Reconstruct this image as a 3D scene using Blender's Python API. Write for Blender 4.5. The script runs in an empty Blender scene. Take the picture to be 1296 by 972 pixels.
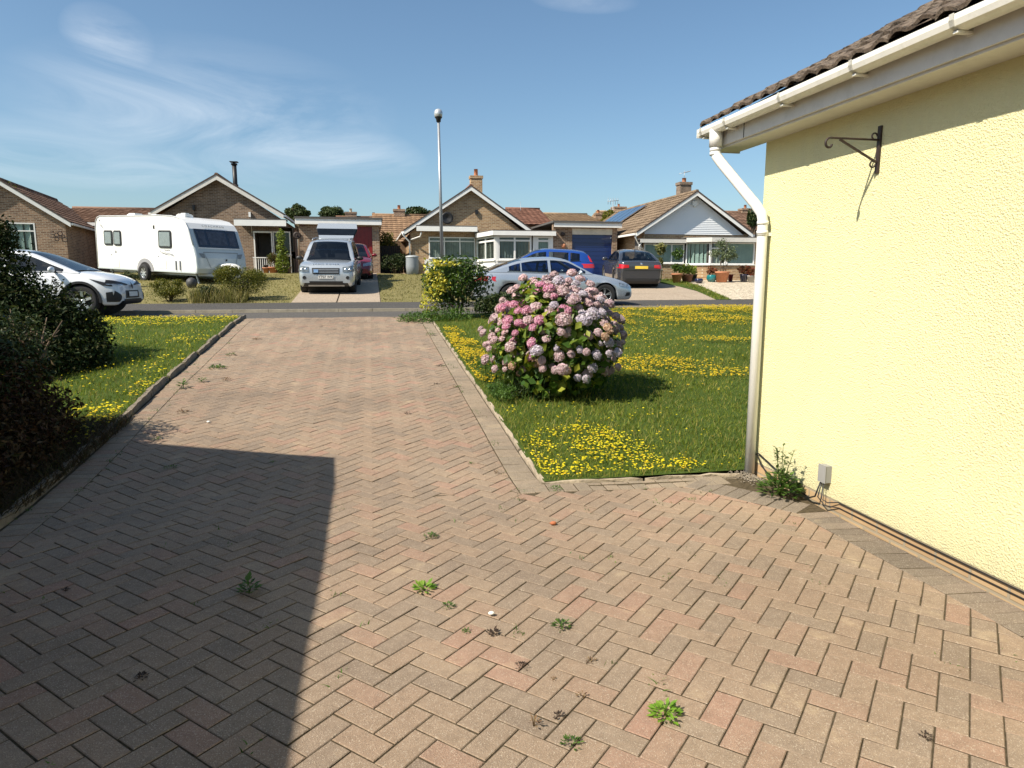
import bpy, bmesh, math, random
import numpy as np
from mathutils import Vector, Matrix, Euler
from mathutils.bvhtree import BVHTree
R = math.radians
SC = bpy.context.scene
COL = SC.collection

# ------------------------------------------------------------------ camera
CAM_F, CAM_W, CAM_H, EYE = 870.0, 1296.0, 972.0, 1.55
PITCH = math.atan(135 / CAM_F); YAW = math.atan(178 * math.cos(PITCH) / CAM_F)
cd = bpy.data.cameras.new("camera"); cam = bpy.data.objects.new("camera", cd); COL.objects.link(cam)
cam.location = (0, 0, EYE); cam.rotation_euler = (math.pi / 2 - PITCH, 0, -YAW)
cd.sensor_width = 36; cd.lens = 36 * CAM_F / CAM_W; cd.clip_end = 3000; cd.clip_start = 0.05
SC.camera = cam
# ------------------------------------------------------------------ light
SUN = Vector((1.0, 0.42, -1.14)).normalized()
sl = bpy.data.lights.new("sun", 'SUN'); so = bpy.data.objects.new("sun", sl); COL.objects.link(so)
sl.energy = 4.9; sl.angle = R(0.5); sl.color = (1.0, 0.905, 0.77)
so.rotation_euler = SUN.to_track_quat('-Z', 'Y').to_euler(); so.location = (-20, -8, 30)
w = bpy.data.worlds.new("World"); SC.world = w; w.use_nodes = True
nt = w.node_tree; nt.nodes.clear()
sky = nt.nodes.new('ShaderNodeTexSky'); sky.sky_type = 'NISHITA'; sky.sun_disc = False
sky.sun_elevation = math.asin(-SUN.z); sky.sun_rotation = math.atan2(-SUN.x, -SUN.y)
sky.air_density = 1.0; sky.dust_density = 1.3; sky.ozone_density = 1.6; sky.altitude = 20
def wn(t, **k):
    n = nt.nodes.new(t)
    for a, b in k.items(): setattr(n, a, b)
    return n
tc = wn('ShaderNodeTexCoord'); bg = wn('ShaderNodeBackground'); ow = wn('ShaderNodeOutputWorld')
# thin cirrus, laid out on a plane far overhead (direction / height)
sx = wn('ShaderNodeSeparateXYZ'); nt.links.new(tc.outputs['Generated'], sx.inputs[0])
def m(op, a, b=None, c=None):
    n = wn('ShaderNodeMath', operation=op)
    for i, v in enumerate((a, b, c)):
        if v is None: continue
        if isinstance(v, (int, float)): n.inputs[i].default_value = v
        else: nt.links.new(v, n.inputs[i])
    return n.outputs[0]
zz = m('MAXIMUM', m('ADD', sx.outputs[2], 0.06), 0.02)
px_, py_ = m('DIVIDE', sx.outputs[0], zz), m('DIVIDE', sx.outputs[1], zz)
cx = wn('ShaderNodeCombineXYZ'); nt.links.new(px_, cx.inputs[0]); nt.links.new(py_, cx.inputs[1])
n1 = wn('ShaderNodeTexNoise'); n1.inputs['Scale'].default_value = 0.9; n1.inputs['Detail'].default_value = 9
n1.inputs['Roughness'].default_value = 0.62; n1.inputs['Distortion'].default_value = 1.3
mp = wn('ShaderNodeMapping'); mp.inputs['Scale'].default_value = (0.95, 0.7, 1); mp.inputs['Rotation'].default_value = (0, 0, R(70)); mp.inputs['Location'].default_value = (2.1, 4.9, 0)
nt.links.new(cx.outputs[0], mp.inputs[0]); nt.links.new(mp.outputs[0], n1.inputs['Vector'])
def blob(cxp, cyp, rx, ry, ang):
    ux, uy = m('SUBTRACT', px_, cxp), m('SUBTRACT', py_, cyp)
    ca, sa = math.cos(ang), math.sin(ang)
    a = m('DIVIDE', m('ADD', m('MULTIPLY', ux, ca), m('MULTIPLY', uy, sa)), rx)
    b = m('DIVIDE', m('SUBTRACT', m('MULTIPLY', uy, ca), m('MULTIPLY', ux, sa)), ry)
    return m('MAXIMUM', m('SUBTRACT', 1.0, m('ADD', m('MULTIPLY', a, a), m('MULTIPLY', b, b))), 0)
def skydir(x, y):
    d = Vector((math.sin(YAW) * math.cos(PITCH), math.cos(YAW) * math.cos(PITCH), -math.sin(PITCH)))
    r = Vector((math.cos(YAW), -math.sin(YAW), 0)); u = r.cross(d)
    v = (d + r * (x - 648) / CAM_F + u * (486 - y) / CAM_F).normalized(); z = max(v.z + 0.06, 0.02)
    return v.x / z, v.y / z
mask = None
for (sxp, syp, rx, ry, an, st) in ((270, 150, .9, 1.1, 0.2, .85), (145, 60, 0.16, 0.4, 0.2, 1.0), (390, 185, 0.6, 1.0, -0.5, .9), (740, 0, 0.18, 0.1, 0, 0.6), (150, 205, 1.2, 1.1, 0.3, 0.6)):
    gx_, gy_ = skydir(sxp, syp)
    b = m('MULTIPLY', blob(gx_, gy_, rx, ry, an), st)
    mask = b if mask is None else m('MAXIMUM', mask, b)
cr = wn('ShaderNodeValToRGB'); cr.color_ramp.elements[0].position = 0.38; cr.color_ramp.elements[1].position = 0.78
nt.links.new(n1.outputs['Fac'], cr.inputs[0])
cl = m('MULTIPLY', m('MULTIPLY', cr.outputs[0], mask), 0.6)
mixc = wn('ShaderNodeMixRGB'); tint = wn('ShaderNodeMixRGB', blend_type='MULTIPLY'); tint.inputs[0].default_value = 1; tint.inputs[2].default_value = (.9, 1.04, 1.07, 1); nt.links.new(sky.outputs[0], tint.inputs[1]); nt.links.new(cl, mixc.inputs[0]); nt.links.new(tint.outputs[0], mixc.inputs[1])
mixc.inputs[2].default_value = (8.2, 8.6, 9.0, 1)
nt.links.new(mixc.outputs[0], bg.inputs[0]); bg.inputs[1].default_value = 0.084
nt.links.new(bg.outputs[0], ow.inputs[0])
SC.view_settings.view_transform = 'Standard'; SC.view_settings.look = 'None'
SC.view_settings.exposure = 0.66; SC.view_settings.gamma = 1; SC.view_settings.use_curve_mapping = False
SC.render.engine = 'CYCLES'
SC.cycles.max_bounces = 6; SC.cycles.diffuse_bounces = 3; SC.cycles.glossy_bounces = 3; SC.cycles.transparent_max_bounces = 6

# ------------------------------------------------------------------ measuring helper: pixel of the photograph + world distance Y -> point
FW = Vector((math.sin(YAW) * math.cos(PITCH), math.cos(YAW) * math.cos(PITCH), -math.sin(PITCH)))
RT = Vector((math.cos(YAW), -math.sin(YAW), 0)); UP = RT.cross(FW); EY = Vector((0, 0, EYE))
def ray(x, y): return FW + RT * ((x - 648) / CAM_F) + UP * ((486 - y) / CAM_F)
def aty(x, y, Y): d = ray(x, y); return EY + d * (Y / d.y)
def atd(x, y, D): return EY + ray(x, y) * D
def xz(x, y, Y): p = aty(x, y, Y); return (p.x, p.z)

# ------------------------------------------------------------------ terrain
PRO_L = ([-60, 5.1, 14.6, 16, 19.6, 22.5, 24.7, 30, 35.3, 60, 400], [0, 0, .63, .66, .66, .74, .95, 1.42, 1.76, 2.0, 4.0])
PRO_M = ([-60, 5.1, 14.6, 16, 19.6, 22.5, 24.7, 28.5, 33, 60, 400], [0, 0, .63, .66, .66, .74, .93, 1.26, 1.67, 2.0, 4.0])
PRO_R = ([-60, 5.1, 14.6, 16, 19.6, 22.5, 26.4, 31, 35, 60, 400], [0, 0, .63, .66, .66, .74, 1.15, 1.43, 1.6, 1.9, 4.0])
def Tn(x, y):
    x = np.asarray(x, float); y = np.asarray(y, float)
    a = np.clip((x + .5) / 4, 0, 1); b = np.clip((x - 9.5) / 3.5, 0, 1)
    return np.interp(y, *PRO_L) * (1 - a) + np.interp(y, *PRO_M) * a * (1 - b) + np.interp(y, *PRO_R) * a * b
def T(x, y): return float(Tn(x, y))
def lawn_bump(x, y):
    return 0.13 * np.clip((x - 1.6) / 3.5, 0, 1) * np.clip((np.asarray(y, float) - 9) / 5, 0, 1)

# ------------------------------------------------------------------ materials
MATS = {}
class N:
    def __init__(s, name):
        s.m = bpy.data.materials.new(name); s.m.use_nodes = True; s.t = s.m.node_tree; s.b = s.t.nodes['Principled BSDF']; s.out = s.t.nodes['Material Output']
    def n(s, t, **k):
        x = s.t.nodes.new(t)
        for a, b in k.items(): setattr(x, a, b)
        return x
    def l(s, a, b): s.t.links.new(a, b)
    def coord(s, kind='Object'):
        return s.n('ShaderNodeTexCoord').outputs[kind]
    def noise(s, scale, detail=4, rough=.55, vec=None, out='Fac'):
        x = s.n('ShaderNodeTexNoise'); x.inputs['Scale'].default_value = scale; x.inputs['Detail'].default_value = detail; x.inputs['Roughness'].default_value = rough
        s.l(vec if vec is not None else s.coord(), x.inputs['Vector']); return x.outputs[out]
    def ramp(s, fac, stops, interp='LINEAR'):
        x = s.n('ShaderNodeValToRGB'); x.color_ramp.interpolation = interp
        e = x.color_ramp.elements
        while len(e) < len(stops): e.new(0.5)
        for i, (p, c) in enumerate(stops):
            e[i].position = p; e[i].color = tuple(c) + (1,) if len(c) == 3 else c
        s.l(fac, x.inputs[0]); return x.outputs[0]
    def mix(s, f, a, b, mode='MIX'):
        x = s.n('ShaderNodeMixRGB', blend_type=mode)
        for i, v in ((0, f), (1, a), (2, b)):
            if isinstance(v, (int, float)): x.inputs[i].default_value = v
            elif isinstance(v, tuple): x.inputs[i].default_value = v + (1,) if len(v) == 3 else v
            else: s.l(v, x.inputs[i])
        return x.outputs[0]
    def math(s, op, a, b=0.0):
        x = s.n('ShaderNodeMath', operation=op)
        for i, v in ((0, a), (1, b)):
            if isinstance(v, (int, float)): x.inputs[i].default_value = v
            else: s.l(v, x.inputs[i])
        return x.outputs[0]
    def bump(s, h, strength=.5, dist=.01):
        x = s.n('ShaderNodeBump'); x.inputs['Strength'].default_value = strength; x.inputs['Distance'].default_value = dist
        s.l(h, x.inputs['Height']); s.l(x.outputs[0], s.b.inputs['Normal'])
    def set(s, **k):
        for a, v in k.items():
            i = s.b.inputs[a.replace('_', ' ')]
            if hasattr(v, 'default_value') or hasattr(v, 'links'): s.l(v, i)
            else: i.default_value = v if not (isinstance(v, tuple) and len(v) == 3) else v + (1,)
        return s
def mat(name, col, rough=.6, metal=0.0, var=.12, vs=3.0, bump=0.0, bs=40, coat=0.0, spec=.5, dirt=None):
    if name in MATS: return MATS[name]
    a = N(name)
    f = a.noise(vs, 5)
    c0 = tuple(max(0, v * (1 - var)) for v in col); c1 = tuple(min(1, v * (1 + var)) for v in col)
    c = a.ramp(f, [(.3, c0), (.7, c1)])
    if dirt:
        g = a.noise(vs * 2.3, 6, .7)
        c = a.mix(a.math('MULTIPLY', a.ramp(g, [(.5, (0, 0, 0)), (.72, (1, 1, 1))]), dirt[1]), c, dirt[0])
    a.set(Base_Color=c, Roughness=rough, Metallic=metal, Coat_Weight=coat, Specular_IOR_Level=spec)
    if coat: a.b.inputs['Coat Roughness'].default_value = .04
    if bump: a.bump(a.noise(bs, 4), bump, .01)
    MATS[name] = a.m; return a.m
def brick(name, c1, c2, mortar, scale=1.0, axis='XZ'):
    if name in MATS: return MATS[name]
    a = N(name); co = a.coord('Object'); g = a.n('ShaderNodeSeparateXYZ'); a.l(co, g.inputs[0]); cb = a.n('ShaderNodeCombineXYZ')
    # horizontal run = x + y so that faces of both directions get courses
    a.l(a.math('ADD', g.outputs[0], g.outputs[1]), cb.inputs[0]); a.l(g.outputs[2], cb.inputs[1])
    b = a.n('ShaderNodeTexBrick'); b.inputs['Scale'].default_value = 1; b.inputs['Brick Width'].default_value = .225; b.inputs['Row Height'].default_value = .075
    b.inputs['Mortar Size'].default_value = .009; b.inputs['Mortar Smooth'].default_value = .2; b.inputs['Bias'].default_value = 0
    a.l(cb.outputs[0], b.inputs['Vector'])
    b.inputs['Color1'].default_value = c1 + (1,); b.inputs['Color2'].default_value = c2 + (1,); b.inputs['Mortar'].default_value = mortar + (1,)
    f = a.noise(1.3, 5, .6); c = a.mix(1.0, b.outputs['Color'], a.ramp(f, [(.3, (.78, .78, .78)), (.7, (1.15, 1.12, 1.08))]), 'MULTIPLY')
    a.set(Base_Color=c, Roughness=.9, Specular_IOR_Level=.2); a.bump(a.math('SUBTRACT', 1.0, b.outputs['Fac']), .6, .008)
    MATS[name] = a.m; return a.m
def tiles(name, c1, c2):
    if name in MATS: return MATS[name]
    a = N(name); co = a.coord('Generated')
    r = a.n('ShaderNodeNewGeometry').outputs['Random Per Island']
    c = a.ramp(r, [(0, c1), (1, c2)]); g = a.noise(6, 6, .7, vec=a.coord())
    c = a.mix(a.ramp(g, [(.45, (0, 0, 0)), (.75, (.6, .6, .6))]), c, tuple(v * .45 for v in c1)); a.set(Base_Color=c, Roughness=.92, Specular_IOR_Level=.15)
    a.bump(a.noise(25, 4), .5, .01); MATS[name] = a.m; return a.m
def leaf(name, cols, rough=.5, transl=.35, spec=.3):
    if name in MATS: return MATS[name]
    a = N(name); r = a.n('ShaderNodeNewGeometry').outputs['Random Per Island']
    k = len(cols); c = a.ramp(r, [(i / max(1, k - 1), cols[i]) for i in range(k)])
    big = a.noise(1.6, 3); c = a.mix(1.0, c, a.ramp(big, [(.3, (.72, .75, .7)), (.7, (1.2, 1.15, 1.1))]), 'MULTIPLY')
    a.set(Base_Color=c, Roughness=rough, Specular_IOR_Level=spec)
    t = a.n('ShaderNodeBsdfTranslucent'); a.l(a.mix(1.0, c, (1.0, 1.0, .55), 'MULTIPLY'), t.inputs[0])
    mx = a.n('ShaderNodeMixShader'); mx.inputs[0].default_value = transl
    a.l(a.b.outputs[0], mx.inputs[1]); a.l(t.outputs[0], mx.inputs[2]); a.l(mx.outputs[0], a.out.inputs[0])
    MATS[name] = a.m; return a.m
def paint(name, col, metal=.0, rough=.35, coat=1.0):
    if name in MATS: return MATS[name]
    a = N(name); f = a.noise(2.0, 4); g = a.noise(900, 1)
    c = a.mix(a.math('MULTIPLY', f, .12), col, tuple(v * .8 for v in col))
    a.set(Base_Color=c, Metallic=metal, Roughness=a.ramp(g, [(.3, (rough * .85,) * 3), (.7, (rough * 1.15,) * 3)]), Coat_Weight=coat); a.b.inputs['Coat Roughness'].default_value = .05
    MATS[name] = a.m; return a.m

M_white = mat('white_upvc', (.78, .78, .75), .35, var=.04)
M_whiteold = mat('weathered_white_upvc', (.76, .75, .68), .4, var=.07, vs=6, dirt=((.4, .4, .3), .35))
M_fascia = mat('grey_white_fascia_board', (.62, .6, .55), .55, var=.06, vs=5, dirt=((.4, .38, .33), .3))
M_black = mat('black_plastic', (.015, .015, .016), .5)
M_iron = mat('black_wrought_iron', (.03, .018, .014), .6, var=.4, vs=60)
M_glass = mat('dark_window_glass', (.008, .011, .016), .06, var=.2, spec=.06)
M_tyre = mat('tyre_rubber', (.02, .02, .02), .85)
M_alloy = mat('alloy_wheel_metal', (.62, .63, .65), .28, metal=.85)
M_chrome = mat('bright_metal', (.75, .76, .78), .15, metal=1)
M_dark = mat('dark_interior', (.02, .019, .018), .95)
M_conc = mat('pale_concrete', (.42, .38, .31), .95, var=.2, vs=9, bump=.5, bs=60, dirt=((.2, .17, .12), .6))
M_red_light = mat('red_tail_lamp', (.5, .012, .02), .15, coat=1)
M_lamp = mat('clear_headlamp', (.35, .38, .4), .08, metal=.5, coat=1, var=.5, vs=12)
M_plate = mat('white_number_plate', (.75, .75, .72), .4)
M_yplate = mat('yellow_number_plate', (.75, .52, .06), .4)
M_text = mat('black_lettering', (.01, .01, .01), .5)
M_bark = mat('grey_brown_bark', (.12, .085, .055), .95, var=.3, vs=14, bump=.7, bs=30)
M_terra = mat('terracotta', (.5, .2, .1), .85, var=.15, vs=12, dirt=((.6, .45, .35), .4))
BR_A = brick('brown_buff_brick', (.17, .105, .07), (.34, .22, .145), (.4, .35, .28))
BR_B = brick('golden_buff_brick', (.27, .16, .085), (.44, .29, .155), (.5, .43, .32))
BR_C = brick('brown_brick', (.13, .085, .06), (.25, .17, .115), (.32, .28, .23))
TL_brown = tiles('brown_roof_tiles', (.13, .075, .05), (.24, .15, .105))
TL_grey = tiles('grey_brown_roof_tiles', (.12, .1, .09), (.2, .17, .145))
TL_red = tiles('red_brown_roof_tiles', (.18, .09, .062), (.26, .135, .095))
TL_orange = tiles('orange_brown_roof_tiles', (.22, .14, .085), (.31, .2, .12))
TL_buff = tiles('brown_buff_roof_tiles', (.15, .11, .075), (.25, .185, .125))
TL_sand = tiles('sandy_roof_tiles', (.26, .18, .11), (.38, .27, .17))

# ------------------------------------------------------------------ mesh builder
class MB:
    def __init__(s): s.v = []; s.f = []; s.mi = []; s.sm = []
    def add(s, vs, fs, mi=0, smooth=False):
        o = len(s.v); s.v += [tuple(v) for v in vs]
        for f in fs: s.f.append(tuple(i + o for i in f)); s.mi.append(mi); s.sm.append(smooth)
        return s
    def box(s, x0, x1, y0, y1, z0, z1, mi=0):
        if x0 > x1: x0, x1 = x1, x0
        if y0 > y1: y0, y1 = y1, y0
        if z0 > z1: z0, z1 = z1, z0
        return s.add([(x0, y0, z0), (x1, y0, z0), (x1, y1, z0), (x0, y1, z0), (x0, y0, z1), (x1, y0, z1), (x1, y1, z1), (x0, y1, z1)],
                     [(3, 2, 1, 0), (4, 5, 6, 7), (0, 1, 5, 4), (1, 2, 6, 5), (2, 3, 7, 6), (3, 0, 4, 7)], mi)
    def obox(s, c, ux, uy, uz, mi=0):
        c, ux, uy, uz = map(Vector, (c, ux, uy, uz)); vs = []
        for k in (-1, 1):
            for a, b in ((-1, -1), (1, -1), (1, 1), (-1, 1)): vs.append(c + ux * a + uy * b + uz * k)
        return s.add(vs, [(3, 2, 1, 0), (4, 5, 6, 7), (0, 1, 5, 4), (1, 2, 6, 5), (2, 3, 7, 6), (3, 0, 4, 7)], mi)
    def bar(s, p, q, w, h, mi=0, up=(0, 0, 1)):
        p, q = Vector(p), Vector(q); d = q - p; u = Vector(up); r = d.cross(u)
        if r.length < 1e-6: r = d.cross(Vector((0, 1, 0)))
        r.normalize(); u = r.cross(d).normalized()
        return s.obox((p + q) / 2, d / 2, r * w / 2, u * h / 2, mi)
    def prism(s, poly, vec, mi=0):          # poly: 3-D points, extruded by vec
        n = len(poly); v = Vector(vec); a = [Vector(p) for p in poly]; b = [p + v for p in a]
        nrm = sum(((a[i] - a[0]).cross(a[i + 1] - a[0]) for i in range(1, n - 1)), Vector())
        if nrm.dot(v) > 0: a, b = b, a
        return s.add(a + b, [tuple(range(n)), tuple(range(2 * n - 1, n - 1, -1))] + [(i, i + n, (i + 1) % n + n, (i + 1) % n) for i in range(n)], mi)
    def tube(s, pts, rad, n=8, mi=0, caps=True, smooth=True):
        pts = [Vector(p) for p in pts]; rs = rad if hasattr(rad, '__len__') else [rad] * len(pts)
        vs = []; pu = None
        for i, p in enumerate(pts):
            d = (pts[min(i + 1, len(pts) - 1)] - pts[max(i - 1, 0)]).normalized()
            if pu is None:
                pu = d.cross(Vector((0, 0, 1)))
                if pu.length < 1e-3: pu = Vector((1, 0, 0))
            pu = (pu - d * pu.dot(d)).normalized(); w_ = d.cross(pu)
            for k in range(n):
                a = 2 * math.pi * k / n; vs.append(p + (pu * math.cos(a) + w_ * math.sin(a)) * rs[i])
        fs = []
        for i in range(len(pts) - 1):
            for k in range(n): fs.append((i * n + k, i * n + (k + 1) % n, (i + 1) * n + (k + 1) % n, (i + 1) * n + k))
        s.add(vs, fs, mi, smooth)
        if caps:
            o = len(s.v) - len(vs)
            s.f += [tuple(o + k for k in range(n - 1, -1, -1)), tuple(o + (len(pts) - 1) * n + k for k in range(n))]; s.mi += [mi, mi]; s.sm += [False, False]
        return s
    def lathe(s, prof, c=(0, 0, 0), n=20, mi=0, axis='Z', smooth=True):
        vs = []; c = Vector(c)
        for r, h in prof:
            for k in range(n):
                a = 2 * math.pi * k / n; x, y = r * math.cos(a), r * math.sin(a)
                vs.append(c + (Vector((x, y, h)) if axis == 'Z' else Vector((x, h, y)) if axis == 'Y' else Vector((h, x, y))))
        fs = [(i * n + k, i * n + (k + 1) % n, (i + 1) * n + (k + 1) % n, (i + 1) * n + k) for i in range(len(prof) - 1) for k in range(n)]
        return s.add(vs, fs, mi, smooth)
    def ellips(s, c, r, n=12, mm=8, mi=0):
        c = Vector(c); vs = [c + Vector((0, 0, r[2]))]
        for i in range(1, mm):
            t = math.pi * i / mm
            for k in range(n): a = 2 * math.pi * k / n; vs.append(c + Vector((r[0] * math.sin(t) * math.cos(a), r[1] * math.sin(t) * math.sin(a), r[2] * math.cos(t))))
        vs.append(c - Vector((0, 0, r[2]))); L = len(vs) - 1
        fs = [(0, 1 + k, 1 + (k + 1) % n) for k in range(n)]
        for i in range(mm - 2):
            for k in range(n): fs.append((1 + i * n + k, 1 + (i + 1) * n + k, 1 + (i + 1) * n + (k + 1) % n, 1 + i * n + (k + 1) % n))
        fs += [(L, 1 + (mm - 2) * n + (k + 1) % n, 1 + (mm - 2) * n + k) for k in range(n)]
        return s.add(vs, fs, mi, True)
    def build(s, name, mats, parent=None, loc=None, label=None, cat=None, group=None, kind=None):
        me = bpy.data.meshes.new(name); me.from_pydata(s.v, [], s.f)
        for q in (mats if isinstance(mats, (list, tuple)) else [mats]): me.materials.append(q)
        me.polygons.foreach_set('material_index', s.mi); me.polygons.foreach_set('use_smooth', s.sm); me.update()
        o = bpy.data.objects.new(name, me); COL.objects.link(o)
        if parent is not None: o.parent = parent
        if loc is not None: o.location = loc
        return tag(o, label, cat, group, kind)
def tag(o, label=None, cat=None, group=None, kind=None):
    if label: o['label'] = label
    if cat: o['category'] = cat
    if group: o['group'] = group
    if kind: o['kind'] = kind
    return o
def thing(name, label, cat, loc=(0, 0, 0), rot=(0, 0, 0), group=None):
    o = bpy.data.objects.new(name, None); COL.objects.link(o); o.location = loc; o.rotation_euler = rot; o.empty_display_size = .2
    return tag(o, label, cat, group)
def copy_tree(o, parent=None):
    c = o.copy(); COL.objects.link(c); c.parent = parent
    for ch in list(o.children): copy_tree(ch, c)
    return c
def raw_mesh(name, V, F, mats, mi=None, smooth=False, **k):    # numpy triangles/quads
    me = bpy.data.meshes.new(name); nv, nf, c = len(V), len(F), F.shape[1]
    me.vertices.add(nv); me.vertices.foreach_set('co', np.asarray(V, np.float32).ravel())
    me.loops.add(nf * c); me.loops.foreach_set('vertex_index', np.asarray(F, np.int32).ravel())
    me.polygons.add(nf); me.polygons.foreach_set('loop_start', np.arange(0, nf * c, c, dtype=np.int32)); me.polygons.foreach_set('loop_total', np.full(nf, c, np.int32))
    for q in (mats if isinstance(mats, (list, tuple)) else [mats]): me.materials.append(q)
    if mi is not None: me.polygons.foreach_set('material_index', np.asarray(mi, np.int32))
    if smooth: me.polygons.foreach_set('use_smooth', np.ones(nf, bool))
    me.update(calc_edges=True)
    o = bpy.data.objects.new(name, me); COL.objects.link(o)
    if 'parent' in k and k['parent'] is not None: o.parent = k['parent']
    if 'loc' in k: o.location = k['loc']
    return tag(o, k.get('label'), k.get('cat'), k.get('group'), k.get('kind'))
def text_mesh(s, size, extrude=.002, space=1.0):
    cu = bpy.data.curves.new('txt', 'FONT'); cu.body = s; cu.size = size; cu.extrude = extrude; cu.align_x = 'CENTER'; cu.align_y = 'CENTER'; cu.space_character = space
    o = bpy.data.objects.new('txt', cu); COL.objects.link(o); dg = bpy.context.evaluated_depsgraph_get(); me = bpy.data.meshes.new_from_object(o.evaluated_get(dg))
    bpy.data.objects.remove(o); bpy.data.curves.remove(cu); return me
def text_obj(name, s, size, m_, parent, mtx, space=1.0, extrude=.002):
    me = text_mesh(s, size, extrude, space); me.transform(mtx); me.materials.clear(); me.materials.append(m_)
    o = bpy.data.objects.new(name, me); COL.objects.link(o); o.parent = parent; return o

# ================================================================== GROUND
def sheet(name, xs, ys, off, m_, zfun=None, kind='structure', **k):
    X, Y = np.meshgrid(xs, ys); Z = Tn(X, Y) + off
    if zfun is not None: Z = Z + zfun(X, Y)
    nx, ny = len(xs), len(ys); V = np.stack([X, Y, Z], -1).reshape(-1, 3)
    i = np.arange(nx - 1)[None, :] + np.arange(ny - 1)[:, None] * nx; F = np.stack([i, i + 1, i + 1 + nx, i + nx], -1).reshape(-1, 4)
    return raw_mesh(name, V, F, m_, smooth=True, kind=kind, **k)
def poly_sheet(name, left, right, y0, y1, off, m_, n=24, nx=8, zfun=None, kind='structure', **k):   # left/right: functions of y
    ys = np.linspace(y0, y1, n); V = []
    for y in ys:
        a, b = left(y), right(y); xs = np.linspace(a, b, nx); z = Tn(xs, np.full(nx, y)) + off
        if zfun is not None: z = z + zfun(xs, np.full(nx, y))
        V += list(zip(xs, [y] * nx, z))
    i = np.arange(nx - 1)[None, :] + np.arange(n - 1)[:, None] * nx; F = np.stack([i, i + 1, i + 1 + nx, i + nx], -1).reshape(-1, 4)
    return raw_mesh(name, np.array(V), F, m_, smooth=True, kind=kind, **k)
def soilmat(name, c0, c1, sc=3, bs=30):
    a = N(name); c = a.mix(a.noise(sc, 6, .65), c0, c1); c = a.mix(a.ramp(a.noise(sc * 14, 3), [(.4, (0, 0, 0)), (.65, (.5, .5, .5))]), c, tuple(v * .5 for v in c0))
    a.set(Base_Color=c, Roughness=1.0, Specular_IOR_Level=.1); a.bump(a.noise(bs, 5, .7), .8, .03); return a.m
M_soil = soilmat('dry_soil', (.09, .065, .035), (.2, .15, .08))
M_turf = soilmat('dark_turf', (.045, .075, .013), (.09, .13, .028), 2)
M_turfdry = soilmat('dry_turf', (.14, .14, .05), (.3, .25, .12), 1.2)
M_sand = soilmat('jointing_sand', (.055, .045, .026), (.2, .155, .1), 2.6, 80)
def asphalt(name, c0, c1):
    a = N(name); c = a.mix(a.noise(1.2, 5), c0, c1); sp = a.n('ShaderNodeTexVoronoi'); sp.inputs['Scale'].default_value = 90; a.l(a.coord(), sp.inputs['Vector'])
    c = a.mix(a.ramp(sp.outputs['Color'], [(.4, (0, 0, 0)), (.9, (.45, .45, .45))]), c, tuple(min(1, v * 2.6) for v in c1)); a.set(Base_Color=c, Roughness=.9, Specular_IOR_Level=.25)
    a.bump(sp.outputs['Distance'], .5, .01); return a.m
M_road = asphalt('road_asphalt', (.055, .052, .048), (.09, .083, .074))
M_foot = asphalt('footway_asphalt', (.042, .04, .038), (.07, .066, .06))
xs = np.concatenate([[-500, -200, -90, -50], np.arange(-30, 30.1, 1.0), [50, 90, 200, 500]])
ys = np.concatenate([[-300, -100, -30, -10], np.arange(-5, 60.1, 1.0), [80, 120, 200, 400, 1200]])
sheet('ground', xs, ys, -.09, M_soil)
ROAD_N, KERB, ROAD_F = 16.05, 19.6, 22.55
sheet('road', np.arange(-60, 61, 1.5), np.linspace(ROAD_N, KERB, 6), -.05, M_road)
sheet('footway', np.arange(-60, 61, 1.5), np.linspace(KERB + .13, ROAD_F, 5), .02, M_foot)
k_ = MB()
for i in range(-40, 44):
    x0 = i * .92; k_.box(x0 + .005, x0 + .915, KERB, KERB + .13, T(x0, KERB) - .1, T(x0, KERB) + .03 + .004 * math.sin(i * 3.1))
k_.build('kerb', mat('kerb_concrete', (.32, .28, .21), .95, var=.25, vs=5, bump=.4), kind='structure')

# ---- block paving: every block a chamfered, slightly uneven body
def left_edge(y): return float(np.interp(y, [-4, 4.6, 6.42, 8.5, 16.4], [-2.26, -2.3, -2.36, -2.47, -2.735]))
RX = 1.215
def clip(poly, a, b, c):      # keep a*x+b*y<=c
    out = []
    for i in range(len(poly)):
        p, q = poly[i], poly[(i + 1) % len(poly)]; fp, fq = a * p[0] + b * p[1] - c, a * q[0] + b * q[1] - c
        if fp <= 0: out.append(p)
        if fp * fq < 0: t = fp / (fp - fq); out.append((p[0] + (q[0] - p[0]) * t, p[1] + (q[1] - p[1]) * t))
    return out
def parea(p): return abs(sum(p[i][0] * p[(i + 1) % len(p)][1] - p[(i + 1) % len(p)][0] * p[i][1] for i in range(len(p)))) / 2
rb = random.Random(5)
PV, PF, PM, PSh, Pcol = [], [], [], [], []
def inset(poly, d):
    n = len(poly); cxm = sum(p[0] for p in poly) / n; cym = sum(p[1] for p in poly) / n; out = []
    for i in range(n):
        p0, p1, p2 = poly[i - 1], poly[i], poly[(i + 1) % n]
        e1 = Vector((p1[0] - p0[0], p1[1] - p0[1])); e2 = Vector((p2[0] - p1[0], p2[1] - p1[1]))
        if e1.length < 1e-5 or e2.length < 1e-5: out.append(p1); continue
        n1, n2 = Vector((-e1.y, e1.x)).normalized(), Vector((-e2.y, e2.x)).normalized()
        if n1.dot(Vector((cxm - p1[0], cym - p1[1]))) < 0: n1 = -n1
        if n2.dot(Vector((cxm - p1[0], cym - p1[1]))) < 0: n2 = -n2
        b = n1 + n2; k = d / max(.35, 1 + n1.dot(n2)); out.append((p1[0] + b.x * k, p1[1] + b.y * k))
    return out
WOB = lambda x, y: .006 * math.sin(x * 1.7 + 1) * math.cos(y * 1.1) + .004 * math.sin(x * 4.1 + y * 3.3)
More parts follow.
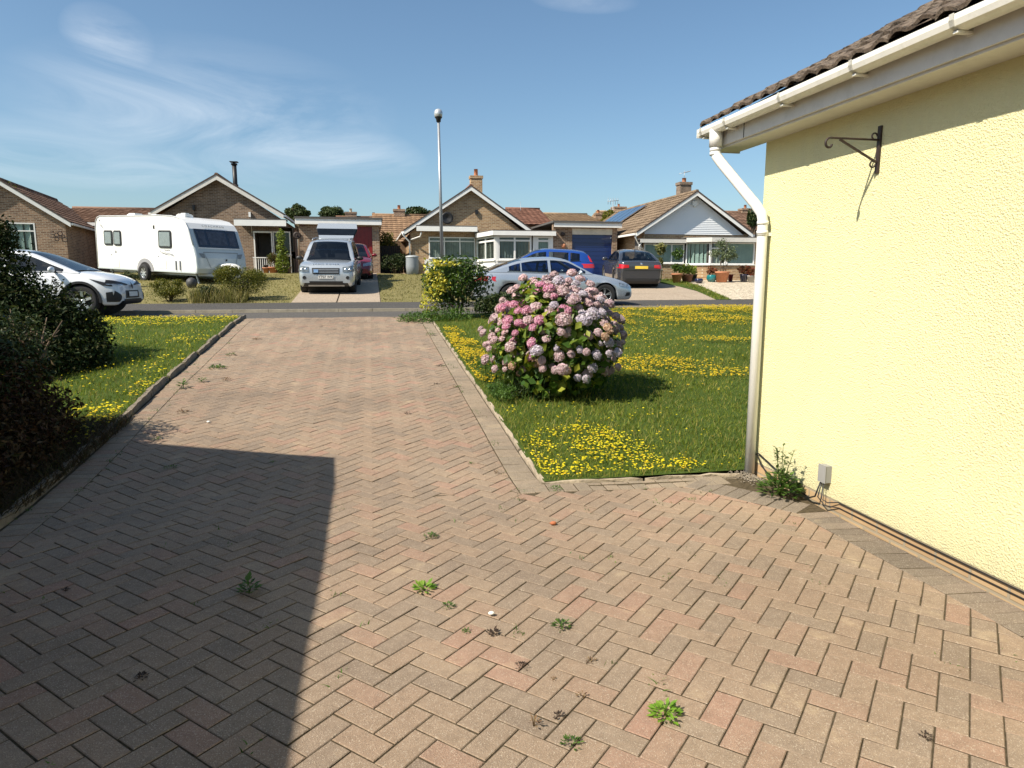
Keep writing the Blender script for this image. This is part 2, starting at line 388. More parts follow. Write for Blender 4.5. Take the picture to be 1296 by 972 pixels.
def paver(poly, colr):
    if len(poly) < 3 or parea(poly) < .0012: return
    o = len(PV); n = len(poly); h = rb.choice((1, 1, 1, 1.8)) * rb.uniform(-.0012, .0012); tx, ty = rb.uniform(-.012, .012), rb.uniform(-.012, .012)
    cxm = sum(p[0] for p in poly) / n; cym = sum(p[1] for p in poly) / n
    g = rb.uniform(.0018, .0036); a = inset(poly, g); b = inset(poly, g + .003)
    for ring, dz in ((a, -.03), (a, -.003), (b, 0)):
        for x, y in ring: PV.append((x, y, T(x, y) + WOB(x, y) + dz + h + (x - cxm) * tx + (y - cym) * ty))
    for r in (0, 1):
        for i in range(n): PF.append((o + r * n + i, o + r * n + (i + 1) % n, o + (r + 1) * n + (i + 1) % n, o + (r + 1) * n + i)); PM.append(colr if r else 3)
    PF.append(tuple(o + 2 * n + i for i in range(n))); PM.append(colr)
BW = .1005; c45 = math.sqrt(.5)
for i in range(-260, 260):
    for j in range(-260, 260):
        c = (i - j) % 4
        if c == 0: u0, v0, u1, v1 = i, j, i + 2, j + 1
        elif c == 3: u0, v0, u1, v1 = i, j, i + 1, j + 2
        else: continue
        um, vm = (u0 + u1) * BW / 2, (v0 + v1) * BW / 2; x, y = (um - vm) * c45 + .03, (um + vm) * c45
        if not (-3.2 < x < 3.3 and -3.5 < y < 16.3): continue
        P = [((u - v) * BW * c45 + .03, (u + v) * BW * c45) for u, v in ((u0, v0), (u1, v0), (u1, v1), (u0, v1))]
        le = left_edge(y)
        if x < le - .2: continue
        P = clip(P, -1, -(left_edge(y - .5) - left_edge(y + .5)), -(left_edge(y) + .2) - (left_edge(y - .5) - left_edge(y + .5)) * y)
        if y > 4.69:
            if x > RX + .1: continue
            P = clip(P, 1, 0, RX - .205)
        elif y > 4.55 and x > RX - .1: P = clip(P, 0, 1, 4.69 - .045 * (x - 1.2))
        if y <= 4.9:
            # border row follows the house: straight, bending away near the corner
            P = clip(P, 1, 0, 2.73 if y < 3.9 else 9); P = clip(P, .832, .555, 2.73 * .832 + 3.93 * .555)
        P = clip(P, 0, 1, 16.02)
        if len(P) >= 3: paver(P, 0)
y = 4.9
def row(p0, dx, dy, L, wid, colr, depthvec):    # one row of soldier blocks
    n = int(L / .1015)
    for i in range(n):
        a = (p0[0] + dx * i * L / n, p0[1] + dy * i * L / n); b = (p0[0] + dx * (i + 1) * L / n, p0[1] + dy * (i + 1) * L / n)
        paver([a, b, (b[0] + depthvec[0], b[1] + depthvec[1]), (a[0] + depthvec[0], a[1] + depthvec[1])], colr)
row((RX - .2, 4.7), 0, 1, 11.3, .2, 1, (.2, 0))
row((RX - .2, 4.69), 1, -.045, 1.62, .2, 1, (.009, .2))
for i in range(118):
    y0 = -3 + i * .161; y1 = y0 + .158
    if y1 > 16: break
for i in range(int(19 / .1015)):
    y0 = -3 + i * .1015; y1 = y0 + .1015; a, b = left_edge(y0), left_edge(y1); paver([(a, y0), (a + .2, y0), (b + .2, y1), (b, y1)], 0 if i % 5 else 1)
row((2.73, -3), 0, 1, 6.93, .25, 2, (.225, -.02))
row((2.73, 3.93), -.555, .832, .85, .25, 2, (.2, .135))
def pavmat(name, cols, seedoff):
    a = N(name); r = a.n('ShaderNodeNewGeometry').outputs['Random Per Island']; co = a.coord()
    big = a.noise(1.1, 3, .5); f = a.math('ADD', a.math('MULTIPLY', r, .8), a.math('MULTIPLY', big, .55)); f = a.math('SUBTRACT', f, .18)
    c = a.ramp(f, cols)
    st = a.noise(.55, 5, .6); c = a.mix(1.0, c, a.ramp(st, [(.3, (.8, .78, .76)), (.7, (1.15, 1.15, 1.12))]), 'MULTIPLY'); c = a.mix(1.0, c, a.ramp(a.noise(19, 6, .7), [(.3, (.84, .83, .82)), (.7, (1.1, 1.1, 1.1))]), 'MULTIPLY')
    v = a.n('ShaderNodeTexVoronoi'); v.inputs['Scale'].default_value = 300; a.l(co, v.inputs['Vector']); g = a.n('ShaderNodeSeparateXYZ'); a.l(v.outputs['Color'], g.inputs[0])
    c = a.mix(a.ramp(g.outputs[0], [(.0, (.4, .4, .4)), (.22, (0, 0, 0))]), c, (.1, .08, .065)); c = a.mix(a.ramp(g.outputs[1], [(.84, (0, 0, 0)), (1, (.5, .5, .5))]), c, (.55, .48, .38))
    dk = a.noise(.8, 6, .75); c = a.mix(a.ramp(dk, [(.56, (0, 0, 0)), (.72, (.4, .4, .4))]), c, (.13, .1, .08)); sand = a.noise(2.2, 6, .7); c = a.mix(a.ramp(sand, [(.6, (0, 0, 0)), (.74, (.55, .55, .55))]), c, (.46, .36, .23))
    a.set(Base_Color=c, Roughness=.92, Specular_IOR_Level=.25); a.bump(a.math('ADD', a.noise(160, 3), v.outputs['Distance']), .55, .004); return a.m
M_pv = pavmat('red_buff_paving_block', [(.0, (.22, .172, .13)), (.22, (.255, .198, .148)), (.45, (.28, .212, .153)), (.75, (.29, .212, .152)), (.9, (.305, .2, .147)), (1.0, (.325, .185, .138))], 0)
M_pg = pavmat('grey_paving_block', [(.0, (.24, .2, .15)), (.6, (.28, .225, .165)), (1.0, (.31, .245, .18))], 1)
M_pd = pavmat('dark_grey_paving_block', [(.0, (.15, .125, .1)), (.6, (.2, .165, .13)), (1.0, (.25, .2, .155))], 2)
pm = MB(); pm.v = PV; pm.f = PF; pm.mi = PM; pm.sm = [False] * len(PF)
pm.build('driveway_paving', [M_pv, M_pg, M_pd, M_sand], kind='structure')
poly_sheet('paving_bed', lambda y: left_edge(y) - .02, lambda y: 2.96 if y < 4.75 else RX, -3, 16.02, -.005, M_sand, n=220, nx=60, zfun=lambda x, y: np.array([WOB(a_, b_) for a_, b_ in zip(x, y)]))

# ---- edging stones
def frange(a, b, s):
    while a < b: yield a; a += s
ORD = ['first', 'second', 'third', 'fourth', 'fifth', 'sixth', 'seventh', 'eighth', 'ninth', 'tenth', 'eleventh', 'twelfth', 'thirteenth', 'fourteenth', 'fifteenth', 'sixteenth', 'seventeenth', 'eighteenth', 'nineteenth', 'twentieth']
def rough_bar(L, w_, h, rng):
    b = MB(); n = 9; secs = []
    for i in range(n + 1):
        t = -L / 2 + L * i / n; q = []
        for (a, c) in ((-1, 0), (-1, .8), (-.8, 1), (.8, 1), (1, .8), (1, 0)):
            q.append((a * w_ / 2 + rng.uniform(-.006, .006), t, h * c + rng.uniform(-.007, .007) - (.02 * rng.random() if i in (0, n) and c else 0)))
        secs += q
    fs = [(i * 6 + k, i * 6 + (k + 1) % 6, (i + 1) * 6 + (k + 1) % 6, (i + 1) * 6 + k) for i in range(n) for k in range(6)]
    fs += [tuple(range(5, -1, -1)), tuple(n * 6 + k for k in range(6))]
    b.add(secs, fs); return b
rg = random.Random(11); M_edge = mat('weathered_edging', (.2, .165, .12), .95, var=.3, vs=12, bump=.8, bs=40, dirt=((.1, .09, .05), .7))
yy = 16.3; idx = 0
while yy > 3.2 and idx < 16:
    L = .88; y0 = yy - L; xm = (left_edge(yy) + left_edge(y0)) / 2 - .045
    o = rough_bar(L - rg.uniform(.015, .05), .05, .17, rg).build('edging_stone', M_edge, loc=(xm, (yy + y0) / 2, T(xm, (yy + y0) / 2) - .105),
        label=f'weathered edging stone of the left lawn, {ORD[idx]} one counted from the road', cat='edging stone', group='edging stones along the left lawn')
    o.rotation_euler = (math.atan2(T(xm, yy) - T(xm, y0), L) + rg.uniform(-.012, .012), rg.uniform(-.15, .1), math.atan2(left_edge(y0) - left_edge(yy), L) + rg.uniform(-.015, .015)); yy = y0; idx += 1
yy = 4.9; idx = 0
while yy < 15.6:
    L = .9; y1 = yy + L
    o = rough_bar(L - .02, .03, .12, rg).build('edging_stone', mat('buried_edging', (.34, .28, .2), .95, var=.25, vs=14, bump=.8, bs=40), loc=(RX + .035, (yy + y1) / 2, T(RX, (yy + y1) / 2) - .108),
        label=f'buried edging strip of the right lawn beside the drive, {ORD[idx]} from the near corner', cat='edging stone', group='edging strips along the right lawn')
    o.rotation_euler = (math.atan2(T(0, y1) - T(0, yy), L), rg.uniform(-.05, .08), rg.uniform(-.01, .01)); yy = y1; idx += 1
for i in range(2):
    o = rough_bar(.8, .03, .12, rg).build('edging_stone', MATS['buried_edging'], loc=(1.62 + i * .83, 4.895 - i * .035, -.11),
        label=('edging strip at the near end of the right lawn, the piece by its corner', 'edging strip at the near end of the right lawn, nearer the yellow wall')[i], cat='edging stone', group='edging strips along the right lawn')
    o.rotation_euler = (0, 0, R(87))

# ---- lawns: soil sheets
def lawnR_z(x, y): return lawn_bump(x, y) + .01
poly_sheet('lawn_soil', lambda y: RX + .03, lambda y: 14.0, 4.92, 16.3, .0, M_turf, n=30, nx=40, zfun=lawnR_z)
poly_sheet('lawn_soil', lambda y: -14.0, lambda y: left_edge(y) - .04, 4.0, 16.3, .03, M_turf, n=30, nx=20)
poly_sheet('flower_bed', lambda y: -14.0, lambda y: left_edge(y) - .04, -3, 4.0, .03, M_soil, n=10, nx=10)
far_l = poly_sheet('dry_lawn_ground', lambda y: -20.0, lambda y: -2.5, ROAD_F, 37.4, .0, M_turfdry, n=24, nx=20)
poly_sheet('dry_lawn_ground', lambda y: .28, lambda y: 5.2, ROAD_F, 37.0, .0, M_turfdry, n=24, nx=10)
M_slab = soilmat('drive_concrete', (.36, .29, .22), (.46, .38, .29), 1.5)
def slabs(name, xsl, y0, y1, m_, ny):
    b = MB(); ysl = np.linspace(y0, y1, ny + 1)
    for i in range(len(xsl) - 1):
        for j in range(ny):
            a0, a1, b0, b1 = xsl[i] + .02, xsl[i + 1] - .02, ysl[j] + .015, ysl[j + 1] - .015
            q = [(a0, b0), (a1, b0), (a1, b1), (a0, b1)]; b.prism([(x, y, T(x, y) - .05) for x, y in q], (0, 0, .075))
    b.build(name, m_, kind='structure')
slabs('neighbour_driveway', [-2.5, -1.1, .28], ROAD_F + .02, 34.9, M_slab, 5)
slabs('neighbour_driveway', [5.2, 6.7, 8.2, 9.7, 11.2, 12.4], ROAD_F + .02, 32.6, M_slab, 5)
def verge_x(y): return float(np.interp(y, [22.5, 31], [12.0, 13.7]))
poly_sheet('verge_ground', lambda y: min(verge_x(y) - .1, 12.4), lambda y: verge_x(y) + .5, ROAD_F, 32, .03, M_turf, n=12, nx=4)
a = N('pale_gravel'); v = a.n('ShaderNodeTexVoronoi'); v.inputs['Scale'].default_value = 16; a.l(a.coord(), v.inputs['Vector']); g = a.n('ShaderNodeSeparateXYZ'); a.l(v.outputs['Color'], g.inputs[0])
a.set(Base_Color=a.ramp(g.outputs[0], [(0, (.25, .2, .14)), (.3, (.45, .38, .27)), (1, (.68, .6, .46))]), Roughness=.95); a.bump(v.outputs['Distance'], 1.0, .04); M_gravel = a.m
poly_sheet('gravel_garden', lambda y: verge_x(y) + .5, lambda y: 26, ROAD_F, 32.5, .03, M_gravel, n=20, nx=20)

# ================================================================== vegetation generators
def leaf_cloud(name, blobs, n, size, m_, seed, parent=None, loc=None, flat=.5, shell=.55, aspect=.5, droop=.1, zmin=None, **k):
    """Leaves as folded quads spread in the outer part of lumpy blobs; blobs: (x,y,z,rx,ry,rz)"""
    g = np.random.default_rng(seed); B = np.array(blobs, float); w_ = (B[:, 3] * B[:, 4] + B[:, 3] * B[:, 5] + B[:, 4] * B[:, 5]); w_ = w_ / w_.sum()
    pick = g.choice(len(B), n, p=w_); d = g.normal(size=(n, 3)); d /= np.linalg.norm(d, axis=1)[:, None]
    rr = (1 - shell * g.random(n) ** 1.8) * (1 + .13 * g.normal(size=n) * .8)
    c = B[pick, :3] + d * B[pick, 3:] * rr[:, None]
    nrm = d * flat + g.normal(size=(n, 3)) * .55 + np.array([0, 0, .35]); nrm /= np.linalg.norm(nrm, axis=1)[:, None]
    t = np.cross(nrm, g.normal(size=(n, 3))); t[:, 2] -= droop; t /= np.linalg.norm(t, axis=1)[:, None]; b = np.cross(nrm, t)
    s = size * (.6 + .8 * g.random(n))[:, None]
    if zmin is not None:
        keep = c[:, 2] > zmin; c, t, b, nrm, s = c[keep], t[keep], b[keep], nrm[keep], s[keep]; n = len(c)
    p0 = c - t * s * .5; p2 = c + t * s * .5 - nrm * s * .1; p1 = c + b * s * aspect * .5 + nrm * s * .06; p3 = c - b * s * aspect * .5 + nrm * s * .06
    V = np.stack([p0, p1, p2, p3], 1).reshape(-1, 3); i = np.arange(n)[:, None] * 4
    F = np.concatenate([i + [0, 1, 2], i + [0, 2, 3]], 1).reshape(-1, 3)
    return raw_mesh(name, V, F, m_, parent=parent, **({'loc': loc} if loc is not None else {}), **k)
def branches(name, parent, n, H, spread, rad, m_, seed, base=.05, n_sub=3):
    r = random.Random(seed); b = MB()
    for i in range(n):
        a = r.uniform(0, 6.28); q = r.uniform(.2, 1) * spread; top = Vector((math.cos(a) * q, math.sin(a) * q, H * r.uniform(.65, 1))); p0 = Vector((math.cos(a) * base, math.sin(a) * base, -.05))
        pts = [p0 + (top - p0) * t + Vector((r.uniform(-1, 1), r.uniform(-1, 1), 0)) * .04 * H * (t > 0) for t in (0, .3, .6, 1)]
        b.tube(pts, [rad, rad * .8, rad * .5, rad * .2], 5)
        for k in range(n_sub):
            p = pts[r.choice((1, 2))]; e = p + Vector((r.uniform(-1, 1), r.uniform(-1, 1), r.uniform(.2, 1))) * spread * .45; b.tube([p, (p + e) / 2 + Vector((0, 0, .02)), e], [rad * .45, rad * .3, rad * .12], 4)
    return b.build(name, m_, parent)
def lumps(rx, ry, rz, n, seed, k=.5, zc=None):
    r = random.Random(seed); zc = rz if zc is None else zc; out = [(0, 0, zc, rx * .78, ry * .78, rz * .8)]
    for i in range(n):
        a = r.uniform(0, 6.28); e = r.uniform(-.35, 1.0); ce = math.sqrt(max(0, 1 - e * e)); s = r.uniform(.25, .45) * k * 2
        out.append((rx * (1 - s * .8) * ce * math.cos(a), ry * (1 - s * .8) * ce * math.sin(a), zc + rz * (1 - s * .8) * e, rx * s, ry * s, rz * s))
    return out
def grass_mesh(name, pts, h, w_, m_, seed, zoff=0.0, zf=None, lean=.5, **k):
    g = np.random.default_rng(seed); n = len(pts); z = Tn(pts[:, 0], pts[:, 1]) + zoff
    if zf is not None: z = z + zf(pts[:, 0], pts[:, 1])
    c = np.stack([pts[:, 0], pts[:, 1], z - .01], 1); a = g.random(n) * 6.283; d = np.stack([np.cos(a), np.sin(a), np.zeros(n)], 1)
    H = (h * (.45 + .9 * g.random(n)))[:, None] if np.isscalar(h) else (h * (.5 + .8 * g.random(n)))[:, None]
    W = w_ * (.7 + .6 * g.random(n)); W = W[:, None]; ln = g.normal(size=(n, 2)) * lean
    tip = c + np.concatenate([ln * H, H], 1); mid = (c + tip) / 2 + np.concatenate([-ln * H * .15, H * .08], 1)
    V = np.stack([c - d * W / 2, c + d * W / 2, mid + d * W * .4, mid - d * W * .4, tip], 1).reshape(-1, 3); i = np.arange(n)[:, None] * 5
    F = np.concatenate([i + [0, 1, 2], i + [0, 2, 3], i + [3, 2, 4]], 1).reshape(-1, 3)
    return raw_mesh(name, V, F, m_, **k)
def scatter(n, x0, x1, y0, y1, seed, keep=None, dens=None):
    g = np.random.default_rng(seed); P = np.stack([g.uniform(x0, x1, n), g.uniform(y0, y1, n)], 1)
    if dens is not None: P = P[g.random(n) < dens(P[:, 0], P[:, 1])]
    if keep is not None: P = P[keep(P[:, 0], P[:, 1])]
    return P
def fbm(x, y, seed, f=1.0):
    r = np.random.default_rng(seed); v = 0; amp = 1; tot = 0
    for o in range(5):
        a, b, p, q = r.uniform(-1, 1, 4); L = math.hypot(a, b) + .01; v = v + amp * np.sin((x * a + y * b) / L * f * 2 ** o + 6 * p + 1.3 * np.sin((x * b - y * a) / L * f * 2 ** o * .7 + q * 6)); tot += amp; amp *= .7
    return v / tot * .5 + .5

# ================================================================== lawns and flowers
M_grass = leaf('lawn_grass_blades', [(.09, .155, .016), (.16, .22, .024), (.25, .28, .04), (.42, .36, .12)], .6, .5)
M_grassdry = leaf('dry_grass_blades', [(.12, .14, .03), (.24, .22, .08), (.36, .3, .14)], .7, .3)
M_yel = leaf('yellow_trefoil', [(.4, .4, .02), (.72, .6, .01), (.85, .72, .03), (.7, .45, .01)], .6, .25)
M_yelo = leaf('golden_trefoil', [(.3, .3, .02), (.6, .42, .01), (.75, .55, .02), (.45, .28, .02)], .6, .25)
def near_dens(x, y): return np.clip(5.0 / np.hypot(x, y), 0, 1) ** 1.1
def patchy(x, y, s): return np.clip(fbm(x, y, s, 2.2) * 1.5 - .15, 0.25, 1)
def lawn_w(x, y): return .6 + .4 * patchy(x, y, 3)
P = scatter(270000, RX + .05, 10.5, 4.93, 16.2, 1, keep=lambda x, y: (x < .72 * y - .1), dens=lambda x, y: near_dens(x, y) * lawn_w(x, y))
hh = .035 + .045 * fbm(P[:, 0], P[:, 1], 8, 1.5)
grass_mesh('lawn_grass', P, hh, .0065, M_grass, 2, zf=lawnR_z, kind='stuff')
P = scatter(90000, -8.0, -2.35, 5.3, 16.2, 4, keep=lambda x, y: (x < np.interp(y, [4.6, 8.5, 16.4], [-2.36, -2.53, -2.8])), dens=near_dens)
grass_mesh('lawn_grass', P, .06, .008, M_grass, 5, zoff=.03, kind='stuff')
def ell(x, y, cx, cy, rx, ry, a=0):
    c, s = math.cos(a), math.sin(a); u = ((x - cx) * c + (y - cy) * s) / rx; v = (-(x - cx) * s + (y - cy) * c) / ry
    return np.clip((1.3 - (u * u + v * v) - .35 * (fbm(x, y, 77, 7) - .5)) * 1.3, 0, 1) ** 1.5
def flowers(name, P, z0, m_, seed, size, zf=None):
    g = np.random.default_rng(seed); n = len(P); z = Tn(P[:, 0], P[:, 1]) + z0 + .03 * g.random(n)
    if zf is not None: z = z + zf(P[:, 0], P[:, 1])
    c = np.stack([P[:, 0], P[:, 1], z], 1); s = (size * (.6 + .8 * g.random(n)))[:, None]; V = [c + np.stack([g.normal(size=n) * .2, g.normal(size=n) * .2, np.full(n, .55)], 1) * s]
    a0 = g.random(n) * 6.28
    for k in range(5):
        a = a0 + k * 1.2566; V.append(c + np.stack([np.cos(a), np.sin(a), -.1 + .5 * g.random(n)], 1) * s * (.6 + .5 * g.random(n))[:, None])
    V = np.stack(V, 1).reshape(-1, 3); i = np.arange(n)[:, None] * 6
    F = np.concatenate([i + [0, 1 + k, 1 + (k + 1) % 5] for k in range(5)], 1).reshape(-1, 3)
    return raw_mesh(name, V, F, m_, kind='stuff')
def dR1(x, y): return np.maximum(ell(x, y, 1.75, 5.45, .62, .95, -.25), ell(x, y, 2.2, 5.0, .45, .35)) * (.15 + .85 * np.clip((fbm(x, y, 21, 6) - .3) * 5, 0, 1))
P = scatter(17000, RX + .05, 3.2, 4.95, 7.2, 31, dens=lambda x, y: np.maximum(dR1(x, y) * .3, .008))
flowers('yellow_flowers', P, .035, M_yel, 32, .0115)
def dR2(x, y):
    b = np.maximum.reduce([ell(x, y, 3.9, 9.2, .95, .55, -.2), ell(x, y, 5.0, 8.35, 1.2, .33, -.2), ell(x, y, 3.3, 8.6, .45, .35, 0), ell(x, y, 6.6, 13.9, 3.6, 1.6, .05) * (fbm(x, y, 24, 3) > .4), ell(x, y, 9.5, 15.3, 3, 1.2, 0), ell(x, y, 5.8, 10.9, .8, .25, -.15), ell(x, y, 4.3, 12.2, .8, 1.6, 0) * .35])
    return b * (.2 + .8 * (fbm(x, y, 22, 5) > .33))
P = scatter(120000, 2.2, 11, 7.4, 16.1, 33, keep=lambda x, y: x < .72 * y, dens=lambda x, y: np.maximum(dR2(x, y) * (.16 + .34 * fbm(x, y, 91, 9)), .012))
flowers('yellow_flowers', P, .05, M_yelo, 34, .0165, lawnR_z)
P = scatter(5000, RX + .04, 1.75, 8.2, 14, 35, dens=lambda x, y: ell(x, y, 1.42, 10.6, .28, 2.6, 0) * .6 * (fbm(x, y, 25, 5) > .35))
flowers('yellow_flowers', P, .06, M_yelo, 36, .016, lawnR_z)
def dL(x, y): return np.maximum.reduce([ell(x, y, -2.72, 7.0, .42, .75, 0) * 1.6, ell(x, y, -2.6, 8.5, .2, .55, 0), ell(x, y, -4.0, 14.9, 1.8, 1.0, 0) * .6, ell(x, y, -3.0, 12.3, .5, .4, 0) * .5, ell(x, y, -2.75, 10.2, .25, 1.0) * .25]) * (.2 + .8 * (fbm(x, y, 26, 5) > .35))
P = scatter(60000, -7, -2.4, 5.9, 16.1, 37, keep=lambda x, y: (x < np.interp(y, [4.6, 8.5, 16.4], [-2.36, -2.53, -2.8])), dens=lambda x, y: np.maximum(dL(x, y) * .34, .012))
flowers('yellow_flowers', P, .075, M_yel, 38, .015)
# opposite lawns
P = scatter(26000, -14, 5.1, ROAD_F, 34, 41, keep=lambda x, y: (x < -2.55) | (x > .3), dens=lambda x, y: .45 + .55 * patchy(x, y, 43)); grass_mesh('dry_lawn_grass', P, .06, .022, M_grassdry, 42, kind='stuff')
P = scatter(6000, 11.8, 14.5, ROAD_F, 31, 44, keep=lambda x, y: (x > np.interp(y, [22.5, 31], [12.0, 13.7]) - .12) & (x < np.interp(y, [22.5, 31], [12.0, 13.7]) + .5)); grass_mesh('verge_grass', P, .08, .02, M_grass, 45, zoff=.03, kind='stuff')

# ================================================================== yellow rendered house (right)
WX, WY = 2.985, 4.97
yh = thing('rendered_house', 'pale yellow roughcast house wall with white gutter and dark tiled eave beside the drive', 'house', (WX, WY, 0))
def yb(b, name, m_, parent=yh): # meshes given in world coords
    inv = Vector((WX, WY, 0)); b.v = [(v[0] - inv.x, v[1] - inv.y, v[2]) for v in b.v]; return b.build(name, m_, parent)
a = N('yellow_roughcast'); co = a.coord(); v = a.n('ShaderNodeTexVoronoi'); v.inputs['Scale'].default_value = 105; a.l(co, v.inputs['Vector']); n1_ = a.noise(95, 5, .7); n2_ = a.noise(1.2, 5, .6)
c = a.mix(n2_, (.7, .665, .37), (.77, .735, .44)); c = a.mix(a.ramp(a.noise(75, 4, .7), [(.62, (0, 0, 0)), (.75, (.35, .35, .35))]), c, (.5, .44, .22)); 
pits = a.noise(11, 6, .75); c = a.mix(a.ramp(pits, [(.69, (0, 0, 0)), (.74, (.5, .5, .5))]), c, (.34, .3, .16))
sp_ = a.n('ShaderNodeSeparateXYZ'); a.l(co, sp_.inputs[0]); ms = a.n('ShaderNodeMapping'); ms.inputs['Scale'].default_value = (1, 5, .35); a.l(co, ms.inputs[0]); stn = a.noise(1.0, 5, .65, vec=ms.outputs[0])
c = a.mix(a.ramp(stn, [(.48, (0, 0, 0)), (.75, (.3, .3, .3))]), c, (.56, .53, .36)); lowd = a.math('MULTIPLY', a.ramp(sp_.outputs[2], [(.08, (1, 1, 1)), (.32, (0, 0, 0))]), a.noise(9, 6, .75)); c = a.mix(a.math('MULTIPLY', lowd, .8), c, (.42, .37, .24))
a.set(Base_Color=c, Roughness=.9, Specular_IOR_Level=.2); a.bump(a.math('ADD', a.math('MULTIPLY', v.outputs['Distance'], .7), n1_), .8, .01); M_render = a.m
b = MB(); b.box(WX, 11, -8, WY, .085, 2.6)
b.prism([(WX, WY - .002, 2.6), (11, WY - .002, 2.6), (7, WY - .002, 4.9)], (0, -.3, 0)); yb(b, 'wall', M_render)
b = MB(); b.box(WX + .004, 10.98, -7.99, WY - .004, -.15, .085); yb(b, 'brick_plinth', brick('orange_plinth_brick', (.4, .27, .15), (.46, .33, .19), (.33, .28, .2)))
FX = 2.77
b = MB(); b.box(FX - .012, FX + .006, -8, 5.42, 2.58, 2.77); b.box(FX + .006, FX + .24, 5.402, 5.42, 2.56, 2.80)
b.box(FX - .0145, FX - .012, 4.905, 4.912, 2.582, 2.765, 1)
yb(b, 'fascia_board', [M_fascia, M_dark])
b = MB(); b.box(FX + .006, WX, -8, 5.40, 2.565, 2.58); b.prism([(WX, 5.40, 2.565), (WX, 5.40, 2.6), (7, 5.4, 4.92), (7, 5.4, 4.885)], (0, -.43, 0)); yb(b, 'soffit', M_fascia)
# gutter: open half-round-square section swept along y
sec = [(-.054, .026), (-.056, .0), (-.046, -.026), (-.02, -.04), (.02, -.04), (.042, -.026), (.052, .0), (.052, .026), (.046, .026), (.045, .0), (.03, -.024), (-.03, -.024), (-.049, .0), (-.048, .026)]
GX, GZ = 2.705, 2.715
b = MB(); n = len(sec); ysg = [-8, 5.45]
b.add([(GX + p[0], y_, GZ + p[1]) for y_ in ysg for p in sec], [(i, i + n, (i + 1) % n + n, (i + 1) % n) for i in range(n)] + [tuple(range(n)), tuple(range(2 * n - 1, n - 1, -1))])
b.box(GX - .06, GX + .055, 5.45, 5.456, GZ - .04, GZ + .028)
gut = yb(b, 'gutter', M_whiteold)
for y_ in (5.40, 5.02, 4.30, 3.60, 2.91, 2.2, 1.3, .4):
    b = MB(); s2 = [(p[0] * 1.09, p[1] * 1.09 + .002) for p in sec[:8]]; q = [(GX + p[0], y_ - .014, GZ + p[1]) for p in s2]; q2 = [(x, y_ + .014, z) for x, _, z in q]
    b.add(q + q2, [(i, i + 1, i + 9, i + 8) for i in range(7)]); b.add(q + q2, [(i + 8, i + 9, i + 1, i) for i in range(7)])
    b.box(GX - .03, FX - .012, y_ - .014, y_ + .014, GZ - .052, GZ - .042); b.box(GX + .052, FX - .012, y_ - .02, y_ + .02, GZ - .06, GZ + .03)
    yb(b, 'gutter_bracket', M_whiteold, gut)
b = MB(); PXx, PYy = 2.925, 4.86
b.tube([(2.70, 5.23, 2.70), (2.70, 5.23, 2.57)], .05, 16); b.tube([(2.70, 5.23, 2.60), (2.70, 5.23, 2.54), (2.705, 5.22, 2.50), (2.73, 5.18, 2.44), (PXx - .035, PYy + .06, 2.10), (PXx - .007, PYy + .012, 2.03), (PXx, PYy, 1.97), (PXx, PYy, .0)], .039, 16)
dp = yb(b, 'downpipe', M_white)
for q in ((2.70, 5.23, 2.53), (2.70, 5.23, 2.56), (PXx, PYy, 1.97), (PXx, PYy, 1.9)):
    b = MB(); b.tube([(q[0], q[1], q[2]), (q[0], q[1], q[2] - .025)], .043, 16); yb(b, 'pipe_collar', M_white, dp)
b = MB(); b.box(PXx - .01, WX, PYy - .03, PYy + .03, 1.86, 1.885); b.tube([(PXx, PYy, 1.90), (PXx, PYy, 1.86)], .041, 16); yb(b, 'pipe_collar', M_white, dp)
# roof: courses of individual interlocking tiles
b = MB(); rt = random.Random(3); pt = R(27.3); ux, uz = math.cos(pt), math.sin(pt)
ex, ez = 2.66, 2.752
for r_ in range(12):
    for k in range(42):
        y1 = 5.42 - k * .30 - (.0 if r_ % 2 == 0 else .0); y0 = y1 - .298; s0 = r_ * .31; s1 = s0 + .38; dz = rt.uniform(-.006, .01); prof = [0, .016, .024, .017, .003, .0, .003, .017, .024, .016, 0]
        m_n = len(prof); top = []; bot = []
        for i, h in enumerate(prof):
            yv = y0 + (y1 - y0) * i / (m_n - 1); hh_ = h + dz
            top.append((ex + s0 * ux - uz * (hh_ + .022), yv, ez + s0 * uz + ux * (hh_ + .022))); bot.append((ex + s1 * ux - uz * (hh_), yv, ez + s1 * uz + ux * (hh_)))
        low = [(x + uz * .02, y_, z - ux * .02) for x, y_, z in top]; vs = top + bot + low
        fs = [(i, i + 1, i + 1 + m_n, i + m_n) for i in range(m_n - 1)] + [(i + 2 * m_n, i + 1 + 2 * m_n, i + 1, i) for i in range(m_n - 1)] + [(m_n - 1, 3 * m_n - 1, 2 * m_n - 1)]
        b.add(vs, fs)
b.prism([(ex + .03, 5.40, ez - .02), (ex + .03, 5.40, ez - .04), (7, 5.4, ez + 4.33 * math.tan(pt) - .05), (7, 5.4, ez + 4.33 * math.tan(pt) - .02)], (0, -13, 0))
b.prism([(7, 5.4, ez + 4.33 * math.tan(pt)), (11.3, 5.4, ez - .03), (11.3, 5.4, ez - .08), (7, 5.4, ez + 4.33 * math.tan(pt) - .05)], (0, -13, 0))
a = N('lichened_grey_roof_tile'); r = a.n('ShaderNodeNewGeometry').outputs['Random Per Island']; c = a.ramp(r, [(0, (.09, .065, .045)), (.5, (.16, .115, .08)), (1, (.22, .165, .12))])
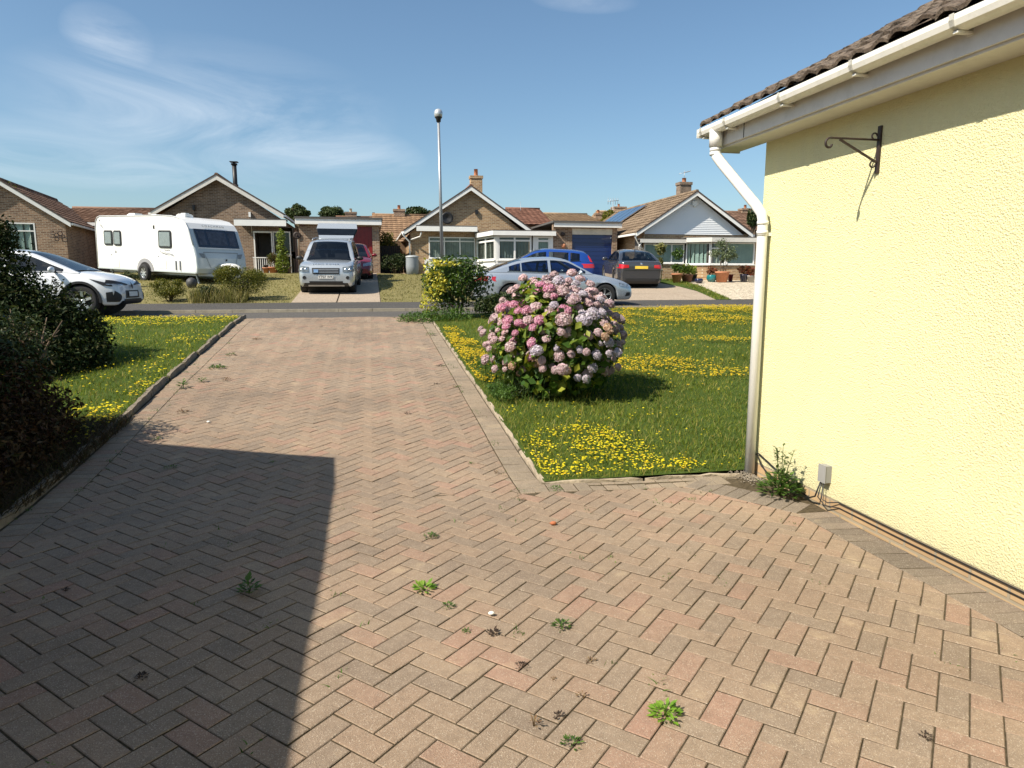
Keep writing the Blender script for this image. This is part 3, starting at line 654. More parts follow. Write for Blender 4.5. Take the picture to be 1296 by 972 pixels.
c = a.mix(a.ramp(a.noise(11, 7, .8), [(.45, (0, 0, 0)), (.62, (.85, .85, .85))]), c, (.33, .26, .19)); c = a.mix(a.ramp(a.noise(34, 5, .8), [(.5, (0, 0, 0)), (.6, (.85, .85, .85))]), c, (.04, .033, .027)); a.set(Base_Color=c, Roughness=.95); a.bump(a.noise(26, 7, .8), 1.0, .035)
yb(b, 'tiled_roof', a.m)
# hanging-basket bracket
bk = thing('basket_bracket', 'black wrought-iron hanging basket bracket with scroll end on the yellow wall', 'wall bracket', (WX, 3.735, 2.3))
b = MB(); b.box(-.012, -.001, -.014, .014, -.135, .135); b.build('back_plate', M_iron, bk)
b = MB(); sc = []
for i in range(22):
    t = i / 21 * 4.6; rr = .034 * (1 - t / 7.5); sc.append((-.335 + .0 - rr * math.sin(t) * 1.0 - .0, 0, .055 - .034 + rr * math.cos(t)))
b.tube([(-.012, 0, .055), (-.15, 0, .055), (-.335, 0, .055)] + sc[1:], .0065, 6)
b.build('arm', M_iron, bk)
b = MB(); b.bar((-.012, 0, -.075), (-.27, 0, .048), .011, .011)
b.build('brace', M_iron, bk)
for zc, sg in ((.075, 1), (-.085, -1)):
    b = MB(); b.tube([(-.012 - .02 + .018 * math.cos(t) * 1.0 - .008, 0, zc + sg * .018 * math.sin(t)) for t in [j * .5 for j in range(11)]], .005, 6); b.build('scroll', M_iron, bk)
# junction box, cables
b = MB(); b.box(-.045, 0, -.036, .036, .07, .185); b.box(-.049, -.045, -.039, .039, .067, .188)
jb = b.build('cable_box', mat('grey_plastic_box', (.27, .27, .26), .5), loc=(WX, 3.985, .115), label='small grey plastic cable box low on the yellow wall', cat='cable box')
def cable(name, pts, label, rad=.0038):
    b = MB(); b.tube(pts, rad, 6); b.build(name, M_black, label=label, cat='cable', group='black cables along the foot of the yellow wall')
cable('black_cable', [(2.955, 3.98, .19), (2.94, 3.975, .07), (2.955, 3.93, .055), (2.975, 3.85, .082), (2.976, 3.3, .078), (2.976, 2.4, .08), (2.976, 1, .08), (2.976, -1, .08)], 'upper of two thin black cables along the wall foot, right of the grey box')
cable('black_cable', [(2.955, 4.0, .19), (2.93, 4.0, .075), (2.95, 3.95, .03), (2.985, 3.85, .042), (2.983, 3.2, .04), (2.983, 2.3, .045), (2.983, 1, .04), (2.983, -1, .04)], 'lower of two thin black cables along the brick plinth, right of the grey box')
cable('black_cable', [(2.955, 4.01, .19), (2.93, 4.03, .07), (2.95, 4.12, .03), (2.96, 4.3, .05), (2.965, 4.6, .12), (2.97, 4.82, .17), (2.965, 4.9, .12)], 'black cable looping between the grey box and the downpipe foot', .006)
cable('black_cable', [(2.97, 4.83, .15), (2.93, 4.7, .1), (2.93, 4.5, .03), (2.96, 4.35, .02)], 'short black cable trailing to the ground by the downpipe foot', .006)
# off-frame neighbour whose eave casts the big shade over the drive
sb = thing('garage_wing', 'brick garage wing with tiled gable roof left of the drive, casting the big shadow', 'garage', (-3.0, 4.7, 0))
ecx, ecy, ecz = -2.64, 4.86, 2.66
def off(b, dx, dy): b.v = [(v[0] - dx, v[1] - dy, v[2]) for v in b.v]; return b
b = MB(); b.box(-9.2, -3.02, -8, 4.55, -.1, 2.71); b.prism([(-3.02, 4.55, 2.71), (-9.2, 4.55, 2.71), (-6.11, 4.55, 4.5)], (0, -.25, 0)); off(b, -3.0, 4.7).build('wall', BR_B, sb)
b = MB(); tp = math.tan(R(30)); b.prism([(ecx, ecy, ecz), (-6.11, ecy, ecz + 3.45 * tp), (-6.11, ecy, ecz + 3.45 * tp - .12), (ecx, ecy, ecz - .1)], (0, -13.2, 0)); b.prism([(-9.56, ecy, ecz), (-6.11, ecy, ecz + 3.45 * tp), (-6.11, ecy, ecz + 3.45 * tp - .12), (-9.56, ecy, ecz - .1)], (0, -13.2, 0)); off(b, -3.0, 4.7).build('roof', TL_brown, sb)
b = MB(); b.box(ecx - .02, ecx, -8, ecy - .04, 2.5, 2.60); b.box(-2.999, ecx - .02, -8, ecy - .04, 2.50, 2.52); off(b, -3.0, 4.7).build('fascia', M_white, sb)

# ================================================================== hydrangea
hx, hy = 2.1, 7.85; hz = T(hx, hy)
hyd = thing('hydrangea', 'big round hydrangea bush covered in pink and lilac flower heads at the lawn edge', 'bush', (hx, hy, hz))
M_hyl = leaf('hydrangea_leaves', [(.035, .085, .015), (.07, .14, .02), (.13, .2, .03), (.36, .38, .05)], .45, .35)
leaf_cloud('foliage', lumps(.72, .7, .66, 18, 9, k=.55, zc=.66) + [(0, 0, .28, .62, .6, .38)], 6500, .105, M_hyl, 50, hyd, flat=.9, shell=.4, aspect=.65, zmin=.03)
branches('stems', hyd, 26, 1.1, .65, .013, M_bark, 51)
HC = {'pink_petals': [(.58, .2, .4), (.68, .35, .52), (.78, .55, .66)], 'mauve_petals': [(.56, .38, .48), (.66, .5, .58), (.76, .66, .7)], 'lilac_petals': [(.5, .44, .6), (.6, .54, .7), (.74, .7, .8)], 'dried_petals': [(.5, .3, .22), (.6, .42, .32), (.66, .52, .42)]}
def head_mesh(seed):
    g = np.random.default_rng(seed); n = 240; d = g.normal(size=(n, 3)); d[:, 2] = np.abs(d[:, 2]) * 1.1 - .25; d /= np.linalg.norm(d, axis=1)[:, None]
    c = d * np.array([1, 1, .8]) * (1 - .2 * g.random(n))[:, None]; nr = d + g.normal(size=(n, 3)) * .35; nr /= np.linalg.norm(nr, axis=1)[:, None]
    t = np.cross(nr, g.normal(size=(n, 3))); t /= np.linalg.norm(t, axis=1)[:, None]; b = np.cross(nr, t); s = (.17 + .1 * g.random(n))[:, None]; V = [c - nr * s * .25]
    for k in range(8):
        a_ = k * math.pi / 4; q = 1.0 if k % 2 == 0 else .55; V.append(c + (t * math.cos(a_) + b * math.sin(a_)) * s * q)
    V = np.stack(V, 1).reshape(-1, 3); i = np.arange(n)[:, None] * 9
    F = np.concatenate([i + [0, 1 + k, 1 + (k + 1) % 8] for k in range(8)], 1).reshape(-1, 3); core = []; o0 = len(V)
    for r_ in range(5):
        for k in range(8): th, ph = math.pi * (r_ + .0) / 4, k * math.pi / 4; core.append((.8 * math.sin(th) * math.cos(ph), .8 * math.sin(th) * math.sin(ph), .62 * math.cos(th)))
    cf = []
    for r_ in range(4):
        for k in range(8): a_, b_, c_, e_ = o0 + r_ * 8 + k, o0 + r_ * 8 + (k + 1) % 8, o0 + (r_ + 1) * 8 + (k + 1) % 8, o0 + (r_ + 1) * 8 + k; cf += [(a_, e_, c_), (a_, c_, b_)]
    return np.concatenate([V, np.array(core)]), np.concatenate([F, np.array(cf)])
heads = {}
for ci, (cn, cc) in enumerate(HC.items()):
    for k in range(2): heads[(ci, k)] = head_mesh(ci * 5 + k), leaf(cn, cc, .7, .3, .15)
hr = random.Random(17); spots = []; tries = 0
while len(spots) < 270 and tries < 40000:
    tries += 1; az = hr.uniform(0, 2 * math.pi); e = hr.uniform(-.55, 1.0); ce = math.sqrt(1 - e * e); rr = (1 + hr.uniform(-.14, .15)) * (1 + .09 * math.sin(az * 2.3 + 1.2) * (1 - abs(e)) + .06 * math.sin(az * 5 + e * 7))
    zt = .66 + .66 * e * rr; rad = hr.choice((.042, .05, .055, .06, .066, .078)) * hr.uniform(.92, 1.08) * (1.1 if e > .2 else .85)
    nx_ = (1 - .16 * e if e > 0 else (1 - .25 * e * e)); p = Vector((.71 * ce * math.cos(az) * rr * nx_, .78 * ce * math.sin(az) * rr * nx_, zt))
    if e < 0 and hr.random() < .6 and math.sin(az) > 0: continue
    if p.z < .17: continue
    if all((p - q[0]).length > (rad + q[1]) * .86 for q in spots): spots.append((p, rad, az, e))
vd = Vector((-hx, -hy, .7)).normalized()
spots.sort(key=lambda s: -(s[0] - Vector((0, 0, .6))).normalized().dot(vd) - .2 * s[3])
rest_v, rest_f, o_ = [], [], 0; firsts = {}
def pickcol(p):
    t = p.x * 1.0 - p.z * .35 + .3 + hr.uniform(-.45, .45)
    return 0 if t < -.45 else (1 if t < .05 else (2 if hr.random() < .75 else 1)) if hr.random() > .09 else 3
for i, (p, rad, az, e) in enumerate(spots):
    ci = pickcol(p); k = hr.randrange(2); (V, F), mm_ = heads[(ci, k)]; outd = (p - Vector((0, 0, .45))).normalized(); q = (outd + Vector((0, 0, .35))).normalized().to_track_quat('Z', 'Y')
    if i < 99:
        if (ci, k) not in firsts:
            o = raw_mesh('flower_head', V, F, mm_, parent=hyd); firsts[(ci, k)] = o
        else: o = firsts[(ci, k)].copy(); COL.objects.link(o); o.parent = hyd
        o.location = p; o.scale = (rad * hr.uniform(.85, 1.12), rad * hr.uniform(.85, 1.12), rad * hr.uniform(.75, 1)); o.rotation_euler = q.to_euler()
    else:
        M4 = np.array(q.to_matrix()); rest_v.append((V * rad) @ M4.T + np.array(p)); rest_f.append(F + o_); o_ += len(V)
raw_mesh('flower_heads_behind', np.concatenate(rest_v), np.concatenate(rest_f), heads[(1, 0)][1], parent=hyd, kind='stuff')

def bush(name, label, cat, x, y, rx, ry, H, n, size, m_, seed, group=None, z=None, stems=True, flat=.6, shell=.5, aspect=.5, nl=12, k=.5):
    z = T(x, y) if z is None else z; t = thing(name, label, cat, (x, y, z), group=group)
    leaf_cloud('foliage', lumps(rx, ry, H * .5, nl, seed, k), n, size, m_, seed, t, flat=flat, shell=shell, aspect=aspect, zmin=.0)
    if stems: branches('stems', t, 8, H * .8, min(rx, ry) * .7, .02 * H ** .5, M_bark, seed + 1)
    return t
L_dark = leaf('dark_evergreen_leaves', [(.01, .025, .007), (.02, .04, .01), (.04, .065, .017), (.08, .09, .035)], .5, .2, .25)
L_bush = leaf('bush_leaves', [(.008, .02, .006), (.014, .03, .008), (.028, .045, .012), (.06, .06, .025)], .6, .15, .12)
L_euo = leaf('green_shrub_leaves', [(.02, .05, .008), (.05, .1, .012), (.1, .16, .02)], .4, .3, .4)
L_yel = leaf('yellow_variegated_leaves', [(.45, .42, .04), (.65, .58, .1), (.3, .34, .04)], .5, .3)
L_olive = leaf('olive_green_leaves', [(.06, .08, .01), (.12, .13, .015), (.22, .2, .02)], .5, .3)
L_brown = leaf('brown_red_leaves', [(.02, .009, .007), (.04, .02, .012), (.025, .028, .01), (.065, .035, .022), (.13, .1, .06)], .7, .2, .15)
L_weed = leaf('weed_leaves', [(.04, .09, .02), (.08, .16, .03), (.14, .24, .05)], .5, .4)
L_weedb = leaf('bright_weed_leaves', [(.12, .26, .02), (.2, .38, .04), (.3, .45, .08)], .5, .4)
L_tree = leaf('tree_leaves', [(.03, .055, .015), (.05, .08, .022), (.085, .11, .035)], .6, .25)
# variegated shrub behind the hydrangea
x_, y_ = 1.84, 15.3
t = bush('variegated_shrub', 'green shrub with yellow variegated leaves at the road end of the right lawn', 'shrub', x_, y_, .72, .7, 1.5, 6500, .075, L_euo, 61, k=.55)
leaf_cloud('yellow_leaves', [(-.55, -.45, .9, .25, .2, .42), (-.62, -.35, .35, .22, .2, .3), (-.3, -.5, .75, .15, .15, .15), (-.25, -.5, 1.2, .3, .2, .06)], 480, .085, L_yel, 62, t)
bush('low_dark_shrub', 'low dark green shrub between the variegated shrub and the hydrangea', 'shrub', 2.75, 14.6, .62, .5, .62, 2600, .07, L_dark, 63, stems=False)
t = thing('juniper', 'low spreading feathery green juniper spilling over the end of the drive', 'shrub', (1.05, 14.6, T(1.05, 14.6)))
leaf_cloud('foliage', [(0, 0, .06, .42, .4, .17), (-.22, .1, .05, .35, .3, .13), (.35, .2, .1, .4, .4, .2), (.7, .1, .1, .35, .35, .2)], 2600, .06, L_weed, 64, t, flat=.2, aspect=.3, zmin=0)
# weeds at the hydrangea's foot
for i, (wx, wy, rx, ry, h, mm, lb) in enumerate([(1.5, 8.5, .26, .5, .42, L_weed, 'feathery green weeds at the left foot of the hydrangea beside the drive'), (1.75, 7.55, .38, .2, .26, L_dark, 'dark low leafy weeds under the front of the hydrangea'), (1.42, 7.6, .2, .35, .2, L_weed, 'small green weed clump by the edging in front of the hydrangea')]):
    t = thing('weed_clump', lb, 'weed', (wx, wy, T(wx, wy))); leaf_cloud('leaves', lumps(rx, ry, h * .5, 10, 70 + i), 2400 if i == 0 else 1200, .035, mm, 72 + i, t, flat=.2, shell=.9, aspect=.35, zmin=0)
    branches('stems', t, 14, h * 1.1, rx, .004, L_weed, 75 + i, rx * .5, 2)
# big dark shrubs, left
bx, by = -4.15, 9.3
t = thing('dark_evergreen_bush', 'tall dark evergreen bush at the left of the left lawn', 'bush', (bx, by, T(bx, by)))
B = []
for (px, py, D_, r1, r2) in [(-50, 352, 9.3, .8, .85), (-5, 400, 9.2, .6, .75), (-75, 420, 9.4, .9, 1.0), (30, 420, 9.3, .7, .78), (68, 428, 9.4, .6, .66), (100, 430, 9.6, .42, .42), (60, 470, 9.0, .6, .5), (0, 480, 8.6, .8, .6), (100, 455, 9.2, .38, .35), (2, 300, 9.3, .2, .25)]:
    q = atd(px, py, D_); B.append((q.x - bx, q.y - by, q.z - T(bx, by), r1, r1, r2))
leaf_cloud('foliage', B, 62000, .062, L_bush, 80, t, flat=.3, shell=.6, aspect=.45, zmin=0); branches('stems', t, 16, .95, .6, .03, M_bark, 81)
bx, by = -3.05, 5.95
t = thing('brown_shrub', 'brownish twiggy shrub in the shade at the left edge of the drive', 'bush', (bx, by, T(bx, by)))
B = [(0, 0, .5, .5, .8, .5), (-.25, .5, .75, .5, .5, .45), (-.1, -.7, .45, .5, .5, .45), (.1, .3, .3, .45, .6, .3), (-.4, .1, .95, .35, .5, .3), (-.5, -.8, .8, .5, .6, .4)]
B += [(.25, -.3, .25, .4, .7, .3), (.1, .5, .3, .4, .5, .35), (.3, -1.1, .2, .35, .45, .25)]; leaf_cloud('foliage', B, 30000, .05, L_brown, 82, t, flat=.2, shell=.7, aspect=.36, zmin=0); leaf_cloud('green_shoots', [(-.2, .5, 1.0, .5, .5, .3), (.0, .2, .8, .4, .6, .3), (0, -.8, .5, .45, .4, .4)], 9000, .05, L_dark, 83, t, aspect=.35)
branches('stems', t, 40, .72, .6, .006, L_brown, 84, .3, 5)
P = scatter(7000, -3.0, -2.33, 4.2, 7.2, 85); grass_mesh('dead_stalks', P, .1, .008, leaf('dead_stalk', [(.04, .028, .015), (.09, .06, .035), (.04, .05, .015)], .8, .2), 86, zoff=.03, lean=1.1, kind='stuff')
# shrubs across the road
for (px, Y, rx, ry, h, mm, lb, sd, n_) in [(215, 23.3, .62, .5, .72, L_olive, 'round clipped olive-green shrub nearest the white crossover car', 90, 3000), (263, 23.3, .55, .4, .5, L_dark, 'low ragged shrub between the two round shrubs across the road', 91, 1400), (302, 23.6, 1.0, .8, 1.15, L_olive, 'largest round olive shrub with bare stems in front of the caravan', 92, 6500)]:
    g_ = aty(px, 380, Y); bush('clipped_shrub', lb, 'shrub', g_.x + (.15 if sd == 92 else 0), Y, rx, ry, h, int(n_ * 1.7), .045, mm, sd, 'shrubs along the opposite verge', k=.4, nl=8)
g_ = aty(275, 375, 23.2); P = scatter(1300, g_.x - .8, g_.x + .9, 22.7, 23.8, 93); grass_mesh('dry_weeds', P, .4, .015, M_grassdry, 94, kind='stuff')
g_ = aty(190, 340, 27.5); bush('small_shrub', 'small dark tuft of shrub in front of the caravan wheel', 'shrub', -8.6, 27.6, .35, .35, .62, 900, .06, L_dark, 95)

# ---- wall-foot plant and drive weeds
def weed(name, label, x, y, h, spread, n, size, mm, seed, cat='weed', group=None, stemmy=True):
    t = thing(name, label, cat, (x, y, T(x, y) + WOB(x, y)), group=group); r = random.Random(seed); V = MB()
    for i in range(n):
        a_ = r.uniform(0, 6.28); q = r.random() ** .6 * spread; zt = h * (1 - (q / spread) ** 2 * .7) * r.uniform(.3, 1); L_ = size * r.uniform(.6, 1.3); d = Vector((math.cos(a_), math.sin(a_), r.uniform(-.1, .8))).normalized(); s = d.cross(Vector((0, 0, 1))).normalized()
        p = Vector((math.cos(a_) * q, math.sin(a_) * q, zt)); V.add([p, p + d * L_ * .5 + s * L_ * .22 + Vector((0, 0, L_ * .06)), p + d * L_, p + d * L_ * .5 - s * L_ * .22 + Vector((0, 0, L_ * .06))], [(0, 1, 2), (0, 2, 3)])
    V.build('leaves', mm, t)
    if stemmy:
        b = MB()
        for i in range(max(3, n // 14)):
            a_ = r.uniform(0, 6.28); q = spread * r.uniform(.2, .9); b.tube([(0, 0, -.01), (math.cos(a_) * q * .5, math.sin(a_) * q * .5, h * .5), (math.cos(a_) * q, math.sin(a_) * q, h * r.uniform(.5, .95))], [.0022, .0018, .001], 4)
        b.build('stem', mm, t)
    return t
t = weed('wall_weed', 'leafy green weed with tall stalks growing at the foot of the yellow wall', 2.83, 4.28, .17, .13, 260, .055, L_weed, 101)
b = MB(); V = MB(); r = random.Random(4)
for i in range(5):
    dx, dy, h = r.uniform(-.06, .06), r.uniform(-.1, .05), r.uniform(.28, .38); pts = [(0, 0, 0), (dx * .6, dy * .5, h * .6), (dx, dy, h)]; b.tube(pts, [.004, .003, .0015], 5)
    for k in range(34):
        f = r.uniform(.35, 1); p = Vector((dx * f, dy * f, h * f)); d = Vector((r.uniform(-1, 1), r.uniform(-1, 1), r.uniform(-.2, .6))).normalized(); s = d.cross(Vector((0, 0, 1))).normalized(); L_ = .035 * r.uniform(.5, 1.2)
        V.add([p, p + d * L_ * .5 + s * L_ * .25, p + d * L_, p + d * L_ * .5 - s * L_ * .25], [(0, 1, 2), (0, 2, 3)])
b.build('flower_stalk', L_weed, t); V.build('stalk_leaves', leaf('stalk_leaves', [(.08, .12, .05), (.16, .2, .08)], .6, .3), t)
def gpx(x, y):
    d = ray(x, y); t_ = .5
    while t_ < 60:
        p = EY + d * t_
        if p.z <= T(p.x, p.y): return p
        t_ *= 1.0008
L_dry = leaf('dried_weed', [(.1, .05, .035), (.2, .12, .07), (.3, .22, .12)], .8, .2)
L_dk = leaf('dark_weed', [(.03, .02, .015), (.05, .03, .022)], .8, .1)
WL = [(842, 905, .05, .055, 70, .04, L_weedb, 'bright green leafy weed, the largest on the sunlit paving'), (537, 745, .035, .05, 45, .05, L_weedb, 'bright grass tuft growing beside the shadow edge'), (545, 680, .035, .045, 60, .025, L_weed, 'dark green weed above the bright grass tuft'), (315, 752, .09, .04, 40, .055, L_weed, 'upright green weed in the shaded paving'),
      (711, 792, .03, .045, 60, .025, L_weed, 'small green weed in the middle of the sunlit paving'), (723, 942, .025, .04, 40, .022, L_weed, 'small dark green weed near the bottom of the drive, left of the bright one'), (567, 766, .02, .04, 40, .02, L_weed, 'small flat weed just below the bright grass tuft'), (590, 798, .02, .02, 20, .018, L_weed, 'tiny weed between the white pebble and the grass tuft'),
      (624, 800, .03, .035, 26, .035, L_dk, 'dark star-shaped dead weed below the white pebble'), (660, 842, .015, .05, 40, .02, L_dk, 'flat dark dead weed left of centre on the sunlit paving'), (748, 835, .015, .03, 20, .02, L_dry, 'dried brown weed scrap right of the small green weed'), (707, 906, .02, .03, 24, .022, L_dk, 'dark dried scrap above the lowest small green weed'), (178, 858, .02, .035, 34, .025, L_dk, 'dark dead weed in the shaded lower left of the drive'), (84, 748, .015, .03, 24, .022, L_dk, 'dark dead weed at the far left of the shaded paving'),
      (218, 591, .015, .07, 40, .025, L_weed, 'flat green weed in the top left of the shadow'), (345, 585, .012, .04, 24, .02, L_weed, 'tiny green weed just inside the top edge of the shadow'), (275, 466, .05, .14, 110, .05, L_weed, 'widest green weed patch by the left edging'), (232, 492, .12, .05, 34, .07, L_weed, 'upright green weed at the left edging below the wide patch'), (292, 450, .05, .08, 40, .05, L_weed, 'small green weed above the wide patch near the left edging'), (255, 484, .06, .07, 34, .05, L_weed, 'small green weed between the upright weed and the wide patch'),
      (325, 430, .04, .12, 40, .05, L_dry, 'dried weed stalks high on the left part of the drive'), (286, 482, .05, .1, 34, .05, L_dry, 'dry straggly weed right of the upright green weed'), (232, 522, .03, .1, 34, .05, L_dry, 'dried grass tuft below the upright green weed'), (200, 556, .03, .05, 24, .03, L_weed, 'small weed on the left border just above the shadow'), (545, 425, .08, .1, 40, .05, L_weed, 'pale green weed on the border near the road end'), (557, 463, .02, .12, 50, .035, L_dk, 'dark flattened weed on the right border, upper one'), (553, 486, .02, .06, 30, .03, L_dk, 'dark brown weed on the right border, lower one'),
      (578, 490, .03, .06, 30, .03, L_weed, 'small green weed beside the right border'), (516, 524, .03, .05, 24, .03, L_dk, 'dark weed speck in the middle of the far drive'), (702, 620, .02, .07, 44, .025, L_weed, 'flat grey-green weed on the near border of the right lawn'), (660, 633, .02, .05, 30, .025, L_dry, 'dried weed at the inner corner of the right border'), (628, 599, .015, .05, 24, .025, L_dry, 'brown dried scrap left of the lawn corner'), (597, 588, .015, .03, 20, .02, L_weed, 'tiny weed left of the brown scrap by the right border'),
      (700, 858, .01, .02, 12, .014, L_dry, 'dry brown scrap above the pale stalks'), (738, 880, .02, .03, 12, .02, L_dry, 'dried branching stalk right of the pale stalks'), (676, 918, .07, .03, 12, .03, L_dry, 'pale dry grass stalks in the lower middle of the drive'), (1170, 935, .015, .03, 20, .022, L_dk, 'dark dead weed at the lower right of the drive')]
for i, (px, py, h, sp, n_, sz, mm, lb) in enumerate(WL):
    p = gpx(px, py); weed('drive_weed', lb, p.x, p.y, h * .8, sp * (.75 if mm in (L_weed, L_weedb) else .55), n_, sz * (.75 if mm in (L_weed, L_weedb) else .6), mm, 200 + i, group='weeds growing between the paving blocks')
r = random.Random(2)
gs = np.random.default_rng(61); Q = []
for i in range(150):
    side = gs.random(); yq = gs.uniform(4.5, 15.5) if side < .75 else gs.uniform(2, 5)
    xq = (left_edge(yq) + (.2 if gs.random() < .6 else .02) + gs.normal() * .03) if side < .5 else (RX - .2 + gs.normal() * .05 if side < .75 else gs.uniform(-2, 2.7))
    k = int(gs.integers(3, 14)); Q.append(np.stack([xq + gs.normal(size=k) * .02, yq + gs.normal(size=k) * .035], 1))
Q = np.concatenate(Q); grass_mesh('joint_seedlings', Q, .018, .006, L_weed, 62, zoff=.004, lean=.9, kind='stuff')
def pebble(name, label, cat, px, py, rad, m_):
    p = gpx(px, py); b = MB(); b.ellips((0, 0, 0), (rad, rad * .75, rad * .5), 8, 5); b.v = [(x * (1 + r.uniform(-.15, .15)), y * (1 + r.uniform(-.15, .15)), z + rad * .4) for x, y, z in b.v]; b.build(name, m_, loc=(p.x, p.y, p.z + .002), label=label, cat=cat)
pebble('white_pebble', 'small white pebble on the sunlit paving', 'pebble', 622, 778, .016, mat('white_stone', (.7, .7, .66), .8))
pebble('fallen_leaf', 'crumpled orange-brown leaf on the paving near the lawn corner', 'leaf', 700, 664, .022, mat('orange_leaf', (.42, .14, .06), .8, var=.4, vs=30))
pebble('white_pebble', 'white speck of stone on the far left of the drive', 'pebble', 264, 535, .02, MATS['white_stone'])
b = MB(); r = random.Random(8)
for i in range(420):
    x, y = 2.92 - abs(r.gauss(0, .08)), 4.72 + r.gauss(0, .1); s = r.uniform(.003, .008); b.ellips((x, y, .004 + s * .3), (s, s * r.uniform(.6, 1), s * .6), 5, 4)
b.build('loose_gravel', mat('grey_grit', (.2, .17, .13), .9, var=.5, vs=60), kind='stuff')

# ================================================================== street lamp
lx, ly = 2.03, 20.15; t = thing('street_lamp', 'tall slim grey street lamp with a round globe lantern beside the road', 'street lamp', (lx, ly, T(lx, ly)))
M_galv = mat('galvanised_steel', (.36, .38, .4), .45, metal=.6, var=.1); b = MB(); b.tube([(0, 0, -.1), (0, 0, 1.3)], .075, 14); b.tube([(0, 0, 1.3), (0, 0, 1.36)], [.075, .05], 14, caps=False); b.tube([(0, 0, 1.36), (-.0, 0, 5.55)], [.05, .036], 14); b.build('pole', M_galv, t)
b = MB(); b.lathe([(.0, 5.5), (.06, 5.52), (.07, 5.6), (.11, 5.66)], n=18); b.build('lantern_base', M_black, t)
b = MB(); b.lathe([(.1, 5.63), (.155, 5.7), (.17, 5.78), (.165, 5.84)], n=20); b.v = [(x * .7, y * .7, 5.6 + (z - 5.6) * .78) for x, y, z in b.v]; b.build('globe', mat('lamp_globe', (.55, .56, .55), .15, metal=.4), t)
b = MB(); b.lathe([(.172, 5.80), (.165, 5.87), (.12, 5.94), (.05, 5.975), (0, 5.98)], n=20); b.v = [(x * .7, y * .7, 5.6 + (z - 5.6) * .78) for x, y, z in b.v]; b.build('lantern_cap', mat('lamp_cap', (.62, .64, .65), .3, metal=.5), t)
t.rotation_euler = (0, R(-.6), 0); t.scale = (1, 1, .937)

# ================================================================== bungalows opposite
def P3(px, py, Y): q = aty(px, py, Y); return (q.x, Y, q.z)
def wall_open(b, x0, x1, z0, z1, Y, th, opens, mi=0):       # wall in plane Y (front) with rectangular openings (x0,x1,z0,z1)
    xsn = sorted(set([x0, x1] + [v for o in opens for v in o[:2]])); zsn = sorted(set([z0, z1] + [v for o in opens for v in o[2:]]))
    xsn = [v for v in xsn if x0 <= v <= x1]; zsn = [v for v in zsn if z0 <= v <= z1]
    for i in range(len(xsn) - 1):
        run = None
        for j in range(len(zsn) - 1):
            cx_, cz_ = (xsn[i] + xsn[i + 1]) / 2, (zsn[j] + zsn[j + 1]) / 2
            hole = any(o[0] < cx_ < o[1] and o[2] < cz_ < o[3] for o in opens)
            if not hole: b.box(xsn[i], xsn[i + 1], Y, Y + th, zsn[j], zsn[j + 1], mi)
def glassmat(name, tcol, add):
    a = N(name); tr = a.n('ShaderNodeBsdfTransparent'); tr.inputs[0].default_value = tcol + (1,); gl = a.n('ShaderNodeBsdfGlossy'); gl.inputs['Roughness'].default_value = .03; fr = a.n('ShaderNodeFresnel'); fr.inputs[0].default_value = 1.5
    g = a.n('ShaderNodeNewGeometry'); k = a.math('MULTIPLY', a.math('ADD', fr.outputs[0], add), a.math('SUBTRACT', 1.0, g.outputs['Backfacing']))
    mx = a.n('ShaderNodeMixShader'); a.l(k, mx.inputs[0]); a.l(tr.outputs[0], mx.inputs[1]); a.l(gl.outputs[0], mx.inputs[2]); a.l(mx.outputs[0], a.out.inputs[0]); return a.m
M_pane = glassmat('window_pane', (.8, .84, .84), .04)
M_carglass = glassmat('tinted_car_glass', (.36, .4, .43), .03)
M_blind = mat('pale_vertical_blind', (.5, .52, .46), .8, var=.08); M_blindg = mat('grey_blind', (.22, .25, .24), .8); M_net = mat('green_grey_net', (.5, .6, .54), .85, var=.1)
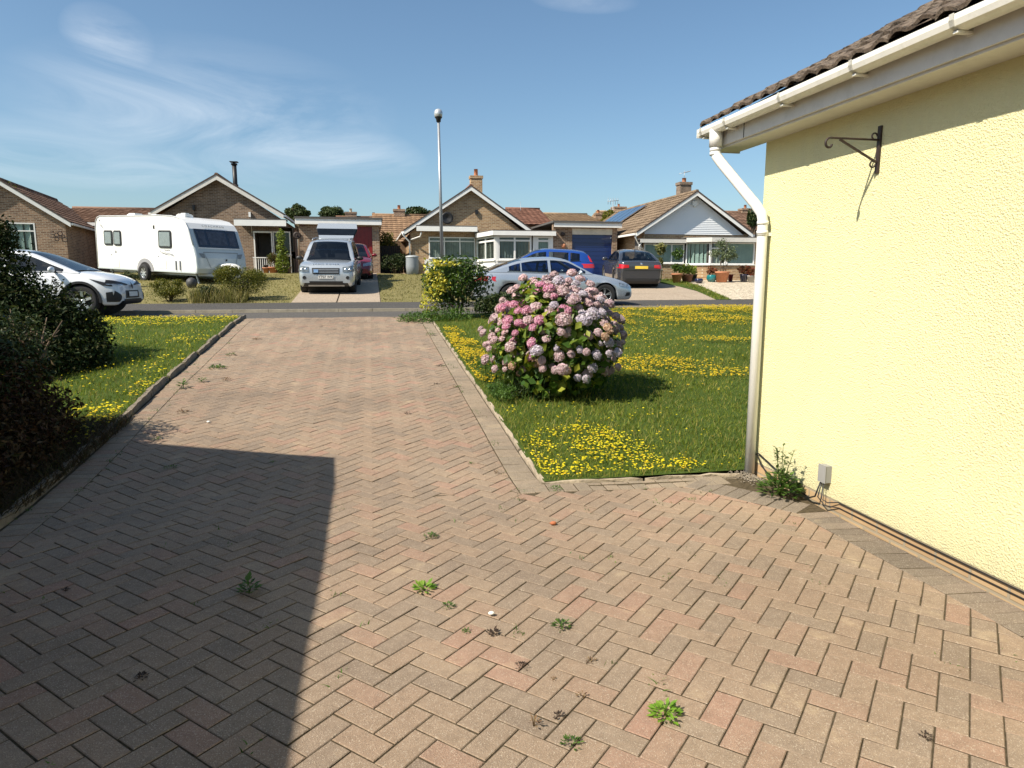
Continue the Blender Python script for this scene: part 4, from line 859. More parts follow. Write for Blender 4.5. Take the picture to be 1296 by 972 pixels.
def window(parent, P0, P1, z0, z1, cols, transom=None, tcols=None, blind=None, fw=.055, name='window', room=True, slit=.09, fmat=None):
    """P0,P1: (x,y) of the ends of the window on plan; cols: relative widths of the lights"""
    fm = fmat or M_white; p0, p1 = Vector((P0[0], P0[1], 0)), Vector((P1[0], P1[1], 0)); u = (p1 - p0); L = u.length; u.normalize(); nn = Vector((u.y, -u.x, 0)); up = Vector((0, 0, 1))
    def bx(b, a0, a1, d0, d1, h0, h1): c = p0 + u * (a0 + a1) / 2 + nn * (d0 + d1) / 2 + up * (h0 + h1) / 2; b.obox(c, u * (a1 - a0) / 2, nn * (d1 - d0) / 2, up * (h1 - h0) / 2)
    b = MB(); bx(b, 0, L, -.06, .01, z0, z0 + fw); bx(b, 0, L, -.06, .01, z1 - fw, z1); bx(b, 0, fw, -.06, .01, z0 + fw, z1 - fw); bx(b, L - fw, L, -.06, .01, z0 + fw, z1 - fw)
    tot = sum(cols); a = 0
    for c in cols[:-1]: a += c / tot * L; bx(b, a - fw / 2, a + fw / 2, -.058, .008, z0 + fw, z1 - fw)
    if transom: bx(b, fw, L - fw, -.056, .006, transom - fw / 2, transom + fw / 2)
    bx(b, -.04, L + .04, -.0, .07, z0 - .04, z0)
    f = b.build(name, fm, parent)
    b = MB(); bx(b, fw * .8, L - fw * .8, -.034, -.028, z0 + fw * .8, z1 - fw * .8); b.build('pane', M_pane, f)
    if blind:
        b = MB(); k = int(L / slit); rr = random.Random(int(abs(P0[0]) * 100))
        for i in range(k):
            a0 = i * slit + .004; tw = rr.uniform(.2, .5); c = p0 + u * (a0 + slit / 2) - nn * .09 + up * (z0 + z1) / 2; d = (u * math.cos(tw) + nn * math.sin(tw)); b.obox(c, d * slit * .46, nn.cross(up) * .0 + (nn * math.cos(tw) - u * math.sin(tw)) * .002, up * (z1 - z0) / 2 * .96)
        b.build('blind', blind, f)
    if room:
        b = MB(); bx(b, -.1, L + .1, -.92, -.9, z0 - .2, z1 + .2); bx(b, -.12, -.1, -.9, -.07, z0 - .2, z1 + .2); bx(b, L + .1, L + .12, -.9, -.07, z0 - .2, z1 + .2); bx(b, -.1, L + .1, -.9, -.07, z1 + .2, z1 + .22); bx(b, -.1, L + .1, -.9, -.07, z0 - .22, z0 - .2); b.build('room_interior', mat('dim_room', (.12, .11, .1), .95), f)
    return f
def roof_slope(b, A, Bp, U, rows, ncols, mi=0, over=.0, seed=1, th=.03):
    """tiles on the slope: A->Bp along the eave, U: vector from eave up to ridge"""
    A, Bp, U = Vector(A), Vector(Bp), Vector(U); e = (Bp - A) / ncols; s = U / rows; nr = e.cross(s).normalized()
    if nr.z < 0: nr = -nr
    rr = random.Random(seed)
    for i in range(rows):
        for k in range(ncols):
            o = A + e * k + s * i; j = rr.uniform(0, .008); a0, a1 = o + nr * (th + j), o + e * .985 + nr * (th + j); c1, c0 = o + e * .985 + s * 1.08 + nr * j, o + s * 1.08 + nr * j; m0, m1 = (a0 + a1) / 2 + nr * .018, (c0 + c1) / 2 + nr * .018
            b.add([a0, m0, a1, c1, m1, c0, a0 - nr * .03, m0 - nr * .03, a1 - nr * .03], [(0, 1, 4, 5), (1, 2, 3, 4), (6, 7, 1, 0), (7, 8, 2, 1)], mi)
def gable_roof(parent, PL, PP, PR, Y, depth, tile, board=.2, th=.1, over=.35, boardm=None, name='roof', tcol=.33):
    """outer roof line given in the front plane: left eave, peak, right eave as (x,z)"""
    f0 = Y - over; b = MB(); n = int((depth + over) / .3)
    for (E_, s) in ((PL, 1), (PR, 2)):
        U = Vector((PP[0] - E_[0], 0, PP[1] - E_[1])); roof_slope(b, (E_[0], f0, E_[1]), (E_[0], f0 + depth + over, E_[1]), U, max(4, int(U.length / .3)), n, seed=s)
        b.prism([(E_[0], f0, E_[1]), (PP[0], f0, PP[1]), (PP[0], f0, PP[1] - .06), (E_[0], f0, E_[1] - .06)], (0, depth + over, 0))
    for k in range(n): b.tube([(PP[0], f0 + k * .3, PP[1] + .01), (PP[0], f0 + k * .3 + .29, PP[1] + .01)], .1, 6, smooth=False)
    b.build(name, tile, parent)
    b = MB(); 
    for E_ in (PL, PR):
        b.prism([(E_[0], f0 - .03, E_[1] - .02), (PP[0], f0 - .03, PP[1] - .02), (PP[0], f0 - .03, PP[1] - .02 - board), (E_[0], f0 - .03, E_[1] - .02 - board)], (0, .028, 0))
    b.build('bargeboard', boardm or M_white, parent)
    b = MB()
    for E_ in (PL, PR): b.prism([(E_[0], f0 - .05, E_[1] + .05), (PP[0], f0 - .05, PP[1] + .05), (PP[0], f0 - .05, PP[1] - .02), (E_[0], f0 - .05, E_[1] - .02)], (0, .05, 0))
    b.build('verge_edge', mat('dark_verge', (.07, .05, .042), .9, var=.25, vs=6), parent)
    b = MB()
    for E_ in (PL, PR):
        sg = 1 if E_ is PR else -1; b.box(E_[0] - .02 * sg, E_[0] + .1 * sg, f0, f0 + depth + over, E_[1] - .13, E_[1] - .04)
    b.build('gutter', M_white, parent)
def chimney(parent, x, y, z0, z1, w_, m_, pot=.3, potm=None, pots=1):
    b = MB(); b.box(x - w_ / 2, x + w_ / 2, y - w_ * .4, y + w_ * .4, z0, z1 - .14); b.box(x - w_ / 2 - .04, x + w_ / 2 + .04, y - w_ * .4 - .04, y + w_ * .4 + .04, z1 - .14, z1); c = b.build('chimney', m_, parent)
    b = MB()
    for i in range(pots): b.lathe([(.11, z1 - .01), (.1, z1 + pot), (.12, z1 + pot), (.08, z1 + pot)], (x + (i - (pots - 1) / 2) * .3, y, 0), 12)
    b.build('chimney_pot', potm or M_terra, c)
def fascia(parent, px0, py0, px1, py1, Y, hpx=6, m_=None, name='fascia', top=.04, zoff=0):
    x0, z0 = xz(px0, py0, Y); x1, z1 = xz(px1, py1, Y); z = (z0 + z1) / 2 + zoff; h = hpx * Y / 900.0
    b = MB(); b.box(x0, x1, Y - .06, Y - .03, z - h, z); b.build(name, m_ or M_white, parent); return x0, x1, z, h
def flat_roof(parent, x0, x1, y0, y1, z, m_=None, name='flat_roof'):
    b = MB(); b.box(x0 - .08, x1 + .08, y0 - .1, y1, z, z + .09); b.build(name, m_ or mat('roofing_felt', (.09, .085, .08), .9), parent)

# ---------- bungalow 2 (caravan and 4x4)
Yg, Ym = 35.3, 37.5; G = 1.72
h = thing('bungalow', 'brown brick gabled bungalow behind the caravan, with black flue and red garage doors', 'bungalow', (0, 0, 0), group='bungalows facing the road')
PLx, PPx, PRx = xz(190, 268, Ym - .35), xz(273.5, 221, Ym - .35), xz(359, 277, Ym - .35)
PRx = (PRx[0], PLx[1])
gable_roof(h, PLx, PPx, PRx, Ym, 9, TL_brown, board=.22, boardm=M_fascia)
wl, wr = PLx[0] + .35, PRx[0] - .3; ze = PLx[1] - .1
dx0, dx1 = xz(304, 0, Ym)[0], xz(329, 0, Ym)[0]; wx0, wx1 = xz(329.5, 0, Ym)[0], xz(353, 0, Ym)[0]; zt = xz(0, 288.5, Ym)[1]; ztm = xz(0, 320, Ym)[1]
b = MB(); wall_open(b, wl, wr, 1.4, ze - .02, Ym, .25, [(dx0, wx1, G - .03, zt)]); kx = (PPx[0]); b.prism([(wl, Ym, ze - .02), (wr, Ym, ze - .02), (kx, Ym, PPx[1] - .12)], (0, .25, 0)); b.box(wl, wl + .25, Ym + .25, Ym + 9, 1.4, ze - .02); b.box(wr - .25, wr, Ym + .25, Ym + 9, 1.4, ze - .02); b.box(wl + .25, wr - .25, Ym + 8.8, Ym + 9, 1.4, ze - .02)
b.build('wall', BR_C, h)
fr_ = window(h, (wx0, Ym - .0), (wx1, Ym - .0), ztm, zt, [1], None, blind=None)
window(h, (wx0, Ym - .0), (wx1, Ym - .0), G, ztm - .045, [1, 1], None, blind=None)
b = MB(); b.box(dx0, dx0 + .06, Ym - .05, Ym + .02, G, zt); b.box(dx1 - .06, dx1, Ym - .05, Ym + .02, G, zt); b.box(dx0 + .06, dx1 - .06, Ym - .05, Ym + .02, zt - .08, zt); dfm = b.build('door_frame', M_white, h)
b = MB(); b.box(dx0 + .06, dx1 - .06, Ym + 1.2, Ym + 1.22, G, zt); b.box(dx0 + .03, dx0 + .05, Ym + .02, Ym + 1.2, G, zt); b.box(dx1 - .05, dx1 - .03, Ym + .02, Ym + 1.2, G, zt); b.box(dx0, dx1, Ym + .02, Ym + 1.2, zt, zt + .02); b.build('open_porch', mat('dim_room', (.12, .11, .1), .95), h)
b = MB(); rz = xz(0, 325, Ym - .6)[1]
for i in range(9): xx = dx0 + .05 + i * (dx1 - dx0 - .1) / 8; b.box(xx - .015, xx + .015, Ym - .61, Ym - .59, G, rz)
b.box(dx0, dx1, Ym - .63, Ym - .57, rz, rz + .05); b.build('porch_railing', M_white, h)
x0, x1, z, hh_ = fascia(h, 296, 278.5, 362, 278.5, Ym - .8, 7); b = MB(); b.box(x0, x1, Ym - .83, Ym, z, z + .06); b.build('porch_roof', mat('roofing_felt', (.09, .085, .08), .9), h)
# garage
gx0, gx1 = xz(365, 0, Yg)[0], xz(471.5, 0, Yg)[0]; d0, d1 = xz(398, 0, Yg)[0], xz(462, 0, Yg)[0]; zf = xz(420, 284.5, Yg)[1]; zf1 = xz(420, 277.5, Yg)[1]; zdt = zf + .02
b = MB(); wall_open(b, gx0, gx1, 1.4, zf1, Yg, .22, [(d0, d1, 1.3, zf - .06)]); b.box(gx0, gx0 + .22, Yg + .22, Ym - .05, 1.4, zf1); b.box(gx1 - .22, gx1, Yg + .22, Yg + 6, 1.4, zf1); b.build('garage_wall', BR_A, h)
b = MB(); b.box(gx0 - .15, gx1 + .12, Yg - .28, Yg - .25, zf, zf1); b.box(gx1 + .09, gx1 + .12, Yg - .25, Yg + 6, zf, zf1); b.box(gx0 - .15, gx0 - .12, Yg - .25, Ym, zf, zf1); b.build('fascia', M_white, h); b = MB(); b.box(gx0 - .12, gx1 + .09, Yg - .25, Yg + 6, zf, zf + .01); b.build('soffit', M_white, h)
flat_roof(h, gx0 - .1, gx1 + .1, Yg - .22, Yg + 6, zf1)
M_reddoor = mat('red_painted_timber', (.2, .012, .012), .35, var=.1); b = MB(); npn = 12
for i in range(npn):
    a0 = d0 + (d1 - d0) * i / npn; a1 = d0 + (d1 - d0) * (i + 1) / npn; b.box(a0 + .012, a1 - .012, Yg + .1, Yg + .13, G - .15, zf - .06)
b.box(d0, d1, Yg + .131, Yg + .16, G - .15, zf - .06); b.build('garage_door', M_reddoor, h)
chx = aty(298, 236, Ym + 2.2); tp_ = aty(298, 206, Ym + 2.2)
b = MB(); b.tube([(chx.x, chx.y, chx.z - .8), (chx.x, chx.y, tp_.z - .1)], .115, 14); b.tube([(chx.x, chx.y, chx.z - .1), (chx.x, chx.y, chx.z + .1)], .15, 14); b.tube([(chx.x, chx.y, tp_.z - .12), (chx.x, chx.y, tp_.z - .04)], .16, 14); b.tube([(chx.x, chx.y, tp_.z - .04), (chx.x, chx.y, tp_.z + .02)], .07, 8); b.box(chx.x - .2, chx.x + .2, chx.y - .2, chx.y + .2, tp_.z + .02, tp_.z + .05); b.build('flue', M_black, h)
for i, (px, py) in enumerate(((245, 262), (316, 271))): q = aty(px, py, Ym - .1); b = MB(); b.box(q.x - .05, q.x + .05, q.y - .04, q.y + .1, q.z - .14, q.z + .1); b.tube([(q.x + .03, q.y + .05, q.z - .1), (q.x + .05, q.y + .05, q.z - .9)], .012, 4); b.build('security_light', M_white if i else M_black, h)
b = MB(); q = aty(376, 298, Yg); b.lathe([(.05, -.02), (.17, -.02), (.18, -.05), (.13, -.06), (.06, -.04), (0, -.04)], (q.x, q.y, q.z), 18, axis='Y'); b.lathe([(.04, -.05), (.04, -.09), (0, -.09)], (q.x, q.y, q.z), 10, axis='Y'); b.build('wall_ornament', M_iron, label='round dark ornament hanging on the garage wall left of the red doors', cat='wall ornament')
b = MB(); q = aty(383, 283.5, Yg); b.box(q.x - .12, q.x + .12, q.y - .06, q.y - .001, q.z - .1, q.z - .02); b.build('wall_light', mat('brown_plastic', (.09, .03, .02), .5), h)
# climber and pots
q = aty(358, 345, Ym - 2.6); t = thing('climbing_plant', 'yellow-green climbing plant on the white post between porch and garage', 'climber', (q.x, q.y, G))
leaf_cloud('foliage', [(0, 0, .5, .32, .2, .55), (-.05, 0, 1.15, .2, .15, .5), (0, 0, 1.75, .22, .15, .35), (.1, .0, .9, .2, .15, .3)], 1500, .1, leaf('climber_leaves', [(.16, .22, .03), (.28, .34, .06), (.1, .16, .03)], .5, .35), 120, t); branches('stems', t, 5, 2.1, .12, .012, M_bark, 121)
def pot(name, label, x, y, rad, hgt, m_, plant=None, ph=.5, pr=.3, n=500, size=.07, seed=1, group='potted plants by the bungalows', bowl=False, z=None, parts=None):
    z = (T(x, y) + .03) if z is None else z; t = thing(name, label, 'plant pot', (x, y, z), group=group); b = MB()
    pf = [(0, 0), (rad * .7, 0), (rad * .98, hgt * .86), (rad * 1.08, hgt * .86), (rad * 1.08, hgt), (rad * .92, hgt), (rad * .88, hgt * .85), (0, hgt * .85)] if not bowl else [(0, 0), (rad * .6, 0), (rad, hgt * .45), (rad * .95, hgt * .85), (rad * .8, hgt), (rad * .72, hgt * .9), (0, hgt * .8)]
    b.lathe(pf, n=20); b.build('pot', m_, t)
    if plant: leaf_cloud('foliage', parts or lumps(pr, pr, ph * .5, 6, seed, zc=hgt + ph * .5), n, size, plant, seed, t, flat=.3, shell=.9, aspect=.4); branches('stems', t, 5, hgt + ph * .8, pr * .5, .012, M_bark, seed + 1, .02, 1)
    return t
YP = Ym - 1.9
q = aty(337, 347, YP); pot('plant_pot', 'small terracotta pot at the left of the porch pots', q.x, YP, .16, .3, M_terra, L_brown, .15, .12, 120, seed=130, z=G)
q = aty(346, 347, YP); pot('plant_pot', 'terracotta pot with a round green-red bush beside the porch railing', q.x, YP, .22, .33, M_terra, leaf('red_green_leaves', [(.06, .1, .02), (.12, .14, .03), (.2, .06, .03)], .5, .3), .75, .36, 1600, .07, 131, z=G)
q = aty(355, 347, YP - .3); pot('plant_pot', 'dark grey pot beside the pale pot by the porch', q.x, YP - .3, .17, .26, M_black, L_weed, .15, .12, 120, seed=132, z=G)
q = aty(364, 347, YP - .3); pot('plant_pot', 'pale stone pot at the foot of the climbing plant', q.x, YP - .3, .2, .36, mat('pale_stone_pot', (.4, .33, .25), .9), L_weed, .3, .16, 200, seed=133, z=G)

# ---------- bungalow 3 (sunroom and blue garage door)
Yg, Ym = 33.2, 35.9; G = 1.66
h = thing('bungalow', 'buff brick gabled bungalow with white corner sunroom, satellite dish and blue garage door', 'bungalow', (0, 0, 0), group='bungalows facing the road')
PLx, PPx, PRx = xz(511, 291.5, Ym - .35), xz(596.5, 235, Ym - .35), xz(671, 285, Ym - .35)
hw = PPx[0] - PLx[0]; PRx = (PPx[0] + hw * .93, PLx[1] + .1)
gable_roof(h, PLx, PPx, PRx, Ym, 9.5, TL_red, board=.2, over=.25)
wl, wr = PLx[0] + .35, PRx[0] - .3; ze = PLx[1] - .08
w0, w1 = xz(537, 0, Ym)[0], xz(599, 0, Ym)[0]; zt = xz(0, 293.5, Ym)[1]; zs = xz(0, 324, Ym)[1]
b = MB(); wall_open(b, wl, wr, 1.4, ze, Ym, .25, [(w0, w1, zs, zt)]); b.prism([(wl, Ym, ze), (wr, Ym, ze), (PPx[0], Ym, PPx[1] - .1)], (0, .25, 0)); b.box(wl, wl + .25, Ym + .25, Ym + 9.5, 1.4, ze); b.box(wr - .25, wr, Ym + .25, Ym + 9.5, 1.4, ze); b.box(wl + .25, wr - .25, Ym + 9.3, Ym + 9.5, 1.4, ze)
b.build('wall', BR_B, h)
window(h, (w0, Ym - .02), (w1, Ym - .02), zs, zt, [1, 1, 1], xz(0, 299.5, Ym)[1], blind=M_blind)
b = MB(); b.box(xz(531, 0, Ym)[0], xz(602, 0, Ym)[0], Ym - .04, Ym - .001, 1.4, zs - .05)
for i in range(3): b.box(xz(545 + i * 20, 0, Ym)[0], xz(545 + i * 20, 0, Ym)[0] + .03, Ym - .05, Ym - .041, 1.4, zs - .05)
b.build('white_panel', M_white, h)
x0, x1, z, hh_ = fascia(h, 527, 287, 604, 286.5, Ym - .7, 6); b = MB(); b.box(x0, x1, Ym - .73, Ym, z, z + .06); b.build('porch_roof', mat('roofing_felt', (.09, .085, .08), .9), h)
# sunroom: slanted side + front
A_ = aty(603, 300, Ym - .1); B_ = aty(626, 300, Yg); C_ = aty(702, 300, Yg); zt = B_.z + 0; zt = xz(0, 290.5, Yg)[1]; zs = xz(0, 326, Yg)[1]; ztr = xz(0, 297.5, Yg)[1]
def panel(pts, z0, z1, name, m_, th=.06):
    b = MB()
    for p, q in zip(pts[:-1], pts[1:]):
        p3, q3 = Vector((p[0], p[1], 0)), Vector((q[0], q[1], 0)); u = (q3 - p3).normalized(); nn = Vector((u.y, -u.x, 0)); c = (p3 + q3) / 2 - nn * th / 2 + Vector((0, 0, (z0 + z1) / 2)); b.obox(c, (q3 - p3) / 2, nn * th / 2, Vector((0, 0, (z1 - z0) / 2)))
    return b.build(name, m_, h)
M_blindp = mat('cream_blind', (.62, .62, .54), .8, var=.05)
window(h, (A_.x, A_.y), (B_.x - .0, B_.y), zs, zt, [1, 1], ztr, blind=M_blindp, room=False, fw=.085)
w0, w1 = xz(629, 0, Yg)[0], xz(674, 0, Yg)[0]; window(h, (w0, Yg), (w1, Yg), zs, zt, [1, 1], ztr, blind=M_blindg, slit=.14, room=False, fw=.085)
for k in (626.2, 676): xq = xz(k, 0, Yg)[0]; b = MB(); b.box(xq, xq + .11, Yg - .02, Yg + .1, G - .2, zt); b.build('corner_post', M_white, h)
panel([(A_.x, A_.y), (B_.x, B_.y)], G - .2, zs - .04, 'white_panel', M_white); panel([(w0, Yg), (w1, Yg)], G - .2, zs - .04, 'white_panel', M_white)
d0, d1 = xz(680.5, 0, Yg)[0], xz(699, 0, Yg)[0]; dr = window(h, (d0, Yg), (d1, Yg), G, zt, [1], ztr, blind=M_net, name='glazed_door', fw=.1)
b = MB(); b.box(d1, xz(702.5, 0, Yg)[0], Yg - .03, Yg + .1, G - .2, zt + .02); b.box(xz(674, 0, Yg)[0] + .1, d0, Yg - .01, Yg + .06, G - .2, zt + .02); b.build('door_frame', M_white, h)
zr0 = xz(0, 290.3, Yg)[1]; zr1 = xz(0, 284, Yg)[1]
b = MB(); q0, q1, q2 = Vector((A_.x - .1, A_.y - .3, 0)), Vector((B_.x - .12, B_.y - .25, 0)), Vector((C_.x, Yg - .25, 0))
for p, q in ((q0, q1), (q1, q2)):
    u = (q - p).normalized(); nn = Vector((u.y, -u.x, 0)); b.obox((p + q) / 2 + Vector((0, 0, (zr0 + zr1) / 2)), (q - p) / 2, nn * .02, Vector((0, 0, (zr1 - zr0) / 2)))
b.build('fascia', M_white, h)
b = MB(); b.prism([(q0.x, q0.y, zr1), (q1.x, q1.y, zr1), (q2.x, q2.y, zr1), (q2.x, Ym, zr1), (q0.x, Ym, zr1)], (0, 0, .05)); b.prism([(q0.x, q0.y + .05, zr0), (q1.x, q1.y + .03, zr0), (q2.x, q2.y + .03, zr0), (q2.x, Ym, zr0), (q0.x, Ym, zr0)], (0, 0, .02)); b.build('flat_roof', mat('roofing_felt', (.09, .085, .08), .9), h)
gx0, gx1 = xz(702.5, 0, Yg)[0], xz(788, 0, Yg)[0]; d0, d1 = xz(728, 0, Yg)[0], xz(781.5, 0, Yg)[0]; zdt = xz(755, 297, Yg)[1]; zl = xz(755, 289.5, Yg)[1]; zf0 = xz(755, 288.3, Yg)[1]; zf1 = xz(755, 283, Yg)[1]
b = MB(); wall_open(b, gx0, gx1, 1.4, zf1 - .02, Yg, .22, [(d0, d1, 1.3, zl)]); b.box(gx1 - .22, gx1, Yg + .22, Yg + 6, 1.4, zf1 - .02); b.build('garage_wall', BR_A, h)
b = MB(); b.box(d0, d1, Yg + .02, Yg + .1, zdt, zl); b.build('garage_lintel', mat('cream_board', (.62, .58, .48), .6), h)
M_blue = paint('blue_garage_door', (.004, .02, .11), 0, .35, .6); b = MB()
for i in range(10): z0 = G - .1 + (zdt - G + .1) * i / 10; b.box(d0, d1, Yg + .08, Yg + .12, z0 + .012, z0 + (zdt - G + .1) / 10 - .004)
b.box(d0, d1, Yg + .121, Yg + .14, G - .1, zdt); b.build('garage_door', M_blue, h)
b = MB(); q = aty(775, 301, Yg); b.box(q.x - .08, q.x + .08, Yg + .07, Yg + .08, q.z - .02, q.z + .02); b.build('door_badge', M_white, h)
b = MB(); b.box(gx0, gx1 + .15, Yg - .25, Yg - .22, zf0, zf1); b.box(gx1 + .12, gx1 + .15, Yg - .22, Yg + 6, zf0, zf1); b.build('fascia', M_white, h); b = MB(); b.box(gx0, gx1 + .12, Yg - .22, Yg, zf0, zf0 + .01); b.build('soffit', mat('cream_board', (.62, .58, .48), .6), h); flat_roof(h, gx0, gx1 + .1, Yg - .2, Yg + 6, zf1)
cq = aty(602.5, 243, Ym + 2); ct = aty(602.5, 223, Ym + 2); chimney(h, cq.x, cq.y, cq.z - 1, ct.z, .62, BR_B, .36)
q = aty(566, 276, Ym - .35); b = MB(); b.lathe([(0, .06), (.1, .045), (.2, .02), (.3, -.03), (.3, -.04), (.2, .01), (0, .05)], (q.x, q.y, q.z), 20, axis='Y'); b.tube([(q.x + .02, q.y, q.z - .1), (q.x + .18, q.y - .28, q.z - .18)], .01, 5); b.box(q.x + .13, q.x + .23, q.y - .33, q.y - .26, q.z - .22, q.z - .14); b.tube([(q.x, q.y + .05, q.z), (q.x, q.y + .36, q.z - .05)], .02, 6); b.build('satellite_dish', M_black, h)
q = aty(603, 267, Ym - .05); b = MB(); b.box(q.x - .07, q.x + .07, q.y - .05, q.y + .05, q.z - .16, q.z + .06); b.build('security_light', M_black, h)
for px, py in ((712, 296.5), (713, 311)): q = aty(px, py, Yg); b = MB(); b.lathe([(0, -.1), (.08, -.1), (.11, -.05), (.11, 0)], (q.x, q.y, q.z), 12, axis='Y'); b.build('wall_light', M_iron if py < 300 else M_terra, h)
q = aty(521, 296, Ym - .4); b = MB(); zb_ = 1.6; b.tube([(PLx[0] - .05, Ym - .3, PLx[1] - .1), (PLx[0] - .05, Ym - .3, PLx[1] - .2), (wl - .06, Ym - .08, PLx[1] - .55), (wl - .06, Ym - .08, zb_)], .04, 8); b.tube([(wl + .5, Ym - .65, PLx[1] - .12), (wl + .45, Ym - .5, PLx[1] - .3), (wl - .02, Ym - .1, PLx[1] - .45)], .035, 8); b.build('downpipe', M_white, h)
# water butt
q = aty(522, 345, 34.3); t = thing('water_butt', 'pale grey water butt with lid at the left corner of the sunroom bungalow', 'water butt', (q.x, 34.3, G - .1)); b = MB(); b.lathe([(0, 0), (.27, 0), (.31, .5), (.3, .95), (.3, .97)], n=20); b.build('barrel', mat('grey_plastic', (.25, .28, .3), .5), t); b = MB(); b.lathe([(.32, .95), (.32, 1.0), (.2, 1.04), (0, 1.05)], n=20); b.build('lid', mat('grey_plastic_lid', (.36, .38, .38), .5), t)
# gate and hedge in the gap
q0, q1 = aty(474, 344, 36.5), aty(507, 344, 36.5); t = thing('side_gate', 'dark timber gate and fence filling the gap between the two middle bungalows', 'gate', ((q0.x + q1.x) / 2, 36.5, 1.7)); W2 = (q1.x - q0.x) / 2; b = MB(); n = 14; M_dkwood = mat('dark_stained_timber', (.02, .015, .012), .8, var=.3)
for i in range(n): a0 = -W2 + 2 * W2 * i / n; b.box(a0 + .006, a0 + 2 * W2 / n - .006, 0, .025, -.1, aty(490, 311, 36.5).z - 1.7)
b.build('boards', M_dkwood, t); b = MB(); b.box(-W2, W2, .026, .07, .2, .3); b.box(-W2, W2, .026, .07, 1.0, 1.1); b.build('rails', M_dkwood, t)
q = aty(500, 344, 35.2); bush('hedge', 'very dark hedge in the shaded gap beside the timber gate', 'hedge', q.x, 35.4, .75, .5, 1.05, 2600, .08, L_dark, 140)
q = aty(502, 305, 39); t = bush('garden_shrub', 'tall pale green shrub rising behind the timber gate', 'shrub', q.x - .6, 40, .9, .8, 2.6, 2400, .11, L_olive, 141, z=1.7)
q0 = aty(498, 306, 41); t = thing('timber_fence', 'weathered timber fence panel seen behind the gate in the gap', 'fence', (q0.x, 41, 1.8)); b = MB()
for i in range(10): b.box(-.9 + i * .18, -.9 + i * .18 + .17, 0, .02, 0, 1.75 + .04 * (i % 2))
b.build('boards', mat('grey_timber', (.2, .13, .08), .9, var=.3), t); b = MB(); b.box(-.9, .9, .021, .06, 1.3, 1.4); b.build('rails', mat('grey_timber', (.2, .13, .08), .9), t)
q = aty(672, 325, 32.4); bush('garden_shrub', 'sparse young shrub in front of the sunroom door behind the blue hatchback', 'shrub', q.x + .2, 32.4, .32, .3, 1.2, 500, .09, L_olive, 142)

# ---------- bungalow 4 (white cladding, bay window)
Yw, Ym = 30.9, 31.3; G = 1.46
h = thing('bungalow', 'bungalow with pale blue-white clad gable, bay window and solar panels, at the right', 'bungalow', (0, 0, 0), group='bungalows facing the road')
PLx, PPx = xz(805, 294, Ym - .3), xz(882, 242.5, Ym - .3); PRx = (2 * PPx[0] - PLx[0], PLx[1])
gable_roof(h, PLx, PPx, PRx, Ym, 11, TL_buff, board=.17, boardm=M_white)
wl, wr = PLx[0] + .4, PRx[0] - .3; ze = PLx[1]; a = N('pale_blue_cladding'); a.set(Base_Color=a.mix(a.noise(2, 4), (.72, .75, .77), (.78, .8, .82)), Roughness=.5); M_clad = a.m
b = MB(); k = 22; zc0 = ze - .05; zc1 = PPx[1] - .1
for i in range(k):
    za, zb2 = zc0 + (zc1 - zc0) * i / k, zc0 + (zc1 - zc0) * (i + 1) / k; f0, f1 = i / k, (i + 1) / k; L0 = wl + (PPx[0] - wl) * f0; R0 = wr - (wr - PPx[0]) * f0; L1 = wl + (PPx[0] - wl) * f1; R1 = wr - (wr - PPx[0]) * f1
    b.prism([(L0, Ym - .03, za), (R0, Ym - .03, za), (R1, Ym - .012, zb2), (L1, Ym - .012, zb2)], (0, .03, 0))
b.build('cladding', M_clad, h)
b = MB(); s0, s1 = xz(825.5, 0, Yw)[0], xz(880.5, 0, Yw)[0]; zs = xz(0, 329.5, Yw)[1]; zt = xz(0, 299.5, Yw)[1]
b.box(wl, s1, Ym - .3, Ym, G - .3, zs - .045); b.box(wl, s0 - .0, Ym - .3, Ym, zs - .045, ze); b.box(wl, wl + .25, Ym, Ym + 11, G - .3, ze); b.box(wl + .25, wr, Ym + .0, Ym + .2, zt + .02, ze - .06); b.box(wr, wr + .25, Ym, Ym + 11, G - .3, ze)
b.build('wall', BR_B, h)
window(h, (s0, Ym - .3), (s1 - .05, Ym - .3), zs, zt, [2.2, 1], blind=M_net, slit=.2)
xa, xb, xc, xd = s1, aty(900, 300, Yw - .55).x, aty(920, 300, Yw - .55).x, aty(956, 300, Yw - .55).x; Yb = Yw - .55
zsb = xz(0, 331, Yb)[1]; ztb = xz(0, 297, Yb)[1]
b = MB(); b.prism([(xa + .02, Ym - .01, G - .3), (xa + .02, Ym - .32, G - .3), (xb, Yb, G - .3), (14.5 + 5.5, Yb, G - .3), (20, Ym - .01, G - .3)], (0, 0, zsb - .05 - G + .3)); b.build('bay_wall', BR_B, h)
window(h, (xa + .03, Ym - .32), (xb - .01, Yb), zsb, ztb, [1], blind=M_net, slit=.2)
window(h, (xb, Yb), (xc - .01, Yb), zsb, ztb, [1], xz(0, 306, Yb)[1], blind=M_blindp, slit=.2)
window(h, (xc + .02, Yb), (xd, Yb), zsb, ztb, [1], blind=M_net, slit=.2)
b = MB(); b.box(xd + .005, 20, Yb, Yb + .2, zsb - .05, ztb + .05); b.build('wall', BR_B, h)
zf0, zf1 = zt + .02, xz(0, 293.5, Yw)[1]
b = MB(); b.box(PLx[0] + .1, s1 - .1, Ym - .62, Ym - .6, zf0, zf1); q0, q1 = Vector((s1 - .1, Ym - .61, 0)), Vector((xb - .1, Yb - .3, 0)); zb0, zb1 = xz(0, 296.6, Yb)[1], xz(0, 290, Yb)[1]
